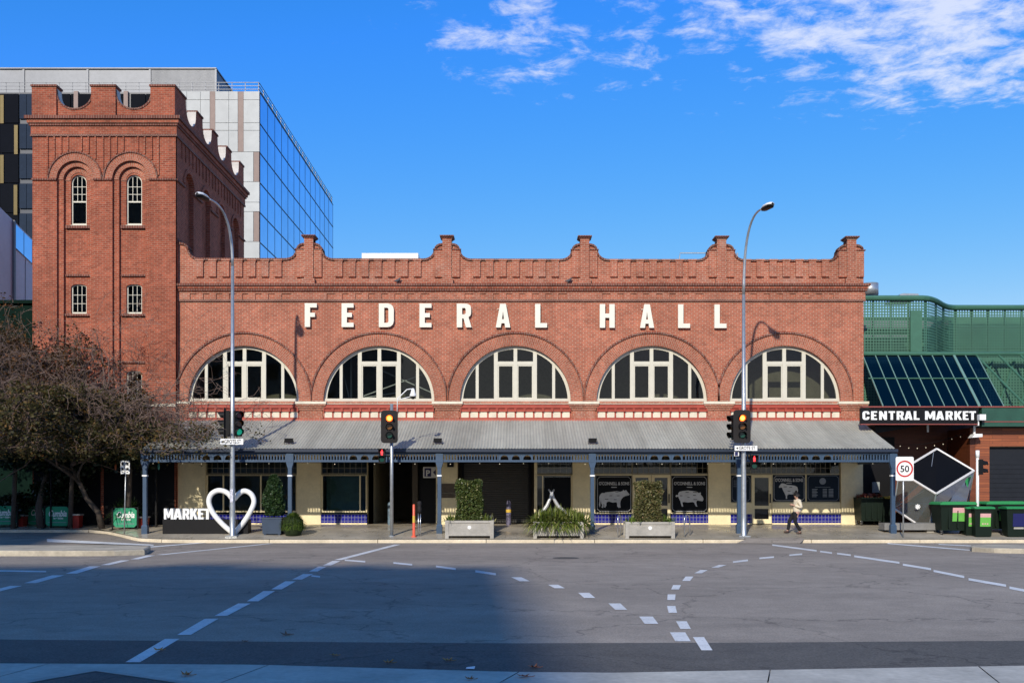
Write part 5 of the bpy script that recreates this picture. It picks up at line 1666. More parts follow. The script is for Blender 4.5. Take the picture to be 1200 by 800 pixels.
mb = MB(); mb.poly([[(15.4, 4.35), (15.4, 3.95), (PX(1142, 43), 4.75), (PX(1142, 43), 4.9), (PX(1100, 43), 4.9)]], 42.2, 44.5); mb.build('bulkhead', mat_black, mk)
MB().box(15.42, 17.0, 44.2, 44.5, 0, 3.9).build('dark_panel', mat_black, mk)
mb = MB(); mb.box(PX(1086.5, 42.6), PX(1088.5, 42.6), 42.6, 42.66, PZ(506, 42.6), PZ(496, 42.6)); mb.build('hanger', mat_white_plain, mk)
MB().box(PX(1022.5, 44.1), PX(1031, 44.1), 44.12, 44.19, PZ(577, 44.1), PZ(564.5, 44.1)).build('notice', mat('grey_notice', (0.33, 0.36, 0.35), 0.5, var=0.2, scale=12), mk)
# catenary of festoon lights
tq = []
for i in range(21):
    t = i/20; p = AT(1040, 520, 43.2).lerp(AT(1141, 503, 42.4), t); p.z -= 0.30*math.sin(math.pi*t)*0.9
    tq.append(p)
fc = MB().tube(tq, 0.012, 5).build('festoon_cord', mat_black, mk)
for i in range(1, 20, 2):
    p = tq[i]; link('festoon_bulb', me_bulb, mk, (p.x, p.y, p.z - 0.06 - rb.uniform(0, 0.12)))
# ------------------------------------------------------------------ street lamps
def fz(x, y): return foot_z(x, y)
def street_lamp(px, D, py_bend, px_lamp, py_lamp, ylamp, label):
    x = PX(px, D); g = fz(x, D) - 0.02
    t = thing('street_lamp', (x, D, g), label, 'street lamp', 'tall galvanised street lamps')
    lamp = AT(px_lamp, py_lamp, ylamp)
    zb = PZ(py_bend, D)
    pts = [(x, D, g), (x, D, g+0.9), (x, D, g+4), (x, D, zb)]
    p0 = Vector((x, D, zb)); p2 = lamp; p1 = Vector((x, D, lamp.z - 0.1 + 0.35))
    cur = []
    for i in range(1, 15):
        s = i/14; cur.append((1-s)**2*p0 + 2*s*(1-s)*p1 + s*s*p2)
    MB().tube(pts[:1] + [(x, D, g+0.02)] + pts[1:] , [0.125, 0.112, 0.108, 0.092, 0.06], 14).build('pole', mat_galv, t, True)
    MB().tube([p0] + cur, [0.06] + [0.058 - 0.0018*i for i in range(14)], 10).build('arm', mat_galv, t, True)
    mb = MB(); mb.box(x-0.22, x+0.22, D-0.22, D+0.22, g, g+0.045); mb.build('base_plate', mat_galv, t)
    d = (cur[-1]-cur[-2]); d.z *= 0.35; d.normalize()
    side = d.cross(Vector((0,0,1))).normalized(); upv = side.cross(d)
    # cobra head: shaped body, dark glass below
    prof = [(-0.12, 0.05, 0.05), (0.05, 0.10, 0.07), (0.28, 0.165, 0.10), (0.5, 0.17, 0.11), (0.68, 0.13, 0.085), (0.76, 0.05, 0.04)]
    V = []; n = 12
    for s, w, h in prof:
        for k in range(n):
            a = 2*math.pi*k/n
            hh = h*math.sin(a) if math.sin(a) > 0 else 0.03*math.sin(a)
            V.append(cur[-1] + d*s + side*w*math.cos(a) + upv*hh)
    F = [(i*n+k, i*n+(k+1) % n, (i+1)*n+(k+1) % n, (i+1)*n+k) for i in range(len(prof)-1) for k in range(n)]
    quick('lamp_head', [tuple(v) for v in V], F, mat_white_plain, t, True)
    V = []
    prof2 = [(0.02, 0.08), (0.1, 0.13), (0.6, 0.14), (0.7, 0.09)]
    for s, w in prof2:
        for dz in (-0.02, -0.10):
            ww = w if dz > -0.05 else w*0.85
            V += [cur[-1]+d*s-side*ww+upv*dz, cur[-1]+d*s+side*ww+upv*dz]
    F = []
    for i in range(3):
        b = i*4
        F += [(b+0, b+4, b+6, b+2), (b+1, b+3, b+7, b+5), (b+2, b+6, b+7, b+3)]
    F += [(0, 2, 3, 1), (12, 13, 15, 14)]
    quick('lamp_glass', [tuple(v) for v in V], F, mat_black, t)
    return t
street_lamp(272.5, 38.75, 312, 243.5, 233, 36.9, 'galvanised street lamp in front of the white heart sign, arm curving left')
street_lamp(871.5, 38.75, 345, 894, 244.5, 37.2, 'galvanised street lamp right of the pig poster, arm curving right')
# stickers on the left pole
x = PX(272.5, 38.75)
mat_sticker = mat('sticker_print', (0.55, 0.55, 0.62), 0.5, var=0.5, scale=18)
tag(MB().box(x-0.055, x+0.055, 38.75-0.125, 38.75-0.108, PZ(588, 38.7), PZ(573, 38.7)).build('sticker', mat_sticker), 'pale sticker strip on the lamp pole behind the white heart', 'sticker')

# ------------------------------------------------------------------ traffic lights
mat_board_t = mat('signal_target_board', (0.022, 0.020, 0.020), 0.7, var=0.15, spec=0.15)
mat_lred = mat('lit_red_lens', (0.6, 0.05, 0.02), 0.3, var=0, emit=(1.0, 0.13, 0.015), estr=4.0)
mat_lcore = mat('lit_lamp_core', (0.9, 0.5, 0.1), 0.3, var=0, emit=(1.0, 0.42, 0.05), estr=5.0)
mat_lamb = mat('unlit_amber_lens', (0.14, 0.055, 0.012), 0.2, var=0)
mat_lgrn = mat('unlit_green_lens', (0.006, 0.05, 0.036), 0.2, var=0)
mat_lgrnon = mat('lit_green_lens', (0.02, 0.3, 0.2), 0.3, var=0, emit=(0.02, 0.75, 0.45), estr=0.3)
mat_manred = mat('lit_red_figure', (0.6, 0.03, 0.03), 0.3, var=0, emit=(1.0, 0.04, 0.05), estr=2.4)
def traffic_head(c, ang, lit, parent, board=True, hb=1.18, wb=0.62):
    """three-lamp head centred at c; ang = heading of the lenses, 0 faces the viewer (-y)"""
    M = Matrix.Translation(c) @ Matrix.Rotation(ang, 4, 'Z')
    def put(mb, name, mt, par=parent, smooth=False):
        mb.v = [tuple(M @ Vector(v)) for v in mb.v]; return mb.build(name, mt, par, smooth)
    mb = MB(); mb.box(-0.15, 0.15, 0.0, 0.2, -0.5, 0.5); put(mb, 'signal_housing', mat_black)
    if board:
        r_ = 0.13; w, h = wb/2, hb/2; lp = []
        for (cx, cz, a0) in ((w-r_, h-r_, 0), (-w+r_, h-r_, 90), (-w+r_, -h+r_, 180), (w-r_, -h+r_, 270)):
            for i in range(6):
                a = R(a0 + 90*i/5); lp.append((cx+r_*math.cos(a), cz+r_*math.sin(a)))
        mb = MB(); mb.poly([lp], -0.012, 0.006); put(mb, 'target_board', mat_board_t)
    for k, (z, nm) in enumerate(((0.33, 'red'), (0.0, 'amber'), (-0.33, 'green'))):
        on = lit == nm
        mt = {'red': mat_lred if on else mat('unlit_red_lens', (0.12, 0.012, 0.008), 0.2, var=0) if 'unlit_red_lens' not in MATS else (mat_lred if on else MATS['unlit_red_lens']),
              'amber': mat_lamb, 'green': mat_lgrnon if on else mat_lgrn}[nm]
        mb = MB(); mb.tube([(0, -0.03, z), (0, -0.075, z)], [0.125, 0.115], 20); ln = put(mb, 'lens', mt)
        if on and nm == 'red':
            mb = MB(); mb.tube([(0, -0.0755, z), (0, -0.08, z)], [0.075, 0.07], 20); put(mb, 'lamp_core', mat_lcore, ln)
        mb = MB(); n = 14
        for i in range(n):
            a, b = R(-35 + 250*i/n), R(-35 + 250*(i+1)/n)
            la = 0.10 + 0.17*max(0.0, math.sin(a)*0.5+0.5); lb = 0.10 + 0.17*max(0.0, math.sin(b)*0.5+0.5)
            p = [(0.145*math.cos(a), -0.012, z+0.145*math.sin(a)), (0.145*math.cos(b), -0.012, z+0.145*math.sin(b)),
                 (0.145*math.cos(b), -0.012-lb, z+0.145*math.sin(b)-0.02), (0.145*math.cos(a), -0.012-la, z+0.145*math.sin(a)-0.02)]
            q = [(0.137*math.cos(a), -0.012, z+0.137*math.sin(a)), (0.137*math.cos(b), -0.012, z+0.137*math.sin(b)),
                 (0.137*math.cos(b), -0.012-lb, z+0.137*math.sin(b)-0.02), (0.137*math.cos(a), -0.012-la, z+0.137*math.sin(a)-0.02)]
            mb.face(p); mb.face(q[::-1]); mb.face([p[2], p[3], q[3], q[2]])
        put(mb, 'visor', mat_black)
def light_thing(px, py, D, ang, lit, label, board=True, pole_px=None, hb=1.18, wb=0.62):
    c = AT(px, py, D)
    t = thing('traffic_light', c - Vector((0, 0, 0.5)), label, 'traffic light', 'traffic lights along the far kerb')
    traffic_head(c, ang, lit, t, board, hb, wb)
    if pole_px is not None:
        xp = PX(pole_px, 38.75); mb = MB()
        for dz in (-0.42, 0.42):
            mb.tube([(c.x, D+0.1, c.z+dz), (xp, 38.75, c.z+dz)], 0.025, 6)
        mb.build('mounting_arm', mat_black, t)
    return t
# left lamp pole: one head seen edge-on, one turned three-quarter right
light_thing(263.5, 496, 38.75, R(-82), 'none', 'traffic light seen edge-on, left side of the left street lamp', True, 272.5, 1.25, 0.5)
light_thing(279.5, 496, 38.70, R(38), 'green', 'traffic light with lit green lens, right side of the left street lamp', False, 272.5)
# right lamp pole
light_thing(869.5, 499.5, 38.42, R(2), 'red', 'traffic light with glowing red lens on the right street lamp', True, 871.5, 1.3, 0.68)
light_thing(859.5, 500.5, 38.85, R(-68), 'none', 'traffic light turned sideways behind the left edge of a red-lit one', False, 871.5)
# middle signal on its own pole with a dome camera
xm = PX(459, 38.75); gm = fz(xm, 38.75) - 0.02
ms_t = thing('traffic_signal', (xm, 38.75, gm), 'pole traffic light glowing red with a white dome camera on top, before the passage', 'traffic light', 'traffic lights along the far kerb')
MB().tube([(xm, 38.75, gm), (xm, 38.75, PZ(473, 38.75))], [0.07, 0.066], 12).build('pole', mat_galv, ms_t, True)
MB().tube([(xm, 38.75, gm), (xm, 38.75, gm+0.05)], 0.13, 12).build('base_plate', mat_galv, ms_t)
traffic_head(AT(456.3, 499.8, 38.5), R(6), 'red', ms_t, True, 1.28, 0.66)
mb = MB(); c0 = AT(465.5, 482, 38.75)
mb.tube([c0, AT(465.8, 467, 38.75), AT(477, 456.2, 38.75), AT(485, 455.2, 38.75)], 0.022, 8); mb.tube([AT(466, 468.5, 38.75), AT(482, 464.5, 38.75)], 0.02, 8); mb.build('camera_arm', mat_white_plain, ms_t, True)
p = AT(484, 461, 38.75)
mb = MB(); mb.lathe([(0.02, p.z+0.20), (0.06, p.z+0.18), (0.10, p.z+0.02), (0.13, p.z-0.05), (0.13, p.z-0.12), (0.0, p.z-0.12)], p.x, p.y, 16); dc = mb.build('dome_camera', mat_white_plain, ms_t, True)
mb = MB(); mb.lathe([(0.085, p.z-0.12), (0.08, p.z-0.17), (0.05, p.z-0.21), (0.0, p.z-0.225)], p.x, p.y, 14); mb.build('dome_glass', mat_black, dc, True)
# pedestrian signals
def ped(px, py, D, label, pole_px):
    c = AT(px, py, D)
    t = thing('pedestrian_signal', c - Vector((0, 0, 0.3)), label, 'pedestrian signal', 'pedestrian signals')
    MB().box(c.x-0.13, c.x+0.13, c.y, c.y+0.16, c.z-0.28, c.z+0.28).build('signal_housing', mat_black, t)
    mb = MB(); z = c.z+0.14
    mb.tube([(c.x, c.y-0.012, z+0.085), (c.x, c.y-0.002, z+0.085)], 0.026, 10)
    mb.box(c.x-0.042, c.x+0.042, c.y-0.012, c.y-0.002, z-0.03, z+0.052); mb.box(c.x-0.034, c.x-0.005, c.y-0.012, c.y-0.002, z-0.11, z-0.031); mb.box(c.x+0.005, c.x+0.034, c.y-0.012, c.y-0.002, z-0.11, z-0.031)
    mb.build('standing_figure', mat_manred, t)
    MB().tube([(c.x, c.y-0.01, c.z-0.14), (c.x, c.y-0.001, c.z-0.14)], 0.095, 16).build('lens', mat_lgrn, t)
    for z in (c.z+0.0, c.z+0.275):
        mb = MB(); mb.box(c.x-0.125, c.x+0.125, c.y-0.16, c.y-0.001, z-0.008, z+0.008); mb.box(c.x-0.13, c.x-0.118, c.y-0.12, c.y-0.001, z-0.16, z-0.009); mb.box(c.x+0.118, c.x+0.13, c.y-0.12, c.y-0.001, z-0.16, z-0.009); mb.build('visor', mat_black, t)
    xp = PX(pole_px, 38.75)
    MB().tube([(c.x, c.y+0.08, c.z), (xp, 38.75, c.z)], 0.03, 6).build('mounting_arm', mat_black, t)
ped(447.5, 534, 38.6, 'pedestrian signal with a red standing figure, left of the middle signal pole', 459)
ped(884, 541.5, 38.6, 'pedestrian signal with a red standing figure, right of the right lamp pole', 871.5)
# street name plates
def name_plate(px0, px1, py0, py1, D, txt, label):
    t = thing('street_sign', AT((px0+px1)/2, py1, D), label, 'street sign', 'street name plates')
    x0, x1, z0, z1 = PX(px0, D), PX(px1, D), PZ(py1, D), PZ(py0, D)
    MB().box(x0, x1, D, D+0.02, z0, z1).build('plate', mat_white_plain, t)
    put_text('sign_lettering', txt, (z1-z0)*0.95, (x0+x1)/2+0.04, D-0.003, z0+(z1-z0)*0.2, mat_black, t, bold=0.002, width=(x1-x0)*0.72)
    mb = MB(); mb.box((x0+x1)/2-0.02, (x0+x1)/2+0.02, D+0.021, 38.75-0.09, z0+0.03, z1-0.03); mb.build('bracket', mat_galv, t)
    xa, za = x0+0.1, (z0+z1)/2
    MB().poly([[(xa-0.05, za), (xa+0.03, za+0.05), (xa+0.03, za-0.05)]], D-0.004, D-0.001).build('arrow', mat_black, t)
name_plate(258, 285, 513.8, 520.6, 38.50, 'GROTE ST', 'white GROTE ST name plate on the left street lamp')
name_plate(861, 887.5, 522, 527.8, 38.50, 'GROTE ST', 'white GROTE ST name plate on the right street lamp')
t = thing('house_number_plate', AT(863, 534, 38.6), 'tiny blue and white number plate under the right street name plate', 'sign')
MB().box(PX(860.5, 38.6), PX(866, 38.6), 38.6, 38.615, PZ(534, 38.6), PZ(529, 38.6)).build('plate', mat_white_plain, t)
MB().box(PX(861.2, 38.6), PX(864.8, 38.6), 38.59, 38.598, PZ(533.5, 38.6), PZ(529.5, 38.6)).build('blue_field', mat_pblue, t)

# ------------------------------------------------------------------ parking sign, speed sign
def rounded(cx, cz, w, h, r_=0.05):
    lp = []
    for (sx, sz, a0) in ((1, 1, 0), (-1, 1, 90), (-1, -1, 180), (1, -1, 270)):
        for i in range(5):
            a = R(a0 + 90*i/4); lp.append((cx+sx*(w/2-r_)+r_*math.cos(a), cz+sz*(h/2-r_)+r_*math.sin(a)))
    return lp
D = 39.7; x = PX(146.5, D); g = PZ(623.5, D)
t = thing('parking_sign', (x, D, fz(x, D)), 'thin pole with two white parking plates beside the potted fern', 'sign')
MB().tube([(x-0.03, D, min(g, fz(x, D))-0.02), (x+0.04, D, PZ(539.5, D))], 0.028, 8).build('pole', mat_galv, t, True)
for a, b in ((142.0, 146.6), (147.4, 152.6)):
    pl = MB().poly([rounded(PX((a+b)/2, D), PZ(547.3, D), PX(b, D)-PX(a, D), PZ(539.5, D)-PZ(555, D), 0.03)], D-0.06, D-0.045).build('plate', mat_white_plain, t)
    mb = MB(); xc = PX((a+b)/2, D)
    mb.box(xc-0.05, xc+0.05, D-0.063, D-0.061, PZ(545, D), PZ(541.5, D)); mb.box(xc-0.05, xc+0.05, D-0.063, D-0.061, PZ(551, D), PZ(548, D)); mb.box(xc-0.04, xc+0.04, D-0.063, D-0.061, PZ(553.5, D), PZ(552.5, D))
    mb.build('plate_print', mat_board_t, pl)
D = 38.4; x = PX(1058.5, D)
t = thing('speed_sign', (x, D, fz(x, D)), 'white speed limit sign reading 50 in a red ring on a thin pole', 'sign')
MB().tube([(x-0.0, D, fz(x, D)-0.03), (x, D, PZ(537, D))], 0.03, 8).build('pole', mat_galv, t, True)
cz = PZ(549, D); w = PX(1070, D)-PX(1049, D); h = PZ(535, D)-PZ(563, D)
MB().poly([rounded(PX(1059.5, D), cz, w, h, 0.06)], D-0.06, D-0.045).build('plate', mat_white_plain, t)
cx = PX(1059.5, D)
mat_ringred = mat('sign_red', (0.50, 0.02, 0.018), 0.4, var=0.03)
def disc(r_, n=36): return [(cx+r_*math.cos(2*math.pi*i/n), cz+0.0+r_*math.sin(2*math.pi*i/n)) for i in range(n)]
MB().poly([disc(0.325), disc(0.265)[::-1]], D-0.068, D-0.061).build('red_ring', mat_ringred, t)
put_text('speed_number', '50', 0.36, cx, D-0.064, cz-0.125, mat_black, t, bold=0.006)

# ------------------------------------------------------------------ MARKET heart sculpture
D = 39.3
hs = thing('market_heart_sign', (PX(240, D), D, fz(PX(240, D), D)), 'white MARKET lettering and large white heart outline on a black plinth', 'sign')
xa, xb = PX(190.5, D), PX(290.5, D); zb_ = fz(PX(240, D), D)-0.03; zt_ = PZ(608.3, D)
MB().box(xa, xb, D, D+0.5, zb_, zt_).build('plinth', mat_black, hs)
zl1 = PZ(595.6, D)
for ch, a, b in (('M',191.2,202),('A',202.3,212.5),('R',213.2,221.2),('K',222,230.6),('E',231.4,237.8),('T',238,246.5)):
    glyph(ch, PX(a, D), PX(b, D), zt_+0.002, zl1, D+0.08, D+0.30).build('letter', mat_white_plain, hs)
hp = [(274, 625),(262,615),(252,604),(246.5,594.5),(244.8,586),(248,578.5),(255,574.6),(262,575.2),(268,578.5),(273.5,584.5),(279,579),(285,575.2),(291,576.2),(296,581),(297.6,588.5),(294,598),(286,611),(274,625)]
# smooth closed outline by Catmull-Rom except at the point
pts = [AT(px - 1.2*0, py, D-0.08) for px, py in hp]; sm_ = []
for i in range(len(pts)-1):
    p0 = pts[max(i-1, 0)]; p1 = pts[i]; p2 = pts[i+1]; p3 = pts[min(i+2, len(pts)-1)]
    for k in range(5):
        s = k/5
        sm_.append(0.5*((2*p1) + (p2-p0)*s + (2*p0-5*p1+4*p2-p3)*s*s + (3*p1-p0-3*p2+p3)*s**3))
sm_.append(pts[-1])
MB().tube(sm_, 0.105, 12).build('heart', mat_white_plain, hs, True)

# ------------------------------------------------------------------ cafe screens
mat_cgreen = mat('cafe_screen_green', (0.016, 0.26, 0.13), 0.5, var=0.06)
mat_cred = mat('red_planter', (0.30, 0.02, 0.012), 0.5, var=0.15)
def cafe_screen(px0, px1, py0, py1, D, label, rz=0.0):
    x0, x1, z0, z1 = PX(px0, D), PX(px1, D), PZ(py1, D), PZ(py0, D)
    g = fz((x0+x1)/2, D)-0.02
    t = thing('cafe_screen', ((x0+x1)/2, D, g), label, 'screen', 'green cafe screens')
    c_ = 0.1
    lp = [(x0+c_, z0), (x1-c_, z0), (x1, z0+c_), (x1, z1-c_), (x1-c_, z1), (x0+c_, z1), (x0, z1-c_), (x0, z0+c_)]
    MB().poly([lp], D, D+0.025).build('banner', mat_cgreen, t)
    mb = MB()
    for x in (x0-0.05, x1+0.05): mb.box(x-0.025, x+0.025, D-0.005, D+0.045, g, z1+0.04)
    mb.box(x0-0.024, x1+0.024, D-0.005, D+0.045, z0-0.14, z0-0.09); mb.box(x0-0.024, x1+0.024, D-0.005, D+0.045, z1+0.005, z1+0.035)
    mb.build('frame', mat_black, t)
    for x in (x0-0.05, x1+0.05): MB().box(x-0.05, x+0.05, D-0.22, D+0.26, g, g+0.03).build('foot', mat_black, t)
    W = x1-x0
    put_text('script_lettering', 'Cumbia', 0.36, (x0+x1)/2+0.01, D-0.004, z0+(z1-z0)*0.50, mat_white_plain, t, bold=0.010, shear=0.25, width=W*0.78)
    put_text('small_lettering', 'bar + kitchen', 0.12, (x0+x1)/2+0.05, D-0.004, z0+(z1-z0)*0.36, mat_white_plain, t, bold=0.003, width=W*0.42)
    MB().box(x0+W*0.1, x1-W*0.1, D-0.004, D-0.001, z0+(z1-z0)*0.17, z0+(z1-z0)*0.20).build('printed_line', mat_printdim, t)
cafe_screen(-9, 19, 592.5, 614.5, 41.9, 'green Cumbia cafe screen cut off by the left edge of the photo')
cafe_screen(33, 58, 592.5, 614.5, 43.0, 'dim green Cumbia cafe screen standing back, half hidden by the next one')
cafe_screen(53.5, 80.5, 593.3, 616, 41.7, 'green Cumbia cafe screen left of the red bin-like planter')
cafe_screen(133, 160, 595, 617.5, 41.0, 'green Cumbia cafe screen in front of the potted fern')
def red_planter(px0, px1, py0, py1, D, label):
    x0, x1, z1 = PX(px0, D), PX(px1, D), PZ(py0, D); g = fz((x0+x1)/2, D)-0.02
    t = thing('red_planter', ((x0+x1)/2, D, g), label, 'planter', 'red cafe planters')
    MB().frustum((x0+x1)/2, D+0.2, g, z1-0.06, (x1-x0)*0.86, 0.34, (x1-x0), 0.4).build('tub', mat_cred, t)
    MB().box(x0-0.03, x1+0.03, D-0.03, D+0.43, z1-0.059, z1).build('rim', mat_conc, t)
red_planter(83, 92.5, 602, 619, 41.6, 'red tub planter with grey rim, beside a Cumbia screen')
red_planter(21, 27, 603, 619, 42.2, 'narrow red tub planter near the left edge of the photo')
red_planter(161.5, 171, 605, 621, 41.3, 'red tub planter under the fern, right of the Cumbia screen')

# ------------------------------------------------------------------ plants
mat_hedge = leafmat('box_hedge_leaf', (0.035, 0.055, 0.012), (0.085, 0.115, 0.028), (0.22, 0.21, 0.08), 0.4, 0.2)
mat_hedge2 = leafmat('tired_hedge_leaf', (0.06, 0.07, 0.022), (0.17, 0.16, 0.06), (0.26, 0.17, 0.09), 0.4, 0.2)
mat_cone = leafmat('dark_shrub_leaf', (0.012, 0.03, 0.01), (0.03, 0.06, 0.018), (0.06, 0.1, 0.03), 0.4, 0.15)
mat_strap = leafmat('strap_leaf', (0.075, 0.115, 0.018), (0.20, 0.24, 0.045), (0.42, 0.38, 0.16), 0.45, 0.3)
mat_grassy = leafmat('soft_grass_leaf', (0.06, 0.11, 0.012), (0.12, 0.19, 0.03), (0.2, 0.24, 0.05), 0.5, 0.3)
mat_ever = leafmat('evergreen_leaf', (0.006, 0.014, 0.005), (0.015, 0.03, 0.009), (0.035, 0.05, 0.018), 0.35, 0.15)
mat_autumn = leafmat('autumn_leaf', (0.035, 0.036, 0.010), (0.085, 0.068, 0.018), (0.19, 0.10, 0.025), 0.6, 0.3)
mat_bark = mat('grey_brown_bark', (0.075, 0.058, 0.045), 0.9, var=0.25, scale=6, bump=0.3)
mat_twig = mat('pale_twig', (0.17, 0.115, 0.09), 0.85, var=0.3, scale=3)
mat_soil = mat('dark_soil', (0.02, 0.015, 0.01), 0.95, var=0.3)

def boxpts(n, x0, x1, y0, y1, z0, z1, rng, shell=0.16, rough=0.05):
    P = rng.uniform(0, 1, (n, 3)); 
    L = np.array([x1-x0, y1-y0, z1-z0]); O = np.array([x0, y0, z0])
    face = rng.integers(0, 6, n); d = rng.exponential(0.05, n).clip(0, shell)
    Q = O + P*L
    for f_ in range(6):
        ax, s_ = f_//2, f_ % 2
        k = face == f_
        Q[k, ax] = (O[ax] + d[k]) if s_ == 0 else (O[ax]+L[ax]-d[k])
    return Q + rng.normal(0, rough*0.5, (n, 3))
def trough(px0, px1, py0, D, label, hedge_hint):
    x0, x1 = PX(px0, D), PX(px1, D); g = fz((x0+x1)/2, D)-0.02; z1 = PZ(py0, D)
    t = thing('planter_box', ((x0+x1)/2, D, g), label, 'planter', 'grey concrete planter boxes along the kerb')
    d = 0.85
    MB().box(x0+0.07, x1-0.07, D+0.03, D+d-0.03, g+0.12, z1-0.02).build('trough', mat_conc, t)
    for xx in (x0, x1-0.14):
        for yy in (D, D+d-0.14):
            MB().box(xx, xx+0.14, yy, yy+0.14, g, z1).build('leg', mat_conc, t)
    MB().box(x0+0.141, x1-0.141, D+0.0, D+0.029, z1-0.10, z1-0.005).build('top_rail', mat_conc, t)
    MB().box(x0+0.141, x1-0.141, D+0.0, D+0.029, g+0.12, g+0.19).build('bottom_rail', mat_conc, t)
    mb = MB(); xc = (x0+x1)/2; zc_ = (g+0.14+z1)/2+0.02
    mb.poly([[(xc+0.075*math.cos(i*math.pi/4+0.39), zc_+0.075*math.sin(i*math.pi/4+0.39)) for i in range(8)]], D+0.022, D+0.029); mb.build('round_emblem', mat_white_plain, t)
    MB().box(x0+0.1, x1-0.1, D+0.06, D+d-0.06, z1-0.08, z1-0.04).build('soil', mat_soil, t)
    return z1-0.04
DP = 38.25
zA = trough(521.5, 578.5, 609.5, DP, 'concrete planter box holding the tall square hedge by the roller shutter', 0)
zB = trough(625, 684, 611, DP, 'concrete planter box full of spiky strap-leaved plants', 0)
zC = trough(733, 791, 611, DP, 'concrete planter box holding the square hedge before the butcher door', 0)
def hedge(px0, px1, py0, zb, D, dep, mt, n, label, seed):
    rng = np.random.default_rng(seed)
    x0, x1, z1 = PX(px0, D), PX(px1, D), PZ(py0, D)
    t = thing('clipped_hedge', ((x0+x1)/2, D+dep/2, zb), label, 'hedge', 'square clipped hedges in planters')
    P = boxpts(n, x0, x1, D, D+dep, zb+0.05, z1, rng)
    P[:, 0] += 0.04*np.sin(P[:, 2]*5.0 + seed) ; P[:, 2] += 0.03*np.sin(P[:, 0]*9 + seed)
    V, F = leaves(P, 0.055, rng, 1.3); quick('foliage', V, F, mt, t)
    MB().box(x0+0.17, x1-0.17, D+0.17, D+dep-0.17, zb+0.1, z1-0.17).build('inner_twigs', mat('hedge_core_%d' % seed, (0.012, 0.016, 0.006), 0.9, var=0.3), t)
    MB().tube([((x0+x1)/2, D+dep/2, zb-0.02), ((x0+x1)/2, D+dep/2, zb+0.4)], 0.03, 6).build('stem', mat_bark, t)
hedge(535.5, 564.2, 563.5, zA, DP+0.08, 0.68, mat_hedge, 15000, 'tall square clipped green hedge in front of the roller shutter', 3)
hedge(746, 775.2, 565, zC, DP+0.08, 0.66, mat_hedge2, 15000, 'square clipped hedge going brown, in front of the butcher door', 7)
def clump(name, c, n, length, rng, mt, label, cat, width=0.03, spread=1.0, group=None, arch=0.6, ex=(0.05, 0.05)):
    """a clump of arching strap leaves, each three quads long"""
    V, F = [], []
    for i in range(n):
        a = rng.uniform(0, 2*math.pi); tilt = rng.uniform(0.1, 1.0)*spread; L = length*rng.uniform(0.6, 1.15)
        b = np.array([c[0]+rng.normal(0, ex[0]), c[1]+rng.normal(0, ex[1]), c[2]])
        dirh = np.array([math.cos(a), math.sin(a), 0.0]); sd = np.array([-math.sin(a), math.cos(a), 0.0])
        k0 = len(V)
        for s in range(5):
            u = s/4
            p = b + dirh*L*(math.sin(tilt)*u + arch*0.35*u*u*tilt) + np.array([0, 0, 1.0])*L*(math.cos(tilt)*u - arch*0.75*u*u*tilt)
            w = width*(1-u**2.2)*0.5 + 0.002
            V += [p - sd*w, p + sd*w]
        for s in range(4): F.append((k0+2*s, k0+2*s+1, k0+2*s+3, k0+2*s+2))
    o = quick(name, V, F, mt); tag(o, label, cat, group); return o
rng = np.random.default_rng(21)
for px, lab, L in ((633, 'strap-leaved plant at the left end of the spiky planter', 0.60), (645, 'strap-leaved plant left of centre in the spiky planter', 0.72), (656, 'strap-leaved plant, tallest in the middle of the spiky planter', 0.80), (667, 'strap-leaved plant right of centre in the spiky planter', 0.70), (677, 'strap-leaved plant at the right end of the spiky planter', 0.58)):
    clump('strap_plant', (PX(px, DP+0.4), DP+0.4, zB-0.01), 420, L*0.98, rng, mat_strap, lab, 'plant', 0.06, 1.35, 'strap-leaved plants in the planter', 1.0, (0.16, 0.17))
for px, zz, lab in ((529.5, zA, 'low tuft left of the tall hedge in its planter'), (569, zA, 'low reddish-green tuft right of the tall hedge in its planter'), (741, zC, 'low green tuft left of the browning hedge in its planter'), (781, zC, 'low green tuft right of the browning hedge in its planter')):
    clump('low_tuft', (PX(px, DP+0.4), DP+0.4, zz-0.01), 150, 0.36, rng, mat_grassy if zz == zC else mat_strap, lab, 'plant', 0.035, 1.1, 'tufts beside the hedges', 0.7, (0.12, 0.15))
# blue square planter with a cone shrub, grass ball beside
D = 38.95; x0, x1 = PX(306.5, D), PX(330, D); xc = (x0+x1)/2; g = fz(xc, D)-0.02; z1 = PZ(607.5, D)
mat_bluepl = mat('slate_blue_planter', (0.035, 0.055, 0.09), 0.5, var=0.1)
t = thing('square_planter', (xc, D, g), 'slate blue square planter holding the conical shrub', 'planter')
MB().frustum(xc, D+0.38, g+0.07, z1, 0.72, 0.72, 0.80, 0.80).build('tub', mat_bluepl, t)
MB().box(xc-0.42, xc+0.42, D-0.04, D+0.80, z1+0.001, z1+0.05).build('rim', mat_bluepl, t)
for sx in (-0.32, 0.24):
    for sy in (0.04, 0.64): MB().box(xc+sx, xc+sx+0.08, D+sy, D+sy+0.08, g, g+0.075).build('foot', mat_bluepl, t)
MB().box(xc-0.38, xc+0.38, D, D+0.76, z1+0.01, z1+0.053).build('soil', mat_soil, t)
t = thing('cone_shrub', (xc, D+0.38, z1+0.05), 'dark green conical shrub in the slate blue planter', 'shrub')
rng = np.random.default_rng(31); n = 9000
u = rng.uniform(0, 1, n); h = PZ(555.5, D)-z1-0.05
def cone_r(u): return 0.44*np.sqrt(np.clip(np.sin(np.pi*np.clip(u*0.80+0.17, 0, 1)), 0, 1))*(1-0.30*u)
r_ = cone_r(u)*(1-rng.exponential(0.13, n).clip(0, 0.8)); a = rng.uniform(0, 2*np.pi, n)
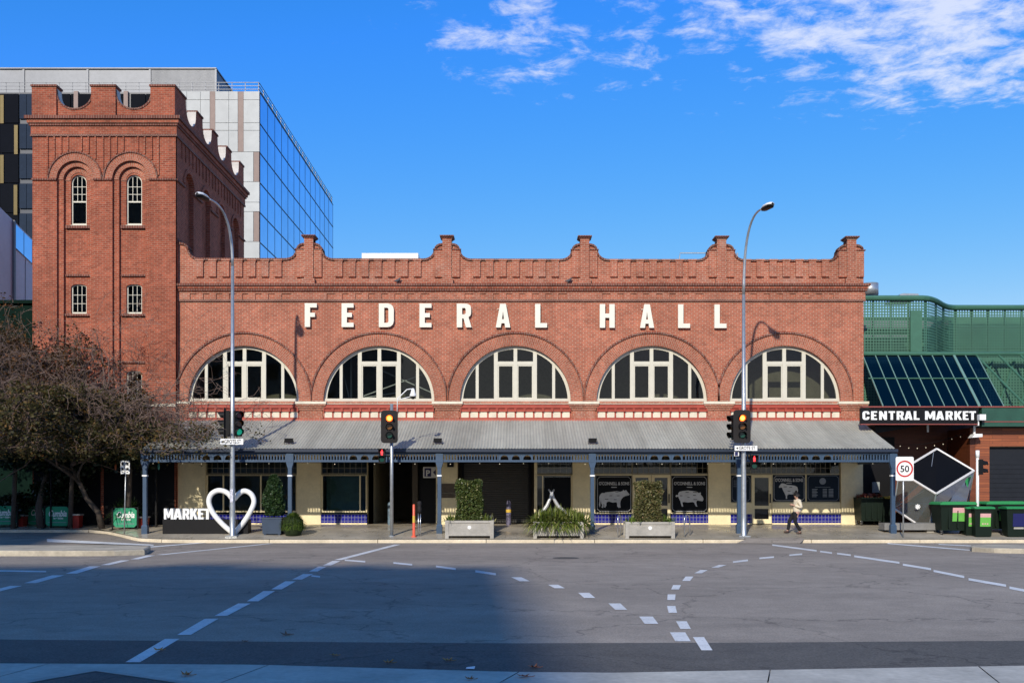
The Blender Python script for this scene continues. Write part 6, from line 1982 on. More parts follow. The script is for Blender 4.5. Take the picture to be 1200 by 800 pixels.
r_ *= 1 + 0.13*np.sin(a*3+u*9) + 0.08*np.sin(a*7-u*15)
P = np.stack([xc+r_*np.cos(a), D+0.38+r_*np.sin(a), z1+0.13+u*h*0.94], 1)
V, F = leaves(P, 0.075, rng, 1.4, 0.2); quick('foliage', V, F, mat_cone, t)
MB().tube([(xc, D+0.38, z1+0.02), (xc+0.02, D+0.38, z1+h*0.5), (xc, D+0.38, z1+h*0.85)], [0.035, 0.025, 0.01], 6).build('trunk', mat_bark, t)
xg = PX(343.5, 38.95); gg = fz(xg, 38.95)
t = thing('grass_bush', (xg, 38.95, gg), 'round soft bright green grassy bush beside the blue planter', 'shrub')
rng = np.random.default_rng(33); V, F = [], []
for i in range(2600):
    a = rng.uniform(0, 2*math.pi); el = rng.uniform(-0.3, 1.0)*math.pi/2
    rr = 0.50*rng.uniform(0.75, 1.03); cpt = np.array([xg, 38.95, gg+0.44])
    d = np.array([math.cos(a)*math.cos(el), math.sin(a)*math.cos(el), math.sin(el)])
    p = cpt + d*rr*np.array([1, 0.95, 0.88]); k0 = len(V); sd = np.array([-math.sin(a), math.cos(a), 0])*0.009
    tip = p + d*0.08 + np.array([rng.normal(0, .03), rng.normal(0, .03), -0.05]); root = cpt + d*rr*0.62
    V += [root-sd, root+sd, p+sd, p-sd, tip+sd*0.2, tip-sd*0.2]; F += [(k0, k0+1, k0+2, k0+3), (k0+3, k0+2, k0+4, k0+5)]
quick('foliage', V, F, mat_grassy, t)
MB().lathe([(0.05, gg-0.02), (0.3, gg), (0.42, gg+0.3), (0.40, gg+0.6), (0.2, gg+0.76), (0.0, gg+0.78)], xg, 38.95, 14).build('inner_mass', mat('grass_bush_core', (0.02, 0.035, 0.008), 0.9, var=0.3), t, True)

# ------------------------------------------------------------------ bollards, meter, bike hoops
mat_orange = mat('fluoro_orange_plastic', (0.75, 0.12, 0.06), 0.4, var=0.05)
mat_yel = mat('yellow_band', (0.65, 0.42, 0.06), 0.4, var=0.05)
D = 38.6; x = PX(485, D); g = fz(x, D)-0.02
t = thing('orange_bollard', (x, D, g), 'fluorescent orange plastic post standing near the kerb by the passage', 'bollard')
MB().lathe([(0.0, g), (0.11, g), (0.11, g+0.04), (0.055, g+0.06), (0.05, PZ(592, D)), (0.035, PZ(590.6, D)), (0, PZ(590.4, D))], x, D, 12).build('post', mat_orange, t, True)
MB().lathe([(0.054, PZ(612, D)), (0.054, PZ(604, D))], x, D, 12).build('band', mat_yel, t, True)
D = 38.75; x = PX(491.5, D); g = fz(x, D)-0.02
t = thing('parking_meter', (x, D, g), 'twin-headed dark parking meter on a steel post beside the orange bollard', 'parking meter')
MB().tube([(x-0.04, D, g), (x-0.04, D, PZ(600, D))], 0.022, 8).build('post', mat_steel, t, True); MB().tube([(x+0.04, D, g), (x+0.04, D, PZ(600, D))], 0.022, 8).build('post', mat_steel, t, True)
mb = MB(); mb.lathe([(0.0, PZ(601, D)), (0.08, PZ(600.5, D)), (0.095, PZ(597, D)), (0.085, PZ(594, D)), (0.06, PZ(593, D)), (0.095, PZ(591, D)), (0.09, PZ(588, D)), (0.05, PZ(586.8, D)), (0, PZ(586.6, D))], x, D, 14); mb.build('meter_head', mat_board_t, t, True)
def hoop(px, lab, D=38.5, w=0.16, leg=0.2):
    x = PX(px, D); g = fz(x, D)-0.03; zt_ = PZ(603, D)
    pts = [(x, D, g), (x, D, zt_-0.2)]
    for i in range(1, 9):
        a = math.pi*i/9; pts.append((x + w - w*math.cos(a), D + (leg - leg*math.cos(a)), zt_-0.2+0.2*math.sin(a)))
    pts += [(x+2*w, D+2*leg, zt_-0.2), (x+2*w, D+2*leg, fz(x, D+2*leg)-0.03)]
    o = MB().tube(pts, 0.025, 8).build('bike_hoop', mat_steel, None, True)
    tag(o, lab, 'bike rack', 'steel bike hoops by the kerb')
hoop(724, 'steel bike hoop left of the browning hedge planter', w=0.08); hoop(802, 'steel bike hoop right of the browning hedge planter', w=0.14)
hoop(574, 'steel bike hoop end showing behind the tall hedge planter', 39.4, 0.06)
# red-white post behind the first planter
D = 39.3; x = PX(563, D); g = fz(x, D)-0.02
t = thing('warning_post', (x, D, g), 'slim red and white post behind the tall square hedge', 'bollard')
MB().lathe([(0.06, g), (0.05, g+0.03), (0.045, PZ(602, D))], x, D, 10).build('lower_post', mat_white_plain, t, True); MB().lathe([(0.047, PZ(602, D)+0.001), (0.047, PZ(592, D)), (0, PZ(591.5, D))], x, D, 10).build('red_top', mat_ringred, t, True)
# poster-wrapped bollard before the shutter
D = 42.9; x = PX(596, D); g = fz(x, D)-0.01
mat_wrap = mat('patterned_wrap', (0.10, 0.09, 0.14), 0.5, var=0.9, scale=9)
t = thing('wrapped_bollard', (x, D, g), 'short bollard wrapped in dark patterned print before the roller shutter', 'bollard')
MB().lathe([(0.11, g), (0.11, PZ(590, D)), (0.09, PZ(587.5, D)), (0.05, PZ(586, D)), (0, PZ(585.6, D))], x, D, 14).build('post', mat_wrap, t, True)
MB().lathe([(0.115, PZ(600, D)), (0.115, PZ(596.5, D))], x, D, 14).build('band', mat_yel, t, True)
D = 43.0; x = PX(457, D); g = fz(x, D)-0.01
t = thing('wrapped_bollard', (x, D, g), 'pale blue and dark wrapped bollard inside the passage mouth', 'bollard')
MB().lathe([(0.10, g), (0.10, PZ(590, D)), (0.06, PZ(588, D)), (0, PZ(587.6, D))], x, D, 14).build('post', mat('pale_wrap', (0.10, 0.15, 0.19), 0.5, var=0.6, scale=8), t, True)
# heart-forked white sculpture shown in the window behind the strap plants
mat_silver = mat('silver_paint', (0.55, 0.56, 0.58), 0.35, metal=0.4, var=0.05)
D = 42.2
t = thing('forked_sculpture', (PX(647, D), D, fz(0, D)), 'white forked sculpture rising behind the spiky strap-leaved planter', 'sculpture')
gq = fz(PX(647, D), D)-0.02
for pts in ([(634, 602), (641, 592), (645, 583), (645.6, 577), (642.8, 573)], [(662, 600), (653.5, 592), (648.5, 583), (647.2, 577), (649.5, 573)]):
    q = [AT(a, b, D) for a, b in pts]; q = [Vector((q[0].x + (q[0].x-q[1].x)*0.6, D, gq))] + q
    MB().tube(q, [0.10, 0.09, 0.08, 0.065, 0.05, 0.035], 8).build('prong', mat_silver, t, True)
MB().tube([AT(646.3, 584, D), AT(646.2, 567, D)], [0.02, 0.01], 6).build('spike', mat_board_t, t)

# ------------------------------------------------------------------ bins
mat_bin = mat('dark_green_bin_plastic', (0.006, 0.013, 0.008), 0.55, var=0.12, spec=0.2)
mat_lid = mat('bright_green_lid', (0.025, 0.24, 0.075), 0.42, var=0.08)
mat_lab_g = mat('lime_sticker', (0.13, 0.42, 0.07), 0.5, var=0.08, scale=14)
mat_lab_p = mat('pink_sticker', (0.62, 0.35, 0.34), 0.5, var=0.1, scale=14)
mat_wheel = mat('castor_rubber', (0.02, 0.02, 0.02), 0.6, var=0.1)
def wheelie(px0, px1, D, ptop, label, sticker=True, lid=mat_lid, navy=False, dep=0.62):
    x0, x1 = PX(px0, D), PX(px1, D); xc = (x0+x1)/2; g = fz(xc, D)-0.01; zt_ = PZ(ptop, D); w = x1-x0
    t = thing('wheelie_bin', (xc, D, g), label, 'bin', 'green-lidded bins on the footpath')
    mb = MB(); V = [(xc-w*0.40, D+0.10, g+0.06), (xc+w*0.40, D+0.10, g+0.06), (xc+w*0.40, D+dep-0.1, g+0.06), (xc-w*0.40, D+dep-0.1, g+0.06),
                    (xc-w*0.48, D+0.03, zt_-0.09), (xc+w*0.48, D+0.03, zt_-0.09), (xc+w*0.48, D+dep, zt_-0.09), (xc-w*0.48, D+dep, zt_-0.09)]
    mb.v = V; mb.f = [(0,1,5,4),(1,2,6,5),(2,3,7,6),(3,0,4,7),(4,5,6,7),(3,2,1,0)]; mb.mi = [0]*6; mb.uv = [None]*6
    mb.box(xc-w*0.37, xc+w*0.37, D+0.12, D+0.25, g, g+0.059)
    mb.build('body', mat_bin, t)
    mb = MB(); mb.poly([[(D-0.03, zt_-0.088), (D-0.03, zt_-0.05), (D+0.06, zt_-0.01), (D+dep*0.6, zt_+0.01), (D+dep+0.05, zt_-0.02), (D+dep+0.05, zt_-0.088)]], xc-w*0.52, xc+w*0.52, axis='x'); ld = mb.build('lid', lid, t)
    mb = MB(); mb.tube([(xc-w*0.35, D+dep+0.07, zt_-0.11), (xc+w*0.35, D+dep+0.07, zt_-0.11)], 0.02, 6); mb.build('handle', mat_bin, t)
    for sx in (-1, 1): MB().cyl((xc+sx*w*0.40-0.025, D+dep-0.06, g+0.10), (0.05, 0, 0), 0.10, 14).build('wheel', mat_wheel, t)
    if sticker:
        ym = lambda z: D + 0.10 - 0.07*(z-g-0.06)/(zt_-0.15-g) - 0.004
        za, zb, zc_ = zt_-0.27, zt_-0.42, zt_-0.78
        for (z1_, z0_, mt, nm) in ((za, zb, mat_pblue if navy else mat_lab_p, 'warning_sticker'), (zb-0.001, zc_, mat_pblue if navy else mat_lab_g, 'recycling_sticker')):
            xs0, xs1 = xc-w*0.20, xc+w*0.34
            MB().face([(xs0, ym(z0_)-0.008, z0_), (xs1, ym(z0_)-0.008, z0_), (xs1, ym(z1_)-0.008, z1_), (xs0, ym(z1_)-0.008, z1_)]).build(nm, mt, t)
        if navy:
            MB().face([(xc-w*0.15, ym(zc_-0.1)-0.008, zc_-0.1), (xc+w*0.3, ym(zc_-0.1)-0.008, zc_-0.1), (xc+w*0.3, ym(zc_-0.03)-0.008, zc_-0.03), (xc-w*0.15, ym(zc_-0.03)-0.008, zc_-0.03)]).build('pale_sticker', mat_conc, t)
        else:
            mb = MB(); zz = (zb+zc_)/2
            for q in range(3): mb.box(xc-w*0.10+q*w*0.12, xc-w*0.03+q*w*0.12, ym(zz-0.08)-0.014, ym(zz-0.08)-0.010, zz-0.10, zz-0.05)
            mb.build('sticker_print', mat_lab_p, t)
def skip_bin(px0, px1, D, ptop, label, lidmat=mat_lid, stick=None, open_=False):
    x0, x1 = PX(px0, D), PX(px1, D); xc = (x0+x1)/2; w = x1-x0; g = fz(xc, D)-0.01; zt_ = PZ(ptop, D); dep = 1.0
    t = thing('large_bin', (xc, D, g), label, 'bin', 'large four-wheeled bins')
    mb = MB(); mb.v = [(xc-w*0.44, D+0.12, g+0.20), (xc+w*0.44, D+0.12, g+0.20), (xc+w*0.44, D+dep-0.1, g+0.20), (xc-w*0.44, D+dep-0.1, g+0.20),
                       (xc-w*0.49, D+0.02, zt_-0.13), (xc+w*0.49, D+0.02, zt_-0.13), (xc+w*0.49, D+dep, zt_-0.13), (xc-w*0.49, D+dep, zt_-0.13)]
    mb.f = [(0,1,5,4),(1,2,6,5),(2,3,7,6),(3,0,4,7),(3,2,1,0)] + ([] if open_ else [(4,5,6,7)]); mb.mi = [0]*len(mb.f); mb.uv = [None]*len(mb.f)
    mb.box(xc-w*0.52, xc+w*0.52, D-0.02, D+0.03, zt_-0.18, zt_-0.125)
    for k in (-0.25, 0.0, 0.25): mb.box(xc+w*k-0.02, xc+w*k+0.02, D+0.03, D+0.09, g+0.3, zt_-0.19)
    mb.build('body', mat_bin, t)
    if lidmat:
        mb = MB(); L = [(xc-w*0.53, zt_-0.12), (xc-w*0.52, zt_-0.07), (xc-w*0.45, zt_-0.005), (xc+w*0.45, zt_), (xc+w*0.52, zt_-0.07), (xc+w*0.53, zt_-0.12)]
        mb.poly([L], D-0.05, D+dep+0.03); mb.build('lid', lidmat, t)
    for sx in (-0.41, 0.38):
        for sy in (0.2, 0.8):
            c = Vector((xc+sx*w, D+sy*dep, g+0.085))
            wl = MB().cyl((c.x-0.025, c.y, c.z), (0.05, 0, 0), 0.085, 14).build('wheel', mat_wheel, t)
            MB().cyl((c.x-0.028, c.y, c.z), (0.056, 0, 0), 0.04, 10).build('hub', mat_conc, wl)
            MB().box(c.x-0.035, c.x+0.035, c.y-0.02, c.y+0.06, c.z+0.086, g+0.21).build('fork', mat_galv, t)
    if stick:
        ym = lambda z: D + 0.12 - 0.10*(z-g-0.2)/(zt_-0.33-g) - 0.012
        za, zb, zc_ = zt_-0.24, zt_-0.44, zt_-0.78
        for (z1_, z0_, mt, nm) in ((za, zb, mat_lab_p, 'warning_sticker'), (zb-0.001, zc_, mat_lab_g, 'recycling_sticker')):
            xs0, xs1 = PX(stick[0], D), PX(stick[1], D)
            MB().face([(xs0, ym(z0_), z0_), (xs1, ym(z0_), z0_), (xs1, ym(z1_), z1_), (xs0, ym(z1_), z1_)]).build(nm, mt, t)
    return zt_
skip_bin(1102.5, 1143.5, 38.9, 587.5, 'large dark green bin with bright green lid, nearest the glass pod', stick=(1117, 1132.5))
skip_bin(1156.5, 1200.5, 39.3, 587.0, 'large dark green bin with green lid before the roller door', stick=(1172, 1181))
wheelie(1132.5, 1144, 38.75, 593.3, 'narrow wheelie bin with green lid squeezed behind another wheelie bin')
wheelie(1142.5, 1165.5, 38.42, 593.3, 'green-lidded wheelie bin with pink and lime stickers between two large bins')
wheelie(1180, 1206, 38.42, 593.3, 'green-lidded wheelie bin with a navy sticker at the right edge', navy=True)
zq = skip_bin(1009, 1036, 42.4, 579, 'open dark bin heaped with red rubbish in the alley beside the verandah', None, None, True)
rng = np.random.default_rng(44); D = 42.4
P = np.stack([rng.uniform(PX(1010.5, D), PX(1035, D), 260), rng.uniform(D+0.1, D+0.9, 260), zq-0.12+rng.uniform(-0.05, 0.10, 260)], 1)
V, F = leaves(P, 0.13, rng, 1.6); o = quick('rubbish_heap', V, F, leafmat('red_rubbish', (0.25, 0.05, 0.03), (0.14, 0.04, 0.03), (0.30, 0.2, 0.12), 0.6, 0.1)); tag(o, 'heap of red crumpled rubbish on top of the open dark bin', 'rubbish', kind='stuff')
wheelie(1035, 1047, 42.6, 581.5, 'yellow-lidded wheelie bin behind the last verandah post', False, mat_yel)

# ------------------------------------------------------------------ glass pod and its plinth
D0 = 40.3
pod = thing('glass_pod', (PX(1095, D0), D0, 0), 'faceted glass pod with white edges in the market alley', 'sculpture')
mat_podedge = mat('white_pod_edge', (0.62, 0.60, 0.58), 0.4, var=0.08)
mat_podglass = glassmat('pod_dark_glass', (0.45, 0.48, 0.46), 0.5, 0.05, 1.45)
def hazyglass(name, col, f):
    m, nt, b = newmat(name); out = nt.nodes['Material Output']
    b.inputs['Base Color'].default_value = rgba(col); b.inputs['Roughness'].default_value = 0.15
    tr = N(nt, 'ShaderNodeBsdfTransparent'); ms_ = N(nt, 'ShaderNodeMixShader')
    mr = N(nt, 'ShaderNodeMapRange'); mr.inputs['To Min'].default_value = f-0.15; mr.inputs['To Max'].default_value = f+0.15
    nt.links.new(pos_noise(nt, 1.8, 4), mr.inputs['Value']); nt.links.new(mr.outputs[0], ms_.inputs[0])
    nt.links.new(tr.outputs[0], ms_.inputs[1]); nt.links.new(b.outputs[0], ms_.inputs[2]); nt.links.new(ms_.outputs[0], out.inputs['Surface'])
    return m
mat_podhazy = hazyglass('pod_hazy_glass', (0.11, 0.12, 0.11), 0.6)
mat_podtop = mat('pod_black_panel', (0.004, 0.004, 0.005), 0.5, var=0.1, spec=0.12)
VP = {'T': AT(1097.8, 525.7, 41.6), 'R': AT(1141.3, 551.4, 41.0), 'M': AT(1097, 578.4, 39.9), 'L': AT(1053.8, 552, 41.0),
      'a': AT(1047.2, 595, 41.2), 'b': AT(1073, 612.5, 40.4), 'c': AT(1089.5, 612.5, 40.3), 'd': AT(1127, 612.5, 41.2), 'e': AT(1134, 590, 41.6),
      'T2': AT(1097, 548, 43.6), 'a2': AT(1052, 590, 43.4), 'd2': AT(1128, 590, 43.4)}
faces = [('T','R','M','L'), ('L','M','c','b','a'), ('M','R','e','d','c'), ('T','T2','R'), ('T','L','T2'), ('L','a','a2','T2'), ('R','T2','d2','e'), ('e','d2','d'), ('a','b','c','d','d2','a2')]
for i, f_ in enumerate(faces):
    MB().face([VP[k] for k in f_]).build('pane', mat_podtop if i == 0 else mat_podhazy if i == 1 else mat_podglass, pod)
done = set(); mb1, mb2 = MB(), MB()
for f_ in faces:
    for a, b in zip(f_, f_[1:] + f_[:1]):
        k = tuple(sorted((a, b)))
        if k in done: continue
        done.add(k)
        thick = k in {('L','T'),('R','T'),('M','R'),('L','M'),('a','b')}
        MB().tube([VP[a], VP[b]], 0.05 if thick else 0.03, 6).build('edge', mat_podedge if thick else mat_galv, pod)
# thin wires inside, a white starburst on the glass and a green leaf panel
mb = MB()
for a, b in ((AT(1084, 574, 40.4), AT(1049, 594, 41.1)), (AT(1090, 578, 40.2), AT(1140, 556, 41.05)), (AT(1102, 580, 40.3), AT(1125, 600, 41.0)), (AT(1094, 530, 41.4), AT(1088, 572, 40.3))): mb.tube([a, b], 0.012, 5)
mb.build('inner_wire', mat_galv, pod)
c = AT(1075.5, 593.5, 40.25); mb = MB()
for k in range(4):
    a = math.pi*k/4; dx, dz = 0.11*math.cos(a), 0.11*math.sin(a); mb.box(-0.11, 0.11, -0.005, 0.005, -0.02, 0.02)
    for i in range(8):
        vx, vy, vz = mb.v[-8+i]; mb.v[-8+i] = (c.x + vx*math.cos(a) - vz*math.sin(a), c.y + vy + 0.002*k, c.z + vx*math.sin(a) + vz*math.cos(a))
mb.build('starburst', mat_white_plain, pod)
MB().face([AT(1130, 562, 40.85), AT(1138.5, 557, 40.9), AT(1134, 571, 40.9)]).build('green_panel', mat_lid, pod)
mat_benchc = mat('weathered_concrete', (0.20, 0.195, 0.185), 0.85, var=0.2, bump=0.2)
t = thing('concrete_bench', (PX(1068, 39.7), 39.7, 0), 'long low grey concrete bench slab in front of the glass pod', 'bench')
x0, x1 = PX(1035.5, 39.7), PX(1101, 39.7); g = fz((x0+x1)/2, 39.7)
MB().box(x0, x1, 39.6, 40.25, PZ(620.5, 39.7), PZ(612.6, 39.7)).build('slab', mat_benchc, t)
for xx in (x0+0.25, x1-0.5): MB().box(xx, xx+0.28, 39.72, 40.12, g-0.03, PZ(620.5, 39.7)-0.001).build('leg', mat_conc, t)
# right-hand side: white pole with a sideways signal, wall lamp, camera
D = 39.0; x = PX(1145.5, D); g = fz(x, D)-0.02
t = thing('signal_pole', (x, D, g), 'white pole with a black traffic light seen from the side behind the bins', 'traffic light', 'traffic lights along the far kerb')
MB().tube([(x, D, g), (x, D, PZ(528, D))], [0.06, 0.055], 10).build('pole', mat_white_plain, t, True)
MB().tube([(x, D, PZ(536, D)), (x, D, PZ(527.5, D))], 0.075, 10).build('pole_cap', mat_white_plain, t, True)
pc = AT(1148.6, 547, D)
MB().box(pc.x-0.10, pc.x+0.06, pc.y-0.14, pc.y+0.14, pc.z-0.30, pc.z+0.30).build('signal_housing', mat_black, t)
for dz in (0.15, -0.15):
    MB().tube([(pc.x+0.061, pc.y, pc.z+dz), (pc.x+0.09, pc.y, pc.z+dz)], 0.10, 14).build('lens', mat_lgrn, t)
    mb = MB()
    for i in range(12):
        a, b = R(-20+220*i/12), R(-20+220*(i+1)/12)
        mb.face([(pc.x+0.06, pc.y+0.12*math.cos(a), pc.z+dz+0.12*math.sin(a)), (pc.x+0.06, pc.y+0.12*math.cos(b), pc.z+dz+0.12*math.sin(b)),
                 (pc.x+0.27, pc.y+0.12*math.cos(b), pc.z+dz+0.12*math.sin(b)-0.04), (pc.x+0.27, pc.y+0.12*math.cos(a), pc.z+dz+0.12*math.sin(a)-0.04)])
    mb.build('visor', mat_black, t)
t = thing('wall_lamp', AT(1141, 511, 42.2), 'white angular wall lamp on the corner of the timber wall', 'lamp')
mb = MB(); p = AT(1141.5, 511, 42.1); mb.poly([[(p.x-0.22, p.z-0.07), (p.x-0.1, p.z+0.09), (p.x+0.22, p.z+0.09), (p.x+0.22, p.z-0.04)]], p.y-0.3, p.y+0.1); mb.build('shade', mat_white_plain, t)
MB().tube([(p.x+0.02, p.y+0.02, p.z+0.09), (p.x+0.02, p.y+0.02, p.z+0.45)], 0.05, 8).build('stem', mat_white_plain, t)
t = thing('security_camera', AT(1149, 490, 41.6), 'white box security camera at the end of the market sign', 'camera')
p = AT(1149.5, 489, 41.55); MB().box(p.x-0.14, p.x+0.12, p.y-0.2, p.y+0.1, p.z-0.12, p.z+0.12).build('housing', mat_white_plain, t); MB().tube([(p.x-0.1, p.y, p.z-0.12), (p.x-0.1, p.y, p.z-0.33), (p.x-0.1, p.y+0.2, p.z-0.34)], 0.03, 6).build('bracket', mat_white_plain, t)
# ------------------------------------------------------------------ the walker
def skin_mesh(name, joints, edges, mt, parent, root=0, sub=2):
    names = list(joints); idx = {k: i for i, k in enumerate(names)}
    me = bpy.data.meshes.new(name)
    me.from_pydata([joints[k][0] for k in names], [(idx[a], idx[b]) for a, b in edges], [])
    o = bpy.data.objects.new(name, me); COL.objects.link(o)
    sk = o.modifiers.new('skin', 'SKIN'); sk.use_smooth_shade = True
    for i, k in enumerate(names):
        r = joints[k][1]; me.skin_vertices[0].data[i].radius = r if hasattr(r, '__len__') else (r, r)
        me.skin_vertices[0].data[i].use_root = (i == root)
    ss = o.modifiers.new('sub', 'SUBSURF'); ss.levels = sub; ss.render_levels = sub
    dg = bpy.context.evaluated_depsgraph_get()
    m2 = bpy.data.meshes.new_from_object(o.evaluated_get(dg))
    bpy.data.objects.remove(o); bpy.data.meshes.remove(me)
    m2.materials.clear(); m2.materials.append(mt)
    m2.polygons.foreach_set('use_smooth', [True]*len(m2.polygons))
    return link(name, m2, parent)
D = 39.3; xw = PX(934.5, D); gw = fz(xw, D)
per = thing('person', (xw, D, gw), 'person walking left in a cream jacket and black trousers, hands held at the chest', 'person')
def J(f, l, z): return (xw - f, D - l, gw + z)         # f forward (to the left), l towards the viewer
mat_skin = mat('skin_tone', (0.42, 0.24, 0.17), 0.5, var=0.06, scale=10)
mat_jacket = mat('cream_fleece', (0.62, 0.54, 0.40), 0.85, var=0.12, scale=12, bump=0.2)
mat_trouser = mat('black_trouser_cloth', (0.008, 0.008, 0.009), 0.9, var=0.15, scale=8)
mat_hair = mat('dark_hair', (0.012, 0.009, 0.008), 0.6, var=0.2, scale=20)
mat_shoe = mat('brown_shoe', (0.07, 0.04, 0.03), 0.5, var=0.15)
jb = {'hip': (J(0.02,0,.88), .115), 'waist': (J(.01,0,1.02), .11), 'chest': (J(0,0,1.22), .125), 'neck0': (J(.01,0,1.37), .055), 'neck1': (J(.03,0,1.42), .05),
      'head0': (J(.055,0,1.475), (.07,.075)), 'head1': (J(.045,0,1.545), (.082,.095)), 'head2': (J(.03,0,1.60), (.075,.085)), 'nose': (J(.15,0,1.515), .012), 'jaw': (J(.115,0,1.462), .032),
      'earn': (J(.035,.083,1.52), .014), 'earf': (J(.035,-.083,1.52), .014)}
eb = [('hip','waist'),('waist','chest'),('chest','neck0'),('neck0','neck1'),('neck1','head0'),('head0','head1'),('head1','head2'),('head1','nose'),('head0','jaw'),('head1','earn'),('head1','earf')]
for s, l in (('n', 1), ('f', -1)):
    jb['sh'+s] = (J(-.01, .17*l, 1.32), .055); jb['el'+s] = (J(-.09 if l > 0 else -.02, .24*l, 1.06), .042); jb['wr'+s] = (J(.16, .10*l, 1.13), .028); jb['pa'+s] = (J(.22, .055*l, 1.165), .034)
    eb += [('chest','sh'+s),('sh'+s,'el'+s),('el'+s,'wr'+s),('wr'+s,'pa'+s)]
    for k, (df, dl, dz) in enumerate(((.055, -.02, .035), (.065, -.03, .018), (.062, -.032, -.002), (.05, -.028, -.02))):
        jb['k%d%s' % (k, s)] = (J(.22+df, (.055+dl*0.4)*l, 1.165+dz), .0095); jb['t%d%s' % (k, s)] = (J(.22+df*1.15, (.055+dl*1.5)*l, 1.165+dz-.025), .008)
        eb += [('pa'+s, 'k%d%s' % (k, s)), ('k%d%s' % (k, s), 't%d%s' % (k, s))]
    jb['th'+s] = (J(.225, .035*l, 1.21), .011); eb.append(('pa'+s, 'th'+s))
leg = {'n': ((.13, .10, .49), (-.09, .095, .10), (.02, .095, .035)), 'f': ((.30, -.09, .50), (.36, -.09, .13), (.47, -.09, .075))}
for s, l in (('n', 1), ('f', -1)):
    kn, an, to = leg[s]
    jb['hj'+s] = (J(.03, .085*l, .84), .085); jb['kn'+s] = (J(*kn), .055); jb['an'+s] = (J(*an), .038); jb['to'+s] = (J(*to), .032)
    eb += [('hip','hj'+s),('hj'+s,'kn'+s),('kn'+s,'an'+s),('an'+s,'to'+s)]
skin_mesh('body', jb, eb, mat_skin, per)
# jacket, trousers, shoes, hair, sunglasses
jj = {'hem': (J(.02,0,.80), (.165,.185)), 'waist': (J(.01,0,1.0), (.155,.18)), 'chest': (J(0,0,1.2), (.155,.185)), 'yoke': (J(0,0,1.32), (.11,.14)), 'col': (J(.015,0,1.405), (.072,.075))}
ej = [('hem','waist'),('waist','chest'),('chest','yoke'),('yoke','col')]
for s, l in (('n', 1), ('f', -1)):
    jj['sh'+s] = (J(-.01, .18*l, 1.31), .085); jj['el'+s] = (J(-.10 if l > 0 else -.02, .25*l, 1.05), .075); jj['cu'+s] = (J(.14, .11*l, 1.125), .052)
    ej += [('yoke','sh'+s),('sh'+s,'el'+s),('el'+s,'cu'+s)]
skin_mesh('jacket', jj, ej, mat_jacket, per, 2)
jt = {'w': (J(.02,0,.93), (.13,.15)), 'hip': (J(.02,0,.84), (.13,.155))}; et = [('w','hip')]
for s, l in (('n', 1), ('f', -1)):
    kn, an, to = leg[s]
    jt['th'+s] = (J((.03+kn[0]*0.55), .088*l, .68), .10); jt['kn'+s] = (J(*kn), .078); jt['cf'+s] = (J((kn[0]+an[0])/2-.01, an[1], (kn[2]+an[2])/2), .07); jt['an'+s] = (J(an[0], an[1], an[2]+.0), .062)
    et += [('hip','th'+s),('th'+s,'kn'+s),('kn'+s,'cf'+s),('cf'+s,'an'+s)]
skin_mesh('trousers', jt, et, mat_trouser, per, 1)
for s in ('n', 'f'):
    kn, an, to = leg[s]
    skin_mesh('shoe', {'h': (J(an[0]-.05, an[1], to[2]+.012), .045), 'm': (J(an[0]+.04, an[1], to[2]+.016), .05), 't': (J(to[0]+.06, to[1], to[2]+.002), .036)}, [('h','m'),('m','t')], mat_shoe, per, 1)
skin_mesh('hair', {'a': (J(.0,0,1.53), (.085,.092)), 'b': (J(.015,0,1.60), (.098,.102)), 'c': (J(.075,0,1.635), (.06,.08)), 'd': (J(-.05,0,1.50), (.05,.07))}, [('d','a'),('a','b'),('b','c')], mat_hair, per, 1)
MB().box(xw-0.150, xw-0.115, D-0.075, D+0.075, gw+1.53, gw+1.555).build('sunglasses', mat_black, per)

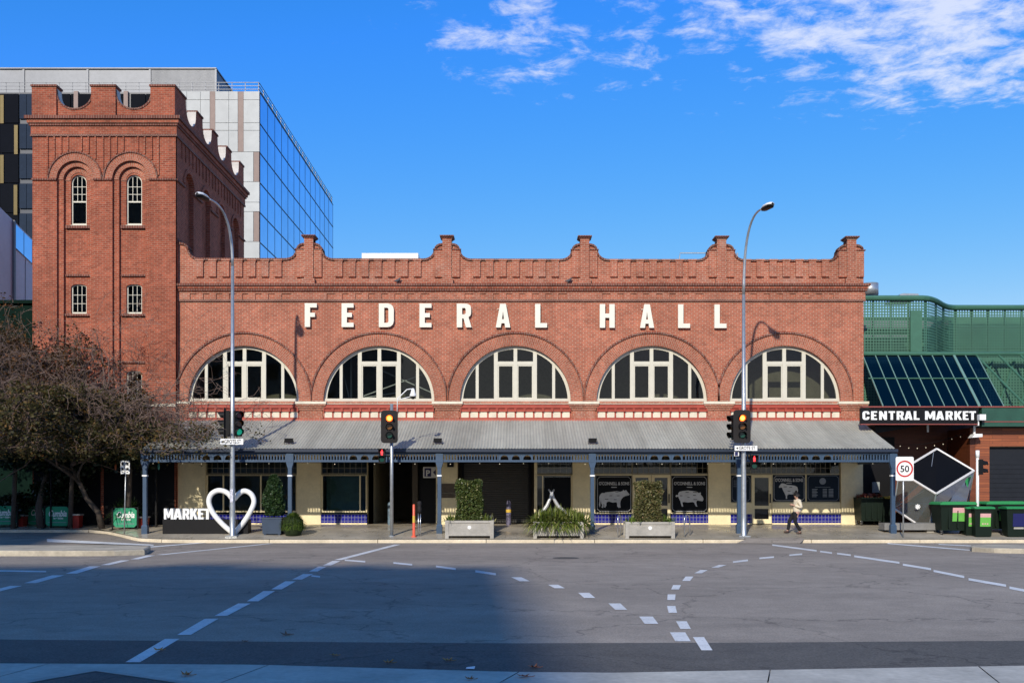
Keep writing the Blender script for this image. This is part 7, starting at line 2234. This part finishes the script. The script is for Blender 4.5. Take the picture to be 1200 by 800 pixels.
# ------------------------------------------------------------------ trees on the left
def tree_skeleton(base, seed, height, spread, lean, trunk_r, levels=5, drop=0.0, nl=6, lf=(0.55, 0.8), extra=(), thin=None):
    rnd = random.Random(seed); segs = []; tips = []
    def grow(p, d, L, r, lev):
        n = 4 if lev < 2 else 3
        pts = [p]; rad = [r]; q = p.copy(); dd = d.copy()
        for i in range(n):
            wob = 0.16 + 0.06*lev
            dd = (dd + Vector((rnd.gauss(0, wob), rnd.gauss(0, wob), rnd.gauss(0, wob*0.8) + (0.05 if lev < 3 else -drop)))).normalized()
            q = q + dd*(L/n); pts.append(q.copy()); rad.append(r*(1-0.55*(i+1)/n))
        segs.append((pts, rad, lev))
        if lev >= levels:
            tips.append(pts[-1]); tips.append(pts[-2]); return
        kids = (nl if lev == 0 else rnd.choice((3, 4, 4, 5)))
        for k in range(kids):
            t = rnd.uniform(0.35, 1.0) if lev else rnd.uniform(0.7, 1.0)
            i = min(n-1, int(t*n)); f = t*n - i
            b = pts[i].lerp(pts[i+1], min(1, f))
            a = rnd.uniform(0, 2*math.pi); tilt = rnd.uniform(0.4, 0.95) if lev else rnd.uniform(0.5, 1.0)
            ax = dd.orthogonal().normalized(); ax = Matrix.Rotation(a, 3, dd) @ ax
            nd = (Matrix.Rotation(tilt, 3, ax) @ dd); nd = (nd + lean*(0.25 if lev < 2 else 0.08)).normalized()
            grow(b, nd, L*rnd.uniform(*lf)*(spread if lev == 0 else 1), rad[i]*rnd.uniform(0.5, 0.68), lev+1)
    grow(Vector(base), Vector((0, 0, 1)), height, trunk_r, 0)
    tp = segs[0][0][-1]
    for q in extra:
        v = Vector(q) - tp
        mid = tp.lerp(Vector(q), 0.42) + Vector((0, 0, 0.25))
        segs.append(([tp, tp.lerp(mid, 0.5) + Vector((rnd.gauss(0, .08), rnd.gauss(0, .08), 0.1)), mid], [0.06, 0.05, 0.04], 2))
        for k in range(3):
            d_ = (v.normalized() + Vector((rnd.gauss(0, .16), rnd.gauss(0, .16), rnd.gauss(0, .14)))).normalized()
            grow(mid, d_, v.length*rnd.uniform(0.36, 0.5), 0.03, max(3, levels-3))
    zlow = base[2] + 3.02
    segs[:] = [s_ for s_ in segs if s_[2] < 1 or min(q_.z for q_ in s_[0]) > zlow or (s_[2] < 3 and s_[0][0].z > zlow - 1.2)]
    tips[:] = [q_ for q_ in tips if q_.z > zlow - 0.05]
    if thin:
        z0, keep = thin
        segs[:] = [s_ for s_ in segs if s_[2] < 4 or s_[0][0].z < z0 or rnd.random() < keep]
    return segs, tips
def make_tree(px, D, seed, height, spread, lean, trunk_r, label, leaf=None, nleaf=0, lsize=0.09, levels=5, drop=0.02, leaf_filter=None, nl=6, minr=0.009, lf=(0.55, 0.8), extra=(), thin=None):
    x = PX(px, D); g = fz(x, D)-0.05
    segs, tips = tree_skeleton((x, D, g), seed, height, spread, lean, trunk_r, levels, drop, nl, lf, extra, thin)
    t = thing('street_tree', (x, D, g), label, 'tree', 'trees on the footpath by the tower')
    big, small = MB(), MB()
    for pts, rad, lev in segs:
        if lev <= 1: big.tube(pts, [max(r, 0.02) for r in rad], 8)
        else: small.tube(pts, [max(r, minr) for r in rad], 4 if lev < 4 else 3, cap=False)
    big.build('trunk', mat_bark, t, True); small.build('branches', mat_twig, t)
    if leaf:
        rng = np.random.default_rng(seed); T = np.array([tuple(p) for p in tips])
        if leaf_filter is not None: T = T[np.array([leaf_filter(p) for p in T])]
        pick = rng.integers(0, len(T), nleaf)
        P = T[pick] + rng.normal(0, 0.13, (nleaf, 3))
        V, F = leaves(P, lsize, rng, 1.5, 0.25); quick('crown', V, F, leaf, t)
    return t, tips
# bare autumn tree reaching right across the tower foot
make_tree(120, 41.5, 5, 3.0, 1.2, Vector((1.05, -0.15, 0.10)), 0.15, 'leafless tree with pale twigs reaching right over the verandah end', mat_autumn, 15000, 0.08, 6, 0.05, lambda p: p[2] < 4.2, 7, 0.007, (0.60, 0.82), [AT(240, 512, 40.5), AT(215, 518, 40.5), AT(192, 512, 40.6), AT(228, 490, 40.6), AT(254, 505, 40.4), AT(246, 455, 40.6), AT(214, 425, 40.8), AT(170, 385, 41.0), AT(190, 460, 40.4)], (4.6, 0.45))
make_tree(48, 41.75, 9, 3.7, 1.15, Vector((0.25, -0.2, 0.3)), 0.17, 'twiggy brown-leaved tree in front of the left half of the tower', mat_autumn, 27000, 0.085, 5, 0.02, lambda p: p[2] < 5.6, 7, 0.007, (0.62, 0.84), [AT(95, 375, 41.2), AT(130, 395, 41)], (5.0, 0.4))
make_tree(-22, 41.8, 14, 3.6, 1.2, Vector((0.0, -0.1, 0.25)), 0.2, 'rusty-leaved tree cut by the left edge of the photo', leafmat('rusty_leaf', (0.05, 0.035, 0.012), (0.11, 0.055, 0.015), (0.22, 0.08, 0.02), 0.6, 0.3), 22000, 0.09, 5, 0.02, None, 8, 0.008, (0.62, 0.84))
def ever_tree(px, D, z0, z1, r, seed, label, n):
    x = PX(px, D); g = fz(x, D)-0.05; rng = np.random.default_rng(seed)
    t = thing('evergreen_tree', (x, D, g), label, 'tree', 'dark evergreens under the bare trees')
    MB().tube([(x, D, g), (x+0.1, D, z0+0.3), (x, D, (z0+z1)/2), (x-0.1, D, z1-0.4)], [0.11, 0.09, 0.06, 0.02], 7).build('trunk', mat_bark, t, True)
    nc = 42; C = rng.normal(0, 1, (nc, 3)); C /= np.linalg.norm(C, axis=1)[:, None]; C *= rng.uniform(0.3, 1.0, nc)[:, None]
    C = np.array([x, D, (z0+z1)/2]) + C*np.array([r, r*0.75, (z1-z0)/2])
    P = C[rng.integers(0, nc, n)] + rng.normal(0, 0.30, (n, 3))
    V, F = leaves(P, 0.11, rng, 1.5, 0.15); quick('crown', V, F, mat_ever, t)
ever_tree(15, 41.55, 2.1, 5.2, 2.2, 51, 'dense dark evergreen filling the left edge under the rusty tree', 13000)
ever_tree(82, 41.6, 2.2, 4.9, 2.1, 52, 'dense dark evergreen in the shade before the tower door', 13000)
ever_tree(150, 41.2, 2.75, 4.0, 1.6, 53, 'dark leafy tree hanging low above the parking sign', 8000)
# shrubs in the cafe
def shrub(px, D, py0, rx, rz, seed, label, mt, n, ls=0.1):
    x = PX(px, D); g = fz(x, D); rng = np.random.default_rng(seed); zt_ = PZ(py0, D)
    t = thing('cafe_shrub', (x, D, g), label, 'shrub', 'shrubs in the cafe')
    zc_ = zt_ - rz
    for k in range(5):
        a = rng.uniform(0, 6.28); MB().tube([(x, D, g), (x+0.3*rx*math.cos(a), D+0.2*math.sin(a), zc_*0.6+g*0.4), (x+0.6*rx*math.cos(a), D+0.4*math.sin(a), zc_)], [0.03, 0.02, 0.01], 5).build('stem', mat_bark, t)
    C = rng.normal(0, 1, (26, 3)); C /= np.linalg.norm(C, axis=1)[:, None]; C *= rng.uniform(0.35, 0.9, 26)[:, None]
    C = np.array([x, D, zc_]) + C*np.array([rx, rx*0.6, rz])
    P = C[rng.integers(0, 26, n)] + rng.normal(0, 0.14, (n, 3))
    V, F = leaves(P, ls, rng, 1.6, 0.1); quick('foliage', V, F, mt, t)
shrub(68, 42.3, 552, 1.15, 0.85, 61, 'glossy dark shrub rising behind the Cumbia screens', mat_ever, 5000)
shrub(12, 42.6, 575, 1.1, 0.6, 62, 'low dark shrub behind the leftmost Cumbia screen', mat_ever, 3500)
rng = np.random.default_rng(71)
clump('potted_fern', (PX(150, 41.75), 41.75, PZ(601, 41.75)), 420, 0.78, rng, leafmat('fern_frond', (0.02, 0.045, 0.012), (0.05, 0.09, 0.022), (0.09, 0.13, 0.035), 0.45, 0.25), 'arching green fern behind the Cumbia screen by the parking sign', 'plant', 0.07, 1.25, None, 0.95, (0.18, 0.1))
D = 41.75; x = PX(150, D); g = fz(x, D)
t = thing('fern_pot', (x, D, g), 'dark pot under the arching fern behind the Cumbia screen', 'planter')
MB().lathe([(0.0, g-0.02), (0.22, g-0.02), (0.30, PZ(601, D)-0.05), (0.33, PZ(601, D)-0.04), (0.33, PZ(601, D)), (0.27, PZ(601, D)), (0.0, PZ(601, D)-0.05)], x, D+0.0, 16).build('pot', mat_black, t, True)
# small hanging ornaments in the added awning's shade
for i, (px, py, c) in enumerate(((27, 527, (0.3, 0.5, 0.45)), (56, 532, (0.5, 0.04, 0.03)), (73, 530, (0.1, 0.4, 0.35)), (135.5, 546, (0.6, 0.15, 0.05)), (186, 546, (0.1, 0.4, 0.35)))):
    p = AT(px, py, 41.5); mb = MB()
    mb.lathe([(0.0, p.z-0.16), (0.035, p.z-0.12), (0.05, p.z-0.02), (0.03, p.z+0.1), (0.0, p.z+0.14)], p.x, p.y, 8); mb.tube([(p.x, p.y, p.z+0.13), (p.x, p.y, p.z+0.5)], 0.006, 4)
    tag(mb.build('hanging_ornament', mat('ornament_%d' % i, c, 0.4, var=0.1), None, True), ['pale green', 'dark red', 'teal, above the second Cumbia screen,', 'orange', 'teal, right of the parking sign,'][i] + ' ornament hanging in the dark under the trees', 'ornament', 'hanging ornaments')

# ------------------------------------------------------------------ fallen leaves on the near road edge
def fallen(px, py, z, size, col, label, i):
    x, y = GD(px, py, z); rnd = random.Random(i*7+1); mb = MB(); n = 14; pts = []
    for k in range(n):
        a = 2*math.pi*k/n; r_ = size*(1.0 if k % 2 == 0 else 0.5)*rnd.uniform(0.7, 1.1)
        pts.append((x + r_*math.cos(a), y + r_*math.sin(a)*0.8, z + 0.012 + (0.055*size/0.1 if k % 2 == 0 else 0.01)*rnd.uniform(0.2, 1.0)))
    for k in range(n): mb.face([(x, y, z+0.014), pts[k], pts[(k+1) % n]])
    mb.tube([(x, y, z+0.016), (x+size*0.9, y-size*0.5, z+0.02), (x+size*1.3, y-size*0.5, z+0.03)], 0.004, 4)
    tag(mb.build('fallen_leaf', mat('dead_leaf_%d' % i, tuple(v_*1.7 for v_ in col), 0.7, var=0.3, scale=30)), label, 'leaf', 'dead leaves on the near road edge')
LV = [(185.5, 762, ROADZ+0.012, 0.085, (0.34, 0.17, 0.03), 'yellow-brown dead leaf lying on the nearest painted dash'),
      (218, 791.5, NZ+0.002, 0.10, (0.22, 0.10, 0.03), 'brown dead leaf on the near kerb slab below the painted line'),
      (335, 744, ROADZ+0.002, 0.10, (0.12, 0.06, 0.03), 'flat brown dead leaf on the older asphalt above the dark strip'),
      (286, 752, ROADZ+0.006, 0.05, (0.10, 0.06, 0.03), 'tiny dark dead leaf on the edge of the dark strip'),
      (391, 768.5, ROADZ+0.006, 0.07, (0.20, 0.10, 0.03), 'small brown dead leaf alone on the dark strip, left of the pair'),
      (455, 777, ROADZ+0.006, 0.085, (0.26, 0.13, 0.04), 'left leaf of the brown pair on the dark strip'),
      (525, 774.5, ROADZ+0.006, 0.085, (0.26, 0.13, 0.04), 'right leaf of the brown pair on the dark strip'),
      (625, 782.5, ROADZ+0.006, 0.085, (0.20, 0.07, 0.03), 'reddish dead leaf standing on a stalk at the kerb edge'),
      (614, 793.5, NZ+0.002, 0.09, (0.16, 0.06, 0.03), 'curled red-brown leaf on the kerb slab joint'),
      (550, 796.5, NZ+0.002, 0.07, (0.18, 0.08, 0.03), 'brown leaf on the kerb slab at the bottom edge')]
for i, (px, py, z, s, c, l) in enumerate(LV): fallen(px, py, z, s, c, l, i)
x, y = GD(551, 784, ROADZ)
tag(MB().face([(x-0.05, y-0.05, ROADZ+0.02), (x+0.05, y-0.04, ROADZ+0.015), (x+0.055, y+0.06, ROADZ+0.03), (x-0.045, y+0.05, ROADZ+0.02)]).build('paper_scrap', mat_white_plain), 'small white scrap of paper on the dark strip at the kerb', 'litter')
